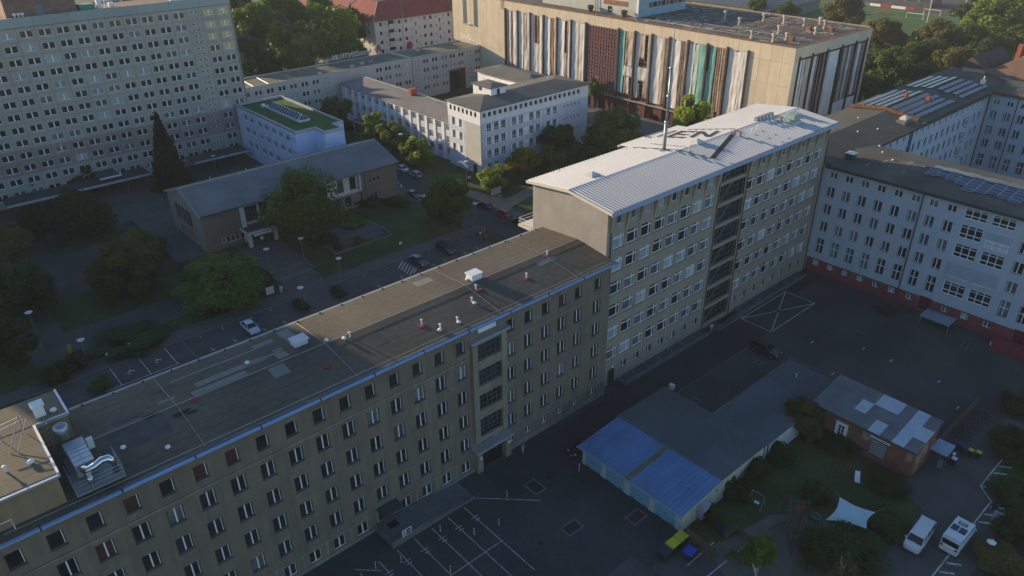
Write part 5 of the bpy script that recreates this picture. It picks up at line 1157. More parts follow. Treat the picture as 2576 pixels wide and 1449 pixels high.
# bays from the bare corner towards -; fractions of bay width, colour, bottom height (f0, f1 measured towards -Y side = right in the picture)
def bay_cloth(i, strips):
    y_hi = BY[i] + bay - .4; wd = bay - .75
    for f0, f1, col, zb, zt, rag in strips:
        cloth(y_hi - f1 * wd, y_hi - f0 * wd, zb, zt, col, 1, rag)
Zt, Zb = 26.3, 8.4
bay_cloth(0, [(.02, .42, 'white', 8.2, Zt, .2), (.43, .70, 'white', 8.2, Zt, .2), (.71, .98, 'white', 8.2, Zt, .2)])
bay_cloth(1, [(.1, .42, 'turq', 8.3, Zt, .3), (.5, .58, 'brown', 8.3, Zt, .5), (.62, .7, 'brown', 8.3, Zt, .5), (.75, .82, 'buff', 10, Zt, .5), (.88, .98, 'brown', 9, Zt, .5), (0, .08, 'grey', 9, 20, .4)])
bay_cloth(2, [(0, .34, 'white', 8.3, Zt, .3), (.35, .6, 'mint', 8.3, Zt, .3), (.61, .98, 'turq', 8.3, Zt, .5)])
bay_cloth(3, [(0, .62, 'white', 8.3, Zt, .3), (.66, .72, 'brown', 9, Zt, .5), (.76, .83, 'brown', 9, Zt, .5), (.88, .97, 'buff', 8.8, Zt, .5)])
bay_cloth(4, [(0, .58, 'white', 8.3, Zt, .4), (.59, .8, 'buff', 8.3, Zt, .5), (.84, .98, 'brown', 8.5, Zt, .6)])
bay_cloth(5, [(.02, .28, 'grey', 8.5, Zt, .6), (.3, .62, 'buff', 19.5, Zt, 1.0), (0, .98, 'grey', 13.5, 17.5, .8), (.68, .76, 'mint', 9, 16, .7), (.82, .97, 'buff', 9, Zt, .8), (.3, .4, 'brown', 9, 13, .6)])
bay_cloth(6, [(0, .38, 'turq', 9.0, Zt, .4), (.45, .56, 'brown', 9, Zt, .6), (.58, .95, 'buff', 16.5, Zt, 1.0), (.3, .98, 'grey', 14, 17, .5), (.6, .8, 'grey', 9, 14.0, .8)])
bay_cloth(8, [(0, .45, 'white', 9, Zt, .3), (.46, .62, 'buff', 9, Zt, .5), (.63, .97, 'white', 9, Zt, .3)])
bay_cloth(9, [(0, .55, 'white', 9, Zt, .4), (.56, .7, 'grey', 9, 17, .3), (.74, .84, 'brown', 10, Zt, .6), (.86, .98, 'white', 9, Zt, .4)])
bay_cloth(10, [(0, .5, 'white', 9, Zt, .3), (.55, .64, 'brown', 9.5, Zt, .6), (.68, .78, 'brown', 9.5, Zt, .6), (.82, .97, 'buff', 9, Zt, .5)])
bay_cloth(11, [(0, .2, 'white', 8.8, Zt, .3), (.2, .7, 'grey', 8.8, 18, .6), (.22, .34, 'brown', 17, Zt, .6), (.5, .6, 'brown', 17, Zt, .6), (.72, .97, 'white', 8.8, Zt, .3)])
bay_cloth(12, [(0, .42, 'white', 8.8, Zt, .4), (.45, .7, 'buff', 14, Zt, .8), (.45, .97, 'grey', 8.8, 15, .4), (.75, .97, 'white', 14, Zt, .5)])
bay_cloth(13, [(.05, .2, 'buff', 9, Zt, .8), (.25, .45, 'grey', 9, Zt, .8), (.5, .6, 'brown', 9, Zt, .8), (.65, .95, 'white', 9, Zt, .6)])
# narrow end: pilasters and cloth
PX = [169.5, 175.3, 182.3, 189.5, 196.5, 202.2]
for x in PX: part('pilaster', PILM, E_, (x - .2, YE0 - .3, 7.6, x + .2, YE0 + .3, 26.9))
part('cloth_rail', PILM, E_, (169.5, YE0 - .12, 26.05, 202.2, YE0 + .1, 26.25))
part('corner_slab', CONW, E_, (202.5, YE0, 0, XE1 + .2, YE0 + .3, 26.3), (XE + .3, YE0, 7, 169.2, YE0 + .3, 26.3))
for x0, x1, col, zb, zt in ((169.8, 171.2, 'white', 8, 25.9), (171.4, 172.6, 'grey', 8, 25.9), (172.9, 174.9, 'buff', 8, 25.9), (175.6, 177.6, 'grey', 9, 25.9), (177.9, 178.5, 'brown', 9, 25.9), (179.4, 180.0, 'brown', 9, 25.9), (181.0, 181.9, 'brown', 10, 25.9), (182.6, 184, 'grey', 8, 25.9), (184.1, 188.6, 'white', 9.5, 25.9), (189.9, 190.9, 'brown', 12, 25.9), (191.2, 192.2, 'buff', 12, 25.9), (192.5, 193.2, 'brown', 12, 25.9), (193.5, 194.6, 'grey', 12, 25.9), (194.8, 196.2, 'brown', 12, 25.9), (196.8, 198.2, 'brown', 12.5, 25.9), (198.4, 199.6, 'white', 12.5, 25.9), (199.9, 201.8, 'brown', 12.5, 25.9), (183, 189.2, 'grey', 7.5, 9.6), (189.8, 201.8, 'white', 8, 12.2)): cloth(x0, x1, zb, zt, col, 0, .4)
part('lower_end_wall', CONW, E_, (XE + .3, YE0 + .1, 0, XE1, YE0 + .3, 7.6))
# roof
part('roof', ROOF_E, E_, (XE + .5, YE0 + .5, ZE - .4, XE1, YE1, ZE - .02)); 
for k in range(44):
    mb = MB(); y0 = YE0 + k * 2.95; mb.box(XE - .08, y0, ZE - .03 + .03 * rnd.random(), XE + .55 + .3 * rnd.random(), min(YE1, y0 + 2.9), ZE + .1 + .12 * rnd.random()); build(mb, 'rusty_coping', RUSTY, E_)
for k in range(12): mb = MB(); x0 = XE + .9 + k * 3.05; mb.box(x0, YE0 - .06, ZE - .02, x0 + 3, YE0 + .5 + .3 * rnd.random(), ZE + .1 + .1 * rnd.random()); build(mb, 'rusty_coping', RUSTY, E_)
for k in range(40): mb = MB(); y0 = YE0 + .6 + k * 3.2; mb.box(XE1 - .2, y0, ZE - .02, XE1 + .3, y0 + 3.1, ZE + .25); build(mb, 'back_coping', mat('coping_tan', (0.36, 0.27, 0.19), 0.85, 0.25), E_)
mb = MB()
for k in range(220):
    y0, x0 = YE0 + 2 + rnd.random() * 50, XE + 2 + rnd.random() * 33; w_, d_ = (.6 + 3 * rnd.random(), .1 + .35 * rnd.random()) if k % 3 else (.1 + .3 * rnd.random(), .8 + 3 * rnd.random()); mb.box(x0, y0, ZE - .02, x0 + w_, y0 + d_, ZE + .03 + .1 * rnd.random())
build(mb, 'roof_debris', mat('debris_pale', (0.34, 0.30, 0.26), 0.9, 0.4, 2), E_)
for xx in (172.0, 178.0, 184, 190, 196.5):
    mb = MB(); mb.tube([(xx, YE0 + 2, ZE + .1), (xx + .2, 142, ZE + .1)], .06, 5); build(mb, 'roof_pipe', RUSTY if xx > 180 else STEEL, E_)
PIPEW = mat('vent_pipe_tan', (0.5, 0.4, 0.33), 0.8, 0.2)
for x, y in ((182.9, 117), (192.5, 115.8), (169.9, 104.8), (169.9, 98.9), (180, 103.6), (192.3, 109.6), (194, 99), (193.5, 104.4), (174, 97.8), (186, 97), (199, 103), (188, 125)):
    mb = MB(); h = 1.0 + .8 * rnd.random(); mb.lathe([(.38, ZE - .05), (.38, ZE + .3), (.26, ZE + .35), (.24, ZE + h), (.5, ZE + h + .05), (.5, ZE + h + .4), (.3, ZE + h + .5)], (x, y), 9); build(mb, 'roof_ventilator', PIPEW, E_)
for x, y in ((174.4, 96.6), (192.5, 96.3), (190, 101)): part('roof_box', RUSTY, E_, (x - .6, y - .6, ZE - .02, x + .6, y + .6, ZE + .9))
for x, y in ((171.4, 160), (171.3, 147)):
    mb = MB(); mb.lathe([(.7, ZE - .1), (.75, ZE + .6), (1.05, ZE + 1.3), (.95, ZE + 1.7), (.75, ZE + 1.75), (.7, ZE + 1.2)], (x, y), 12); build(mb, 'roof_fan', mat('fan_rust', (0.12, 0.085, 0.075), 0.8, 0.3), E_)
PENT = mat('penthouse_sheet', (0.40, 0.41, 0.38), 0.7, 0.1, 0.5, lines=(1, .45, .12, .25, 0)); PENTB = mat('penthouse_blue', (0.26, 0.38, 0.45), 0.7, 0.12)
PH = part('roof_house', PENT, E_, (173.0, 143.4, ZE - .1, 194.6, 182, ZE + 5.2)); part('roof_house_end', PENTB, E_, (173.02, 143.3, ZE - .05, 194.5, 143.39, ZE + 4.6)); part('roof_house_roof', ROOF_D, E_, (172.7, 143.0, ZE + 5.2, 195, 182.4, ZE + 5.4)); part('roof_house_corner', WHITE, E_, (172.9, 143.25, ZE, 173.15, 143.9, ZE + 5.1))
part('rusty_window_band', RUSTY, E_, (172.93, 147.2, ZE + 2.4, 172.98, 156.3, ZE + 3.7)); 
for k in range(9): part('roof_house_window', PANE['dark'] if k % 2 else RUSTY, E_, (177.5 + k * 1.9, 143.22, ZE + 2.2, 179 + k * 1.9, 143.28, ZE + 3.5))
part('satellite_door', PANE['dark'], E_, (172.9, 153.2, ZE + .3, 172.96, 154.6, ZE + 2))
mb = MB(); mb.lathe([(.05, ZE + .9), (.7, ZE + 1.3), (.75, ZE + 1.35)], (171.6, 152), 10); build(mb, 'dish', PENTB, E_)
mb = MB()
for yy in (158.3, 159.3, 160.2): mb.tube([(172.8, yy, ZE), (172.8, yy, ZE + 5)], .05, 4)
build(mb, 'ladder', STEEL, E_)
mb = MB(); mb.tube([(XE - .25, 214.8, 29), (XE - .25, 214.8, 19.6), (XE - .25, 211.3, 19.6)], .22, 6); mb.tube([(XE - .25, 209, 29), (XE - .25, 209, 19.4)], .22, 6); build(mb, 'steel_bracket', PENT, E_)
GRAF = mat('graffiti_white', (0.9, 0.9, 0.86), 0.7, 0.2); me = text_mesh('GRASIL', 2.3, 'graffiti', GRAF, .01); o = link('graffiti', me, E_, loc=(XE - .03, 217.3, 14.5)); o.rotation_euler = (math.pi / 2, 0, -math.pi / 2)

# ================================================================ red-roofed flats behind the clinic wing
PL_R = mat('render_cream_white', (0.56, 0.54, 0.52), 0.9, 0.05, 0.3); TILE = mat('roof_tiles_red', (0.24, 0.055, 0.045), 0.85, 0.15, 0.4, lines=(2, .35, .3, .25, 0), fine=0.1)
RH = thing('red_roof_flats', 'five-storey white flats with steep dark-red tiled roof beyond the clinic', 'building', (180, 258, 0))
f1 = Fac(RH, 0, 252, 154, 205, 0, 17.2, PL_R, depth=.14)
for z in (15.85, 12.65, 9.4, 6.2, 3.0):
    for x, w_, h_ in ((156.9, 1.3, 1.5), (158.8, .5, .9), (163.6, .5, .9), (165.1, 1.2, 1.5), (168.1, 1.2, 1.5), (170.6, .5, .9), (174.3, .5, .9), (176.8, 1.2, 1.5), (179.6, 1.2, 1.5), (182.1, .5, .9), (185.8, .5, .9), (188.4, 1.2, 1.5), (191.2, 1.2, 1.5), (194, 1.2, 1.5), (197, 1.2, 1.5), (200, 1.2, 1.5)):
        f1.win(x, z, w_, h_, 'singlew', weights=WD)
    for x in (172.5, 184.0): f1.win(x, z - 1.6 if z > 4 else z, .7, 1.7, 'singlew', weights=WD)
    f1.h.append((160.0, 162.7, z - .9, z + 1.0)); f1.part('balcony', 159.9, 162.8, z - 1.2, z - .2, .0, .9, PL_R); part('balcony_recess', PANE['dark'], RH, (160.0, 252.22, z - .9, 162.7, 252.26, z + 1.0))
f1.done()
f2 = Fac(RH, 1, 154, 252, 330, 0, 17.2, PL_R, depth=.14)
for i in range(20):
    for z in (15.85, 12.65, 9.4, 6.2): f2.win(256.2 + i * 3.6, z, 1.2, 1.5, 'singlew', weights=WD)
f2.done(); shell(RH, 154, 205, 252, 264, 0, 17.2, PL_R, 'E')
mb = MB(); e, r_ = 17.1, 23.0
mb.quad((153.3, 251.3, e), (206, 251.3, e), (206, 258, r_), (160.2, 258, r_)); mb.quad((153.3, 251.3, e), (160.2, 258, r_), (160.2, 331, r_), (153.3, 331, e)); mb.quad((160.2, 258, r_), (206, 258, r_), (206, 264.7, e), (167, 264.7, e)); mb.quad((160.2, 258, r_), (167, 264.7, e), (167, 331, e), (160.2, 331, r_)); build(mb, 'roof', TILE, RH)
part('gutter', STEEL, RH, (153.1, 251.15, 17.0, 206, 251.32, 17.15)); 
for x in (154.1, 166.4, 190.2): mb = MB(); mb.tube([(x, 251.9, 0), (x, 251.9, 17)], .09, 5); build(mb, 'downpipe', STEEL, RH)
for p, q in (((153.3, 251.3, e + .08), (160.2, 258, r_ + .08)), ((166.4, 251.4, e + .1), (170, 258, r_ + .08)), ((153.4, 275, e + .1), (160.2, 272, r_ + .08)), ((190.2, 251.4, e + .1), (191, 258, r_ + .1))): mb = MB(); mb.tube([p, q], .16, 5); build(mb, 'hip_tiles', STEEL, RH)
for k in range(11): y = 254.5 + k * 3.4; part('roof_light', PATCHM, RH, (154.9, y, e + 1.5, 155.5, y + .5, e + 2.0))
part('chimney', BRICKC, RH, (187, 255, 20, 188.5, 256, 22.6))

# brown-roofed house at the east
BH = thing('brown_roof_house', 'old house with brown hipped roof and brick chimneys behind solar roof', 'building', (215, 55, 0))
part('walls', PL_C, BH, (206.4, 20, 0, 226, 63, 21.8)); hip(BH, 206.4, 226, 20, 62.6, 22.1, 6.5, mat('roof_tiles_brown', (0.19, 0.115, 0.08), 0.85, 0.12, 0.4, lines=(2, .3, .3, .2, 0)), 'roof', .7)
part('old_gable_wall', mat('old_brick_pale', (0.34, 0.28, 0.22), 0.9, 0.3, 1.2), BH, (205.6, 62.8, 18, 209, 68, 22.6)); 
mb = MB(); mb.prism([(62.8, 22.4), (69.5, 22.4), (66.5, 25.2)], 0, 206, 224); build(mb, 'rear_roof', mat('roof_tiles_dark', (0.10, 0.065, 0.055), 0.85, 0.2), BH)
for x, y in ((214.6, 59.4), (221, 55.5)): part('chimney', BRICKC, BH, (x - .6, y - .5, 23.5, x + .6, y + .5, 28))

# ================================================================ yard buildings
GAR = thing('garage_block', 'low garage block with bright blue seamed metal front roof', 'garage', (62, 42, 0))
BLUER = mat('seam_metal_blue', (0.125, 0.225, 0.40), 0.55, 0.16, 0.3, objvar=0.06, metal=0.1); GDOOR = mat('garage_door_blue', (0.16, 0.34, 0.46), 0.6, 0.06, 0.5, objvar=0.03); GWALL = mat('garage_render', (0.47, 0.42, 0.33), 0.9, 0.1, 0.4, streak=0.12); FLAT = mat('flat_roof_slate', (0.085, 0.093, 0.10), 0.85, 0.18, 0.15, fine=0.08, stain=((0.10, 0.115, 0.13), 0.12, 0.5, 0.7))
fga = Fac(GAR, 1, 54.6, 34.0, 49.4, 0, 3.0, mat('garage_pier_pale', (0.42, 0.47, 0.48), 0.85, 0.1), depth=.12)
gd = [(34.9, 37.9), (38.7, 41.7), (42.5, 45.5), (46.2, 49.0)]
for a, b in gd: fga.h.append((a, b, 0, 2.6)); part('garage_door', GDOOR, GAR, (54.68, a, 0, 54.74, b, 2.6)); part('door_handle', BLK, GAR, (54.63, (a + b) / 2 - .05, 1.1, 54.68, (a + b) / 2 + .05, 1.2)); part('door_vent', BLK, GAR, (54.66, a + .3, .12, 54.68, a + .8, .2)); part('door_vent', BLK, GAR, (54.66, b - .8, .12, 54.68, b - .3, .2))
fga.done()
mb = MB(); mb.quad((54.6, 34, 0), (70.8, 34, 0), (70.8, 34, 3.45), (61.6, 34, 3.6), (54.6, 34, 3.0)); mb.quad((70.8, 49.6, 0), (54.6, 49.4, 0), (54.6, 49.4, 3.0), (61.6, 49.5, 3.6), (70.8, 49.6, 3.45)); mb.quad((70.8, 34, 0), (70.8, 49.6, 0), (70.8, 49.6, 3.45), (70.8, 34, 3.45)); build(mb, 'wall', GWALL, GAR)
def sp(y0, y1):
    k = round(y1 - y0, 2); mb = MB(); mb.quad((54.0, y0, 2.98), (61.5, y0, 3.66), (61.5, y1, 3.66), (54.0, y1, 2.98)); mb.prism([(54.0, 2.98), (54.0, 3.06), (61.5, 3.74), (61.5, 3.66)], 1, y0, y0 + .05); build(mb, 'roof_panel', BLUER, GAR)
for k in range(25):
    y0 = 33.7 + k * .64
    if not 40.9 < y0 < 41.6: sp(y0, y0 + .63)
part('roof_joint', mat('moss_joint', (0.14, 0.13, 0.09), 0.9, 0.3), GAR, (55, 41.3, 3.0, 61.4, 42.1, 3.05)); mb = MB(); mb.prism([(54.0, 3.0), (54.0, 3.09), (61.5, 3.71), (61.5, 3.66)], 1, 41.35, 42.05); build(mb, 'roof_joint', mat('moss_joint', (0.14, 0.13, 0.09), 0.9, 0.3), GAR)
part('front_gutter', mat('gutter_blue_grey', (0.24, 0.3, 0.36), 0.5), GAR, (53.82, 33.6, 2.82, 53.98, 49.8, 2.96)); mb = MB(); mb.tube([(54.6, 33.8, 3.12), (54.6, 49.7, 3.12)], .03, 5); build(mb, 'snow_bar', STEEL, GAR)
mb = MB(); mb.prism([(61.52, 3.5), (61.52, 3.72), (70.95, 3.55), (70.95, 3.4)], 1, 33.8, 49.8); build(mb, 'rear_roof', FLAT, GAR); part('roof_edge', mat('edge_green', (0.10, 0.13, 0.11), 0.7), GAR, (61.42, 33.7, 3.7, 61.6, 49.9, 3.8)); part('roof_edge', KERB, GAR, (70.9, 33.8, 3.5, 71.02, 49.8, 3.6))
part('vent_hood', mat('hood_blue', (0.34, 0.37, 0.44), 0.6), GAR, (57.4, 33.2, 1.5, 58.9, 33.98, 2.3), (57.6, 33.4, .2, 58.6, 33.98, 1.5)); part('vent_knob', BLK, GAR, (60.8, 33.9, 2.3, 60.95, 33.99, 2.45))
FS = thing('flat_shed', 'dark flat-roofed shed adjoining the garage block towards the brick hut', 'shed', (80, 38, 0))
mb = MB(); mb.quad((71.1, 34, 0), (90, 34, 0), (90, 34, 3.2), (71.1, 34, 3.2)); mb.quad((90, 34, 0), (90, 41.9, 0), (90, 41.9, 3.2), (90, 34, 3.2)); mb.quad((90, 41.9, 0), (71.1, 41.9, 0), (71.1, 41.9, 3.2), (90, 41.9, 3.2)); build(mb, 'wall', mat('shed_render_pale', (0.50, 0.49, 0.49), 0.9, 0.08, 0.4, streak=.1), FS)
part('roof', FLAT, FS, (71.05, 33.8, 3.2, 90.0, 42.0, 3.32)); part('roof_edge', KERB, FS, (71.05, 41.95, 3.3, 90, 42.07, 3.4)); part('parapet', mat('parapet_dark_brick', (0.11, 0.09, 0.085), 0.9, 0.2), FS, (90.02, 33.9, 0, 90.3, 42.1, 3.5)); vent_pipe(FS, 86.6, 39.0, 3.3, .6, .06); part('downpipe', DSTEEL, FS, (71.5, 33.85, 0, 71.62, 33.97, 3.2))
BRICKR = mat('brick_red_old', (0.20, 0.078, 0.055), 0.9, 0.22, 0.6, fine=0.2, bump=0.2, bscale=12, stain=((0.32, 0.2, 0.15), 0.5, 0.55, 0.7)); CORR = mat('corrugated_asbestos', (0.155, 0.155, 0.16), 0.85, 0.2, 0.5, fine=0.15); CORRW = mat('corrugated_pale', (0.42, 0.46, 0.52), 0.6, 0.1, 0.8)
BS = thing('brick_hut', 'red brick hut with patched grey corrugated roof in the garden', 'hut', (85, 27, 0))
fbs = Fac(BS, 1, 82.2, 20.6, 33.6, 0, 4.3, BRICKR, depth=.15); fbs.h += [(29.0, 30.6, .35, 3.2)]; fbs.done()
fb2 = Fac(BS, 0, 20.6, 82.2, 88.2, 0, 4.3, BRICKR, top=[(82.2, 4.3), (88.2, 4.3), (88.2, 5.2)]); fb2.done(); mb = MB(); mb.quad((88.2, 20.6, 0), (88.2, 33.6, 0), (88.2, 33.6, 5.1), (88.2, 20.6, 5.1)); mb.quad((88.2, 33.6, 0), (82.2, 33.6, 0), (82.2, 33.6, 4.2), (88.2, 33.6, 5.1)); build(mb, 'wall', BRICKR, BS)
part('door', WHITE, BS, (82.24, 29.0, .35, 82.3, 30.6, 3.2)); part('door_glazing', PANE['dark'], BS, *[(82.2, 29.45 + i * .42, 1.3 + j * .5, 82.235, 29.75 + i * .42, 1.7 + j * .5) for i in range(2) for j in range(3)])
LV = mat('louvre_white', (0.55, 0.55, 0.53), 0.7, 0.1); part('louvre_frame', PANE['dark'], BS, (82.14, 23.9, 1.0, 82.19, 25.9, 3.3)); part('louvre_head', LV, BS, (82.05, 23.7, 3.3, 82.19, 26.1, 3.6))
for k in range(7): part('louvre_slat', LV, BS, (82.06, 23.95, 1.1 + k * .31, 82.13, 25.85, 1.18 + k * .31))
for y0, y1 in ((26.5, 28.4),): pass
def corr(x0, z0, x1, z1, y0, y1, mt):
    mb = MB(); y = y0; p = .2
    def q(ya, yb, da, db): mb.quad((x0, ya, z0 + da), (x0, yb, z0 + db), (x1, yb, z1 + db), (x1, ya, z1 + da))
    while y < y1 - .01: q(y, y + p / 2, 0, .05); q(y + p / 2, y + p, .05, 0); y += p
    return build(mb, 'roof_sheet', mt, BS)
pale = {(1, 1), (2, 2), (3, 0), (6, 2), (6, 1), (6, 0), (7, 0), (8, 1)}
for i in range(9):
    for j in range(3):
        xa, xb = 81.7 + j * 2.35, 81.7 + (j + 1) * 2.35 + .12; za, zb = 4.32 + (xa - 81.7) * .14, 4.32 + (xb - 81.7) * .14
        y1 = 34.0 - i * 1.5; corr(xa, za + .012 * j, xb, zb + .012 * j, y1 - 1.5, y1, CORRW if (i, j) in {(3, 1), (4, 2), (5, 2), (5, 0), (7, 2), (7, 1), (7, 0), (8, 1), (8, 0)} and not (i, j) == (8, 0) else CORR)
part('gutter', DSTEEL, BS, (81.5, 20.4, 4.2, 81.68, 33.9, 4.32)); 
SH = thing('bin_shelter', 'small shelter with blue sheet roof beside the brick hut', 'shelter', (88, 19.6, 0))
mb = MB(); mb.prism([(86.8, 2.15), (86.8, 2.2), (89.3, 2.45), (89.3, 2.4)], 1, 18.5, 20.55); build(mb, 'roof', mat('sheet_blue_grey', (0.26, 0.36, 0.46), 0.5, 0.1), SH)
for x, y in ((86.9, 18.6), (89.2, 18.6), (86.9, 20.4), (89.2, 20.4)): part('post', DSTEEL, SH, (x - .05, y - .05, 0, x + .05, y + .05, 2.2))
part('side_board', mat('shelter_board', (0.2, 0.2, 0.2), 0.8), SH, (86.9, 18.5, 0, 87.0, 19.3, 1.4), (89.15, 18.6, .3, 89.22, 20.4, 1.8))
# ================================================================ trees and shrubs
BARK = mat('bark', (0.07, 0.055, 0.042), 0.95, 0.25, 1.5); BIRCHB = mat('birch_bark', (0.45, 0.43, 0.38), 0.9, 0.3, 3.0)
LEAF = {'dark': leafmat('leaf_dark', (0.052, 0.085, 0.026)), 'mid': leafmat('leaf_mid', (0.085, 0.145, 0.024), (.02, .02, 0)), 'fresh': leafmat('leaf_fresh', (0.125, 0.20, 0.026), (.03, .02, 0)), 'yellow': leafmat('leaf_yellow', (0.20, 0.18, 0.022), (.06, .03, 0)), 'olive': leafmat('leaf_olive', (0.105, 0.115, 0.034), (.03, .01, 0)), 'bright': leafmat('leaf_bright', (0.20, 0.30, 0.018), (.03, .03, 0)), 'needle': leafmat('leaf_needle', (0.022, 0.04, 0.02)), 'red': leafmat('leaf_red', (0.12, 0.03, 0.02))}
def leaf_mesh(name, pos, nrm, size, tone, aspect=1.0):
    n_ = len(pos); g = np.random.RandomState(n_ % 97); r_ = g.normal(size=(n_, 3)); a = np.cross(nrm, r_); a /= np.linalg.norm(a, axis=1)[:, None] + 1e-9; b = np.cross(nrm, a)
    s = (size * (.7 + .6 * g.rand(n_)))[:, None]; A_, B_ = a * s, b * s * aspect
    v = np.stack([pos - A_ - B_ * .4, pos + A_ * .3 - B_, pos + A_ + B_ * .3, pos - A_ * .2 + B_], 1).reshape(-1, 3)
    me = bpy.data.meshes.new(name); me.vertices.add(n_ * 4); me.vertices.foreach_set('co', v.ravel().astype(np.float32)); me.loops.add(n_ * 4); me.loops.foreach_set('vertex_index', np.arange(n_ * 4, dtype=np.int32))
    me.polygons.add(n_); me.polygons.foreach_set('loop_start', np.arange(0, n_ * 4, 4, dtype=np.int32)); me.polygons.foreach_set('loop_total', np.full(n_, 4, dtype=np.int32))
    at_ = me.attributes.new('tone', 'FLOAT', 'POINT'); at_.data.foreach_set('value', np.repeat(tone, 4).astype(np.float32)); me.update(); me.validate(); me.materials.append(LEAF['mid']); return me
def crown(seed, n_leaf, n_cl, size, kind='broad'):
    g = np.random.RandomState(seed); cs = []
    while len(cs) < n_cl:
        p = g.uniform(-1, 1, 3); d = np.linalg.norm(p)
        if d > .86 or d < .30: continue
        if kind == 'broad' and p[2] < -.62: continue
        if kind == 'willow': p[2] = p[2] * .9
        cs.append(p)
    cs = np.array(cs); rad = g.uniform(.17, .33, n_cl)
    if kind == 'shrub': rad = g.uniform(.2, .4, n_cl)
    k = g.choice(n_cl, n_leaf, p=rad ** 2 / (rad ** 2).sum()); d = g.normal(size=(n_leaf, 3)); d /= np.linalg.norm(d, axis=1)[:, None]
    rr = rad[k] * (.35 + .75 * g.rand(n_leaf) ** .5); pos = cs[k] + d * rr[:, None]
    if kind == 'willow':
        pos[:, 2] -= .35 * g.rand(n_leaf) ** 2 * (np.hypot(pos[:, 0], pos[:, 1]) > .45)
    if kind == 'shrub': pos[:, 2] = np.maximum(pos[:, 2], -.95)
    out = pos / (np.linalg.norm(pos, axis=1)[:, None] + 1e-6); nrm = .5 * d + .35 * out + .5 * g.normal(size=(n_leaf, 3)) + np.array([0, 0, .25]); nrm /= np.linalg.norm(nrm, axis=1)[:, None]
    tone = np.clip(g.uniform(0, 1, n_cl)[k] * .6 + .4 * g.rand(n_leaf), 0, 1)
    return leaf_mesh('crown', pos, nrm, np.full(n_leaf, size), tone)
def conifer(seed, n_leaf, size):
    g = np.random.RandomState(seed); t = g.rand(n_leaf) ** .6; z = 1 - 2 * t; br = g.randint(0, 11, n_leaf); lay = np.floor(t * 13) / 13
    ang = br * 2 * np.pi / 11 + lay * 37 + g.normal(size=n_leaf) * .13; r_ = (t * .95 + .04) * (.15 + .85 * g.rand(n_leaf) ** .6) * (1 + .12 * np.sin(br * 5 + lay * 50))
    pos = np.stack([r_ * np.cos(ang), r_ * np.sin(ang), z - .10 * r_ + .02 * g.normal(size=n_leaf)], 1); nrm = g.normal(size=(n_leaf, 3)) * .6 + np.array([0, 0, 1]); nrm /= np.linalg.norm(nrm, axis=1)[:, None]
    return leaf_mesh('crown', pos, nrm, np.full(n_leaf, size), g.rand(n_leaf), .6)
CR = {'big': [crown(s, 8500, 44, .047) for s in (1, 2, 3, 4)], 'med': [crown(s, 5200, 30, .060) for s in (11, 12, 13)], 'shrub': [crown(s, 4200, 26, .062, 'shrub') for s in (21, 22, 23)], 'willow': [crown(31, 8500, 52, .034, 'willow')], 'conifer': [conifer(41, 9000, .05)], 'sparse': [crown(s, 3000, 26, .055) for s in (51, 52)]}
def trunk_mesh(seed):
    g = random.Random(seed); mb = MB(); mb.tube([(0, 0, -.02), (.1 * g.uniform(-1, 1), .1 * g.uniform(-1, 1), .35), (.25 * g.uniform(-1, 1), .25 * g.uniform(-1, 1), .72), (.3 * g.uniform(-1, 1), .3 * g.uniform(-1, 1), 1.15)], [1.25, .9, .6, .2], 7)
    for k in range(6):
        a = 2 * math.pi * k / 6 + g.random(); h = .5 + .08 * k; l_ = 7 + 5 * g.random(); mb.tube([(0, 0, h), (l_ * .45 * math.cos(a), l_ * .45 * math.sin(a), h + .22), (l_ * math.cos(a), l_ * math.sin(a), h + .42 + .15 * g.random())], [.5, .32, .1], 5)
    return mb.mesh('trunk', BARK)
TRK = [trunk_mesh(s) for s in (1, 2, 3)]
def tree(x, y, zc, r, kind='big', leaf='mid', label='', rv=None, z0=0.0, group=None, name='broadleaf_tree', cat='tree', bark=None):
    t = thing(name, label, cat, (x, y, z0), rnd.uniform(0, 6.28), group); rv = rv or r * .85
    c = link('crown', rnd.choice(CR[kind]), t, world_coords=False); c.location = (0, 0, zc - z0); c.scale = (r, r, rv); c.rotation_euler = (0, 0, rnd.uniform(0, 6.28))
    c.material_slots[0].link = 'OBJECT'; c.material_slots[0].material = LEAF[leaf]
    k = link('trunk', rnd.choice(TRK), t, world_coords=False); tr = max(.06, r * .045); k.scale = (tr, tr, zc - z0)
    if bark: k.material_slots[0].link = 'OBJECT'; k.material_slots[0].material = bark
    return t
def ptree(px, py, zc, rpx, *a, **k):
    p = at(px, py, zc); d = (p - Vector((0, 0, CAM_H))).length; return tree(p.x, p.y, zc, rpx * d / F_PX, *a, **k)
def ytree(px, py, Y, rpx, *a, **k):
    d = _F * F_PX + _R * (px - 1288) + _U * (724.5 - py); t = Y / d[1]; z = CAM_H + d[2] * t; rr = rpx * np.linalg.norm(d * t) / F_PX; return tree(d[0] * t, Y, z, rr, *a, **k)
gN = 'tall trees behind the clinic wing'; lN = 'tall dense green tree in the grove behind the clinic wing'
for px, py, Y, r_, lf in ((640, 70, 258, 62, 'mid'), (705, 35, 268, 60, 'fresh'), (612, 130, 238, 48, 'dark'), (735, 115, 240, 64, 'fresh'), (835, 85, 246, 78, 'fresh'), (765, 165, 231, 42, 'mid'), (885, 135, 236, 40, 'mid'), (596, 30, 270, 46, 'dark'), (800, 30, 272, 45, 'mid'), (680, 165, 233, 40, 'dark'), (880, 60, 262, 45, 'mid'), (620, 180, 226, 30, 'dark'), (560, 60, 290, 50, 'mid'), (700, 90, 255, 50, 'mid')):
    ytree(px, py, Y, r_, 'big', lf, {'mid': 'plain green', 'dark': 'deep green', 'fresh': 'light fresh-green'}[lf] + ' tall tree in the grove behind the clinic wing', group=gN)
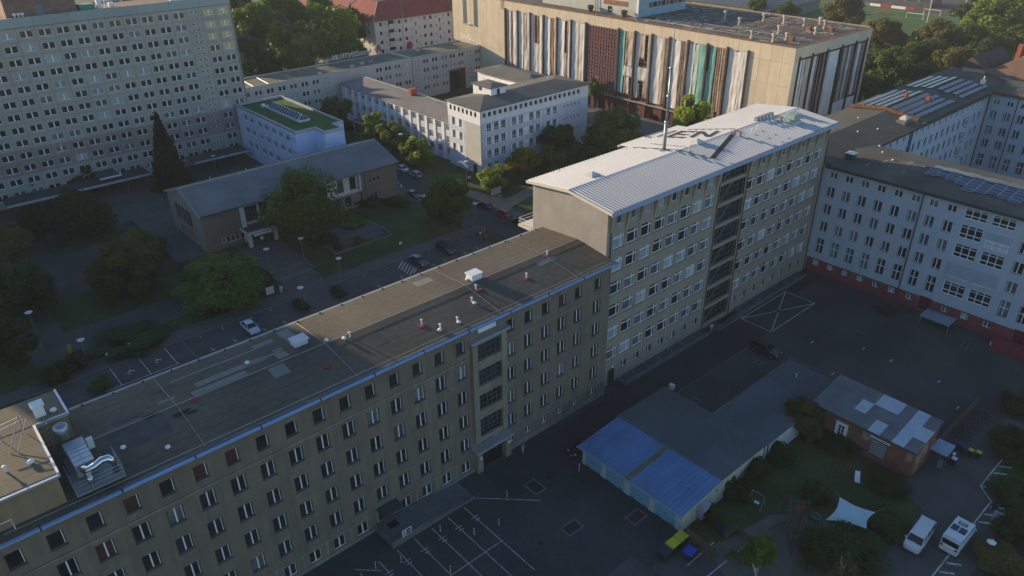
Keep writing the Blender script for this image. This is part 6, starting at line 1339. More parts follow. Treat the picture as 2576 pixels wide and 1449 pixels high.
gE = 'park trees beyond the warehouse'; lE = 'rounded park tree in the wood beyond the warehouse'
for px, py, zc, r_, lf in ((2125, 35, 9, 46, 'olive'), (2218, 92, 9, 46, 'olive'), (2225, 175, 8, 62, 'mid'), (2292, 108, 8, 30, 'olive'), (2360, 112, 9, 58, 'olive'), (2432, 98, 9, 44, 'mid'), (2500, 58, 10, 60, 'fresh'), (2402, 170, 7, 55, 'olive'), (2552, 112, 9, 46, 'mid'), (2300, 152, 7, 44, 'mid'), (2180, 235, 6, 48, 'mid'), (2268, 205, 6, 52, 'dark'), (2545, 40, 10, 55, 'mid'), (2460, 150, 7, 46, 'dark'), (2440, 30, 8, 34, 'dark'), (2330, 200, 5, 40, 'dark'), (2150, 290, 4, 34, 'dark'), (2570, 175, 7, 40, 'dark'), (2510, 140, 7, 44, 'mid'), (2230, 245, 5, 40, 'dark'), (2300, 245, 5, 38, 'olive'), (2190, 150, 8, 40, 'dark'), (2370, 235, 5, 34, 'mid'), (2340, 145, 8, 40, 'dark'), (2576, 10, 10, 40, 'mid'), (1905, 15, 6, 24, 'mid'), (1985, 25, 6, 26, 'mid')):
    ptree(px, py, zc, r_, 'big' if r_ > 38 else 'med', lf, {'olive': 'brownish olive', 'mid': 'plain green', 'dark': 'deep green', 'fresh': 'light fresh-green'}[lf] + ' rounded park tree in the wood beyond the warehouse', group=gE)
# single trees
tree(51.5, 182, 9.2, 5.0, 'conifer', 'needle', 'dark pointed spruce standing before the panel highrise', rv=9.0, name='spruce_tree')
ptree(70, 458, 3.6, 36, 'shrub', 'needle', 'dark conical evergreen at the west end of the highrise foot', rv=4.0, name='evergreen_shrub', cat='shrub')
ptree(210, 443, 3.2, 34, 'shrub', 'needle', 'round dark evergreen beside the highrise porch', rv=3.2, name='evergreen_shrub', cat='shrub')
tree(102.5, 192, 6.5, 5.0, 'med', 'dark', 'loose tree between the green roof block and the clinic wing')
gD = 'garden trees along the clinic wing'
ptree(945, 312, 6, 36, 'sparse', 'fresh', 'feathery yellow-green tree beside the clinic wing porch'); ptree(1045, 380, 3.6, 46, 'med', 'fresh', 'low broad tree above the parked white saloon'); ptree(985, 345, 4.5, 42, 'med', 'fresh', 'round green tree midway along the clinic wing wall'); ptree(925, 350, 4, 34, 'med', 'mid', 'dark green tree behind the assembly hall roof end')
ptree(965, 400, 2.5, 26, 'shrub', 'dark', 'dark bush at the hall end near the parked cars', name='shrub', cat='shrub')
ptree(1240, 445, 2.8, 42, 'shrub', 'fresh', 'light green bush behind the information board', name='shrub', cat='shrub'); ptree(1318, 408, 4.4, 50, 'sparse', 'yellow', 'golden yellow tree before the white clinic')
ptree(1382, 405, 4, 42, 'med', 'mid', 'green tree next to the golden yellow tree'); ptree(1400, 350, 5.8, 46, 'med', 'dark', 'dark tree close against the white clinic facade'); ptree(1480, 385, 4, 48, 'med', 'dark', 'dark tree nearest the ribbed metal roof'); ptree(1550, 335, 6.6, 70, 'big', 'mid', 'broad green tree before the hipped pavilion'); ptree(1440, 400, 3.4, 40, 'med', 'dark', 'low dark tree on the lawn behind the tall office block')
tree(158.0, 111.5, 10.5, 4.8, 'med', 'bright', 'bright lime-green tree beside the slim roof mast', rv=5.2)
ptree(1497, 222, 9, 22, 'med', 'fresh', 'small tree between clinic corner and warehouse lattice'); ptree(1525, 245, 4, 16, 'shrub', 'red', 'reddish shrub at the warehouse foot', name='shrub', cat='shrub'); ptree(1640, 300, 4, 18, 'shrub', 'red', 'reddish shrub between pavilion and warehouse cloth', name='shrub', cat='shrub')
tree(86.4, 118.8, 5.9, 5.2, 'big', 'mid', 'round-crowned tree at the street corner of the terrace lawn', rv=4.8); tree(59.5, 129.6, 10.2, 8.0, 'willow', 'mid', 'large willow-like tree before the assembly hall front', rv=6.8, z0=1.2)
tree(38.5, 121.6, 3.4, 8.3, 'willow', 'mid', 'huge spreading green shrub beside the terrace steps', rv=4.2, name='spreading_shrub', cat='shrub'); ptree(322, 672, 5, 82, 'big', 'olive', 'yellowish broad tree on the west plaza lawn'); ptree(350, 615, 3.5, 50, 'med', 'mid', 'smaller tree behind the yellowish plaza tree'); ptree(200, 545, 4, 66, 'big', 'dark', 'dark wide tree on the plaza before the walkway')
ptree(18, 610, 7, 50, 'big', 'olive', 'tree with brownish tint at the west edge of the plaza'); ptree(48, 735, 5, 72, 'big', 'dark', 'wide dark tree beside the west plaza lane'); ptree(12, 865, 5, 62, 'big', 'dark', 'dark tree by the tall plaza lamp'); ptree(95, 560, 5, 45, 'big', 'dark', 'dark tree between walkway end and plaza')
ptree(925, 508, 1.8, 40, 'shrub', 'dark', 'dark hedge bush under the hall side windows', rv=1.4, z0=.6, name='shrub', cat='shrub'); ptree(1000, 512, 1.8, 32, 'shrub', 'dark', 'clipped dark bush at the hall corner by the street', rv=1.3, z0=.6, name='shrub', cat='shrub'); ptree(905, 602, 1.9, 15, 'shrub', 'fresh', 'round bush with pale blossoms on the sitting court edge', rv=.9, z0=1.0, name='shrub', cat='shrub'); ptree(850, 620, 1.6, 14, 'shrub', 'olive', 'small reddish bush beside the sitting court steps', z0=1.0, name='shrub', cat='shrub'); ptree(890, 560, 1.7, 36, 'shrub', 'fresh', 'light bush by the hall side door', rv=1.1, z0=.8, name='shrub', cat='shrub'); ptree(820, 600, 2.0, 30, 'shrub', 'dark', 'dark hedge west of the sitting court', rv=1.0, z0=1.0, name='shrub', cat='shrub')
for px, py, lb in ((757, 766, 'clipped box hedge next to the forecourt lamp'), (851, 733, 'clipped box hedge by the hatched parking bays')):
    p = at(px, py, .7); h = thing('hedge', lb, 'hedge', (p.x, p.y, 0))
    for k in range(2): c = link('foliage', CR['shrub'][k], h, world_coords=False); c.location = (0, -.9 + 1.7 * k, .75); c.scale = (1.05, 1.5, .8); c.material_slots[0].link = 'OBJECT'; c.material_slots[0].material = LEAF['dark']
ptree(145, 945, .9, 34, 'shrub', 'dark', 'dark bush on the rounded lawn island', name='shrub', cat='shrub'); ptree(253, 965, .9, 26, 'shrub', 'mid', 'clipped bush at the end of the marked bays', rv=1.0, name='shrub', cat='shrub'); ptree(200, 905, 1.1, 30, 'shrub', 'dark', 'low bush behind the yellow stele', rv=1.0, name='shrub', cat='shrub'); ptree(330, 850, .8, 80, 'shrub', 'dark', 'long low shrub bed beside the plaza path', rv=.8, name='shrub', cat='shrub')
# yard garden
ptree(2022, 1042, 3.4, 44, 'med', 'olive', 'small tree at the corner of the brick hut'); ptree(2040, 1085, 1.6, 26, 'shrub', 'olive', 'brownish bush under the tree at the brick hut', name='shrub', cat='shrub')
for px, py, zc, r_, lb in ((1832, 1222, 1.2, 30, 'bush against the garage side wall by the vent hood'), (1900, 1185, 1.4, 36, 'bush against the garage side wall near the shed'), (1795, 1290, .9, 26, 'brushy bush at the garage corner by the bins'), (1960, 1140, 1.3, 34, 'bush below the pale shed wall'), (1870, 1230, 1.0, 34, 'low bush on the lawn side of the garage wall')): ptree(px, py, zc, r_, 'shrub', 'dark', lb, name='shrub', cat='shrub')
ptree(2112, 1385, 2.0, 96, 'willow', 'dark', 'large dark shrub spreading beside the sandpit', rv=2.3, name='spreading_shrub', cat='shrub'); ptree(2228, 1320, .6, 52, 'shrub', 'dark', 'dark shrub between shade sail and white van', rv=.9, name='spreading_shrub', cat='shrub'); ptree(2058, 1240, .9, 34, 'shrub', 'dark', 'bush beside the green toy at the sandpit', name='shrub', cat='shrub'); ptree(2120, 1112, .8, 50, 'shrub', 'dark', 'low bed of plants before the brick hut door', rv=.7, name='shrub', cat='shrub'); ptree(2235, 1215, .8, 44, 'shrub', 'dark', 'low planting at the lawn corner by the lane', rv=.7, name='shrub', cat='shrub')
ptree(1912, 1400, 3.2, 40, 'sparse', 'fresh', 'slender birch with pale stem beside the sandpit', rv=3.2, name='birch_tree', bark=BIRCHB); ptree(2120, 1445, 5.5, 34, 'sparse', 'olive', 'birch top with pale twigs above the dark shrub', rv=2.4, name='birch_tree', bark=BIRCHB)
for px, py, zc, r_, lf, lb in ((2568, 1120, 1.6, 62, 'dark', 'dark bushes beyond the hatched lane line'), (2545, 1235, 1.0, 44, 'dark', 'bush by the grill corner of the lane'), (2562, 1330, 1.4, 46, 'dark', 'bush behind the grey table'), (2540, 1425, .9, 62, 'olive', 'flowering bush near the white parasol'), (2560, 1010, 1.2, 40, 'dark', 'bush at the far end of the lane lawn'), (2485, 1410, .6, 24, 'fresh', 'small bush with pale blossoms near the parasol')): ptree(px, py, zc, r_, 'shrub', lf, lb, rv=max(.9, zc), name='shrub', cat='shrub')

# ================================================================ vehicles
GLASS = mat('car_glass', (0.012, 0.015, 0.018), 0.05, 0.0, spec=0.6); TYRE = mat('tyre', (0.012, 0.012, 0.012), 0.8, 0.0); RIM = mat('rim', (0.30, 0.31, 0.32), 0.35, 0.0, metal=0.7); LAMPC = mat('headlamp', (0.6, 0.62, 0.65), 0.15, 0.0, spec=0.6); TAIL = mat('tail_lamp', (0.22, 0.01, 0.01), 0.2, 0.0, spec=0.6); PLATE = mat('number_plate', (0.6, 0.6, 0.58), 0.5, 0.0); TRIMB = mat('black_trim', (0.018, 0.018, 0.02), 0.6, 0.0)
def paint(name, c): return mat('paint_' + name, c, 0.28, 0.03, 0.5, spec=0.5, coat=0.6)
SPEC = {  # length, width, height, belt, nose height, (rear base, rear top, front top, front base) as fractions from the tail, tail height
 'saloon': (4.65, 1.80, 1.45, .93, .72, (.10, .27, .56, .73), .93), 'estate': (4.85, 1.85, 1.48, .95, .74, (.015, .09, .57, .73), .95), 'hatch': (4.2, 1.76, 1.48, .94, .74, (.015, .13, .58, .76), .94), 'suv': (4.75, 1.9, 1.68, 1.06, .9, (.015, .09, .58, .73), 1.06), 'mini': (3.95, 1.72, 1.55, .96, .78, (.015, .10, .60, .80), .96), 'van': (4.8, 1.85, 1.94, 1.08, .98, (.01, .04, .68, .85), 1.08), 'camper': (5.4, 2.0, 2.5, 1.35, 1.05, (.01, .03, .72, .86), 1.35)}
CARM = {}
def car_meshes(kind):
    if kind in CARM: return CARM[kind]
    L, Wd, H, bz, nz, (rb, rt, ft, fb_), tz = SPEC[kind]; w = Wd / 2; X = lambda f: -L / 2 + f * L
    st = [(0.0, .80, .40, tz * .82), (.025, .95, .24, tz * .97), (.10, 1, .2, tz), (.5, 1, .19, bz), (fb_, 1, .2, bz), (.90, .97, .2, nz + .06), (.965, .9, .24, nz), (1.0, .72, .38, nz * .74)]
    mb = MB(); rings = []
    for f, k, zl, zt in st:
        x = X(f); ww = w * k; rings.append([(x, -ww * .86, zl), (x, -ww, zl + .16), (x, -ww * .99, zt - .16), (x, -ww * .9, zt), (x, 0, zt + .025), (x, ww * .9, zt), (x, ww * .99, zt - .16), (x, ww, zl + .16), (x, ww * .86, zl)])
    for a, b in zip(rings, rings[1:]):
        for j in range(9): j2 = (j + 1) % 9; mb.quad(a[j], a[j2], b[j2], b[j])
    mb.quad(*rings[0]); mb.quad(*rings[-1][::-1]); body = mb.mesh('body', TRIMB)
    bm = bmesh.new(); bm.from_mesh(body); bmesh.ops.remove_doubles(bm, verts=bm.verts, dist=1e-4); bmesh.ops.recalc_face_normals(bm, faces=bm.faces); bm.to_mesh(body); bm.free()
    wb, wr = w * .885, w * (.90 if kind == 'camper' else .80 if kind == 'van' else .70); tall = kind in ('van', 'camper')
    B0 = [(X(rb), -wb, bz - .02), (X(fb_), -wb, bz - .02), (X(fb_), wb, bz - .02), (X(rb), wb, bz - .02)]; T0 = [(X(rt), -wr, H - .05), (X(ft), -wr, H - .05), (X(ft), wr, H - .05), (X(rt), wr, H - .05)]
    if tall:   # panelled sides with a window band: the glass stops below the roof
        fz = (H - .5 - bz) / (H - bz) if kind == 'camper' else .72
        T0g = [tuple(b[i] + (t[i] - b[i]) * fz for i in range(3)) for b, t in zip(B0, T0)]
    else: T0g = T0
    g = MB()
    for k in range(4): k2 = (k + 1) % 4; g.quad(B0[k], B0[k2], T0g[k2], T0g[k])
    glass = g.mesh('windows', GLASS)
    r_ = MB(); hh = H
    if tall:
        for k in range(4): k2 = (k + 1) % 4; r_.quad(T0g[k], T0g[k2], T0[k2], T0[k])
    i0 = [(x * 1.0, y, z) for x, y, z in T0]; i1 = [(X(rt) + .12, -wr * .86, H), (X(ft) - .12, -wr * .86, H), (X(ft) - .12, wr * .86, H), (X(rt) + .12, wr * .86, H)]
    for k in range(4): k2 = (k + 1) % 4; r_.quad(i0[k], i0[k2], i1[k2], i1[k])
    r_.quad(*i1); pts = list(zip(B0, T0))
    for b, t in pts: r_.tube([b, t], .05, 5)
    for s_ in (-1, 1):
        for f in ((.42,) if not tall else (.3, .55)):
            xb = X(f); r_.tube([(xb, s_ * wb * 1.0, bz), (xb, s_ * wr * 1.0, H - .06)], .035, 4)
    if kind == 'camper':    # closed rear body with small windows
        r_.quad((X(.05), -wb - .012, bz), (X(.5), -wb - .012, bz), (X(.5), -wr - .03, H - .5), (X(.05), -wr - .03, H - .5)); r_.quad((X(.05), wb + .012, bz), (X(.5), wb + .012, bz), (X(.5), wr + .03, H - .5), (X(.05), wr + .03, H - .5))
    roof = r_.mesh('roof', TRIMB)
    wr_ = .34 if kind in ('suv', 'camper') else .315
    ty = MB(); 
    def disc(mb_, r0, r1, y0, y1, n_=16):
        for k in range(n_):
            a, b = 2 * math.pi * k / n_, 2 * math.pi * (k + 1) / n_; mb_.quad((r0 * math.cos(a), y0, r0 * math.sin(a)), (r0 * math.cos(b), y0, r0 * math.sin(b)), (r1 * math.cos(b), y1, r1 * math.sin(b)), (r1 * math.cos(a), y1, r1 * math.sin(a)))
    disc(ty, wr_, wr_, -.1, .1); disc(ty, wr_, wr_ * .62, .1, .105); disc(ty, wr_, wr_ * .62, -.1, -.105); tyre = ty.mesh('wheel', TYRE); ri = MB(); disc(ri, wr_ * .64, .02, .1, .085); disc(ri, wr_ * .64, .02, -.1, -.085); rim = ri.mesh('rim', RIM)
    hl = MB().box(-.05, -.17, -.07, .05, .17, .07).mesh('headlight', LAMPC); tl = MB().box(-.04, -.14, -.11, .04, .14, .11).mesh('tail_light', TAIL); mr = MB().box(-.08, -.09, -.06, .08, .09, .07).mesh('mirror', TRIMB); pt = MB().box(-.012, -.25, -.055, .012, .25, .055).mesh('number_plate', PLATE)
    CARM[kind] = (body, glass, roof, tyre, rim, hl, tl, mr, pt, wr_); return CARM[kind]
def car(kind, pm, x, y, rz, label, z=0.0, name='parked_car', cat='car', roofm=None, group=None):
    L, Wd, H, bz, nz, fr_, tz = SPEC[kind]; body, glass, roof, tyre, rim, hl, tl, mr, pt, wr_ = car_meshes(kind); t = thing(name, label, cat, (x, y, z), rz, group); w = Wd / 2
    def p(nm, me, loc=(0, 0, 0), m_=None, par_=None):
        o = link(nm, me, par_ or t, world_coords=False); o.location = loc
        if m_: o.material_slots[0].link = 'OBJECT'; o.material_slots[0].material = m_
        return o
    p('body', body, m_=pm); p('windows', glass); p('roof', roof, m_=roofm or pm)
    for fx in (-.5 + .185, .5 - .18):
        for s_ in (-1, 1): wh = p('wheel', tyre, (fx * L, s_ * (w - .09), wr_)); p('rim', rim, (0, 0, 0), None, wh)
    for s_ in (-1, 1):
        p('headlight', hl, (L / 2 - .10, s_ * w * .66, nz * .86)); p('tail_light', tl, (-L / 2 + .02, s_ * w * .72, tz * .80)); p('mirror', mr, (-L / 2 + fr_[3] * L - .25, s_ * (w + .05), bz + .06), m_=pm)
    p('number_plate', pt, (L / 2 + .012 - .02, 0, .48)); p('number_plate', pt, (-L / 2 - .0, 0, .62))
    return t
U = math.pi / 2
car('suv', paint('black', (0.008, 0.009, 0.011)), 93.5, 47.7, -U, 'black estate car alone on the yard paving')
car('estate', paint('black', (0.008, 0.009, 0.011)), 78.7, 109.9, -U, 'black estate car in the street bays east of the grey saloon'); car('saloon', paint('graphite', (0.03, 0.035, 0.04)), 71.6, 109.0, -U, 'dark grey saloon beside the white hatched bay'); car('saloon', paint('light_blue', (0.36, 0.42, 0.55)), 37.2, 108.0, -U, 'pale blue saloon alone in the street bays')
car('saloon', paint('white', (0.62, 0.63, 0.64)), 98.2, 154.2, U, 'white saloon at the clinic kerb behind the silver hatchback'); car('hatch', paint('silver', (0.36, 0.36, 0.36)), 98.2, 148.2, U, 'silver hatchback parked at the clinic kerb'); car('hatch', paint('white', (0.62, 0.63, 0.64)), 90.2, 144.6, -U, 'white car half hidden by the hall corner'); car('saloon', paint('anthracite', (0.018, 0.02, 0.022)), 90.2, 137.5, -U, 'dark saloon between two white cars by the hall lawn'); car('mini', paint('pale_mint', (0.55, 0.60, 0.60)), 90.2, 132.4, -U, 'pale small car beneath the round-crowned street tree')
car('hatch', paint('navy', (0.012, 0.016, 0.04)), 98.2, 121.6, U, 'dark blue hatchback opposite the terrace lawn'); car('mini', paint('red', (0.27, 0.02, 0.025)), 98.2, 115.3, U, 'red compact car between dark blue and black cars'); car('saloon', paint('black', (0.008, 0.009, 0.011)), 98.1, 109.7, U, 'black saloon behind the red compact car'); car('hatch', paint('white', (0.62, 0.63, 0.64)), 98.0, 104.0, U, 'white car nearly hidden behind the low block roof edge'); car('hatch', paint('anthracite', (0.018, 0.02, 0.022)), 98.2, 160.6, U, 'dark car at the far end of the clinic kerb row')
car('van', paint('cream', (0.58, 0.59, 0.58)), 73.1, 15.6, math.pi + .05, 'white minibus with black bumper on the concrete lane', name='parked_van', cat='van')
CV = car('camper', paint('white', (0.62, 0.63, 0.64)), 76.2, 12.7, .0, 'white high-roof camper van with solar panels on its roof', name='camper_van', cat='van')
for x0, y0, x1, y1, mt in ((-1.35, -.75, -.35, -.05, PVM), (-1.35, .08, -.35, .75, PVM), (0.0, -.45, .55, .45, TRIMB)): o = build(MB().box(x0, y0, 2.5, x1, y1, 2.54), 'roof_solar_panel' if mt is PVM else 'roof_hatch', mt, CV, world_coords=False)
build(MB().box(.08, -.36, 2.542, .46, .36, 2.56), 'roof_hatch_lid', mat('hatch_tan', (0.45, 0.36, 0.33), 0.6), CV, world_coords=False)
car('van', paint('black', (0.008, 0.009, 0.011)), 56.6, 51.0, math.pi, 'black van standing behind the garage block corner', name='parked_van', cat='van')
# ================================================================ street furniture and small things
LAMPD = mat('lamp_disc', (0.55, 0.58, 0.60), 0.4, 0.05); POLE = mat('lamp_pole', (0.20, 0.20, 0.19), 0.6, 0.1, metal=0.3)
def lamp_meshes(h):
    a = MB(); a.tube([(0, 0, 0), (0, 0, h)], [.075, .05], 8); b = MB(); b.lathe([(.06, h - .35), (.1, h - .1), (.5, h), (.55, h + .06), (.3, h + .12), (.02, h + .14)], (0, 0), 16); c = MB(); c.lathe([(.11, 0), (.11, .9), (.075, 1.0)], (0, 0), 8)
    return a.mesh('pole', POLE), b.mesh('lamp_disc', LAMPD), c.mesh('base', POLE)
LM = lamp_meshes(4.6); LM8 = lamp_meshes(7.0)
def lamp(x, y, label, z=0.0, big=False):
    t = thing('street_lamp', label, 'street lamp', (x, y, z), 0, 'disc-headed lamps')
    for nm, me in zip(('pole', 'lamp_disc', 'base'), LM8 if big else LM): link(nm, me, t, world_coords=False)
lamp(48.3, 123.6, 'disc lamp at the top of the terrace steps beside the shrub', .9); lamp(54.9, 122.9, 'disc lamp at the top of the terrace steps beside the lawn', 1.2); lamp(57.0, 112.9, 'disc lamp by the hedge at the hatched bay side'); lamp(46.6, 107.6, 'disc lamp standing in the forecourt hedge'); lamp(91.2, 116.0, 'disc lamp at the street corner'); lamp(102.0, 132.4, 'disc lamp before the clinic awning', 0, True); lamp(102.6, 160.0, 'disc lamp beside the feathery clinic tree', 0, True); lamp(10.0, 124.6, 'tall disc lamp on the west plaza lawn', 0, True); lamp(14.3, 115.2, 'disc lamp by the yellow stele'); lamp(112.0, 105.5, 'disc lamp on the lawn behind the tall office block', 0, True); lamp(94.0, 190, 'disc lamp beyond the green roof block', 0, True); lamp(63, 184, 'disc lamp under the highrise walkway gap')
lamp(88, 224, 'disc lamp in front of the grove behind the clinic wing', 0, True); lamp(102, 226, 'second disc lamp in front of the grove behind the clinic wing', 0, True)
# floodlight masts by the pitch
for x, y, h, lb in ((374, 143.2, 17, 'floodlight mast among the trees beside the pitch'), (428.6, 140.2, 22, 'tall floodlight mast behind the pitch goal line'), (440, 152, 20, 'thin floodlight mast on the stadium forecourt')):
    t = thing('floodlight_mast', lb, 'floodlight', (x, y, 0)); mb = MB(); mb.tube([(0, 0, 0), (0, 0, h)], [.3, .16], 8); build(mb, 'pole', mat('mast_pale', (0.5, 0.55, 0.45), 0.6), t, world_coords=False); build(MB().box(-.4, -1.2, h, .4, 1.2, h + 1.0), 'lamp_bank', WHITE, t, world_coords=False); build(MB().box(-.3, -.9, h + 1.0, .3, .9, h + 1.8), 'lamp_bank', WHITE, t, world_coords=False)
def goal(x, y, w_, label):
    t = thing('football_goal', label, 'goal', (x, y, 0)); mb = MB(); mb.tube([(0, -w_ / 2, 0), (0, -w_ / 2, 2.5), (0, w_ / 2, 2.5), (0, w_ / 2, 0)], .14, 6); build(mb, 'posts', WHITE, t, world_coords=False); mb = MB()
    for s_ in (-1, 1): mb.tube([(0, s_ * w_ / 2, 2.5), (1.6, s_ * w_ / 2, 0), (0, s_ * w_ / 2, 0)], .05, 5)
    build(mb, 'net_frame', STEEL, t, world_coords=False)
goal(418, 158.8, 8.0, 'large white football goal on the goal line'); goal(401, 159.8, 8.0, 'portable football goal standing out on the pitch')
BANR = mat('banner_red', (0.35, 0.03, 0.04), 0.6, 0.1); BANB = mat('banner_blue', (0.10, 0.16, 0.2), 0.6, 0.1)
for y0, y1, mt, lb in ((194, 199, BANB, 'dark blue advertising board'), (188.2, 193.8, WHITE, 'short white advertising board next to the blue one'), (182.6, 188, BANR, 'red advertising board between two white ones'), (175, 182.4, WHITE, 'long white advertising board'), (170.4, 174.8, BANR, 'red advertising board at the end of the row'), (139, 153, WHITE, 'long white barrier behind the goal corner')): tag(build(MB().box(425, y0, 0, 425.2, y1, 1.3), 'pitch_board', mt), lb + ' along the pitch', 'board')
# stadium slabs behind the pitch
STG = thing('stadium_stand', 'grey concrete stand with sloping side wall behind the pitch', 'stand', (450, 180, 0)); mb = MB(); mb.prism([(438, 0), (452, 0), (452, 6), (438, 1.2)], 1, 168, 190); build(mb, 'terrace', CONC, STG); part('canopy', STEEL, STG, (440, 168, 7, 455, 190, 7.4)); 
for y in (169, 175, 182, 189): part('post', STEEL, STG, (440.2, y, 0, 440.6, y + .4, 7))
GH = thing('sports_hall', 'low dark grey sports hall roof behind the warehouse', 'building', (370, 235, 0)); part('walls', PLINTH, GH, (345, 205, 0, 392, 250, 5)); hip(GH, 345, 392, 205, 250, 5.2, 3, mat('hall_roof_slate', (0.07, 0.09, 0.11), 0.7, 0.1), 'roof', .6)
tag(build(MB().box(392, 199, 0, 420, 199.3, 1.2), 'pitch_board', WHITE), 'pale board running from the sports hall to the pitch', 'board')
# people
def person(x, y, rz, label, shirt, legs, hair, z=0.0, stride=.0):
    t = thing('person', label, 'person', (x, y, z), rz); sk = bpy.data.meshes.new('skeleton')
    V = [(0, 0, .95), (0, 0, 1.18), (0, 0, 1.42), (0, 0, 1.52), (.02, 0, 1.66), (.02, 0, 1.74), (0, .1, .92), (stride, .11, .5), (stride * .7 - .05, .11, .08), (stride * .7 + .12, .12, .04), (0, -.1, .92), (-stride, -.11, .5), (-stride * 1.3 - .05, -.11, .08), (-stride * 1.3 + .12, -.12, .04), (0, .19, 1.4), (-stride * .6, .25, 1.12), (-stride * .4 + .08, .24, .86), (0, -.19, 1.4), (stride * .6, -.25, 1.12), (stride * .8 + .08, -.24, .86)]
    E = [(0, 1), (1, 2), (2, 3), (3, 4), (4, 5), (0, 6), (6, 7), (7, 8), (8, 9), (0, 10), (10, 11), (11, 12), (12, 13), (2, 14), (14, 15), (15, 16), (2, 17), (17, 18), (18, 19)]
    rad = [.15, .135, .15, .06, .095, .08, .09, .065, .05, .045, .09, .065, .05, .045, .06, .045, .035, .06, .045, .035]
    sk.from_pydata(V, E, []); o = bpy.data.objects.new('body', sk); C.objects.link(o); o.modifiers.new('s', 'SKIN'); 
    for i, r_ in enumerate(rad): sk.skin_vertices[0].data[i].radius = (r_, r_ * (1.25 if i in (0, 1, 2) else 1)); sk.skin_vertices[0].data[i].use_root = i == 0
    o.modifiers.new('u', 'SUBSURF').levels = 1; dg = bpy.context.evaluated_depsgraph_get(); me = bpy.data.meshes.new_from_object(o.evaluated_get(dg)); bpy.data.objects.remove(o)
    for m_ in (shirt, legs, mat('skin', (0.35, 0.22, 0.16), 0.6, 0.0), hair): me.materials.append(m_)
    for p in me.polygons:
        c = p.center; p.material_index = 3 if c.z > 1.70 or (c.z > 1.60 and c.x < -.02) else 2 if c.z > 1.5 or (abs(c.y) > .2 and c.z < 1.1) else 0 if c.z > .95 else 1; p.use_smooth = True
    link('body', me, t, world_coords=False); return t
DARKH = mat('hair_dark', (0.02, 0.015, 0.012), 0.7, 0.0)
person(50.4, 56.0, 0.4, 'person in white trousers and purple top walking beside the office block', mat('shirt_purple', (0.22, 0.08, 0.24), 0.8, 0.0), mat('trousers_white', (0.5, 0.48, 0.5), 0.8, 0.0), DARKH, 0, .18)
person(92.3, 56.9, 1.2, 'person in pale clothes standing beside the stair pit', mat('shirt_pale', (0.5, 0.5, 0.48), 0.8, 0.0), mat('trousers_pale', (0.4, 0.4, 0.4), 0.8, 0.0), DARKH)
RS = mat('shirt_red', (0.45, 0.02, 0.03), 0.8, 0.0); RT = mat('shorts_red', (0.25, 0.02, 0.02), 0.8, 0.0); p0 = None
for k, (dx, dy) in enumerate(((0, 0), (.8, 1.2), (-.5, 2.3), (1.2, 3.1), (.2, 4.4), (-1, 5.2), (1.5, -1.4), (.1, -2.6), (-.4, 6.3), (.9, 7.0), (0.5, -4.2))):
    lb = 'player in red kit standing in the group out on the pitch'
    if p0 is None: p0 = person(401 + dx, 176 + dy, k, lb, RS, RT, DARKH, 0.03, .1); p0['group'] = 'players in red on the pitch'
    else: dup(p0, (401 + dx, 176 + dy, .03), k * 1.3, lb)
# bins
def bin4(x, y, rz, lid, label, z=0.0, group=None):
    t = thing('waste_container', label, 'waste container', (x, y, z), rz, group); mb = MB(); mb.prism([(-.58, .2), (.58, .2), (.68, 1.1), (-.68, 1.1)], 1, -.5, .5); build(mb, 'tub', mat('bin_black', (0.025, 0.027, 0.03), 0.6, 0.1), t, world_coords=False)
    mb = MB(); mb.prism([(-.72, 1.1), (.72, 1.1), (.66, 1.24), (-.66, 1.3)], 1, -.56, .56); build(mb, 'lid', lid, t, world_coords=False)
    for sx in (-.45, .45):
        for sy in (-.35, .35): mb = MB(); mb.tube([(sx, sy - .04, .1), (sx, sy + .04, .1)], .1, 8); build(mb, 'castor', BLK, t, world_coords=False)
YEL = mat('lid_yellow', (0.52, 0.47, 0.03), 0.5, 0.05); LBK = mat('lid_black', (0.035, 0.04, 0.045), 0.5, 0.1); LBL = mat('lid_blue', (0.02, 0.06, 0.35), 0.5, 0.05)
bin4(53.3, 33.0, 0, YEL, 'yellow-lidded container touching the garage corner'); bin4(51.8, 33.0, 0, YEL, 'yellow-lidded container between the other yellow and the black one'); bin4(50.3, 32.9, 0, LBK, 'black-lidded container at the end of the garage bins'); bin4(52.3, 31.1, .1, LBL, 'container with open blue lid before the wooden screen')
def wheelie(x, y, lid, label, body=None):
    t = thing('wheeled_bin', label, 'wheeled bin', (x, y, 0)); mb = MB(); mb.prism([(-.24, .08), (.24, .08), (.29, 1.0), (-.29, 1.0)], 1, -.27, .27); build(mb, 'tub', body or mat('bin_black', (0.025, 0.027, 0.03), 0.6, 0.1), t, world_coords=False); mb = MB(); mb.prism([(-.32, 1.0), (.32, 1.0), (.3, 1.08), (-.3, 1.1)], 1, -.3, .3); build(mb, 'lid', lid, t, world_coords=False); build(MB().box(.2, -.22, .5, .31, .22, .8), 'label_plate', WHITE, t, world_coords=False)
BLUEL = mat('lid_dark_blue', (0.02, 0.04, 0.18), 0.5, 0.05)
wheelie(92.2, 18.8, BLUEL, 'blue-lidded wheeled bin at the fence end of the row'); wheelie(91.9, 18.1, BLUEL, 'blue-lidded wheeled bin next to the yellow ones'); wheelie(92.0, 17.3, YEL, 'yellow-lidded wheeled bin next to the blue ones'); wheelie(92.3, 16.5, YEL, 'yellow-lidded wheeled bin at the open end of the row'); wheelie(89.6, 18.6, WHITE, 'white-lidded wheeled bin touching the blue-roofed shelter'); wheelie(88.8, 18.1, WHITE, 'white-lidded wheeled bin before the blue-roofed shelter')
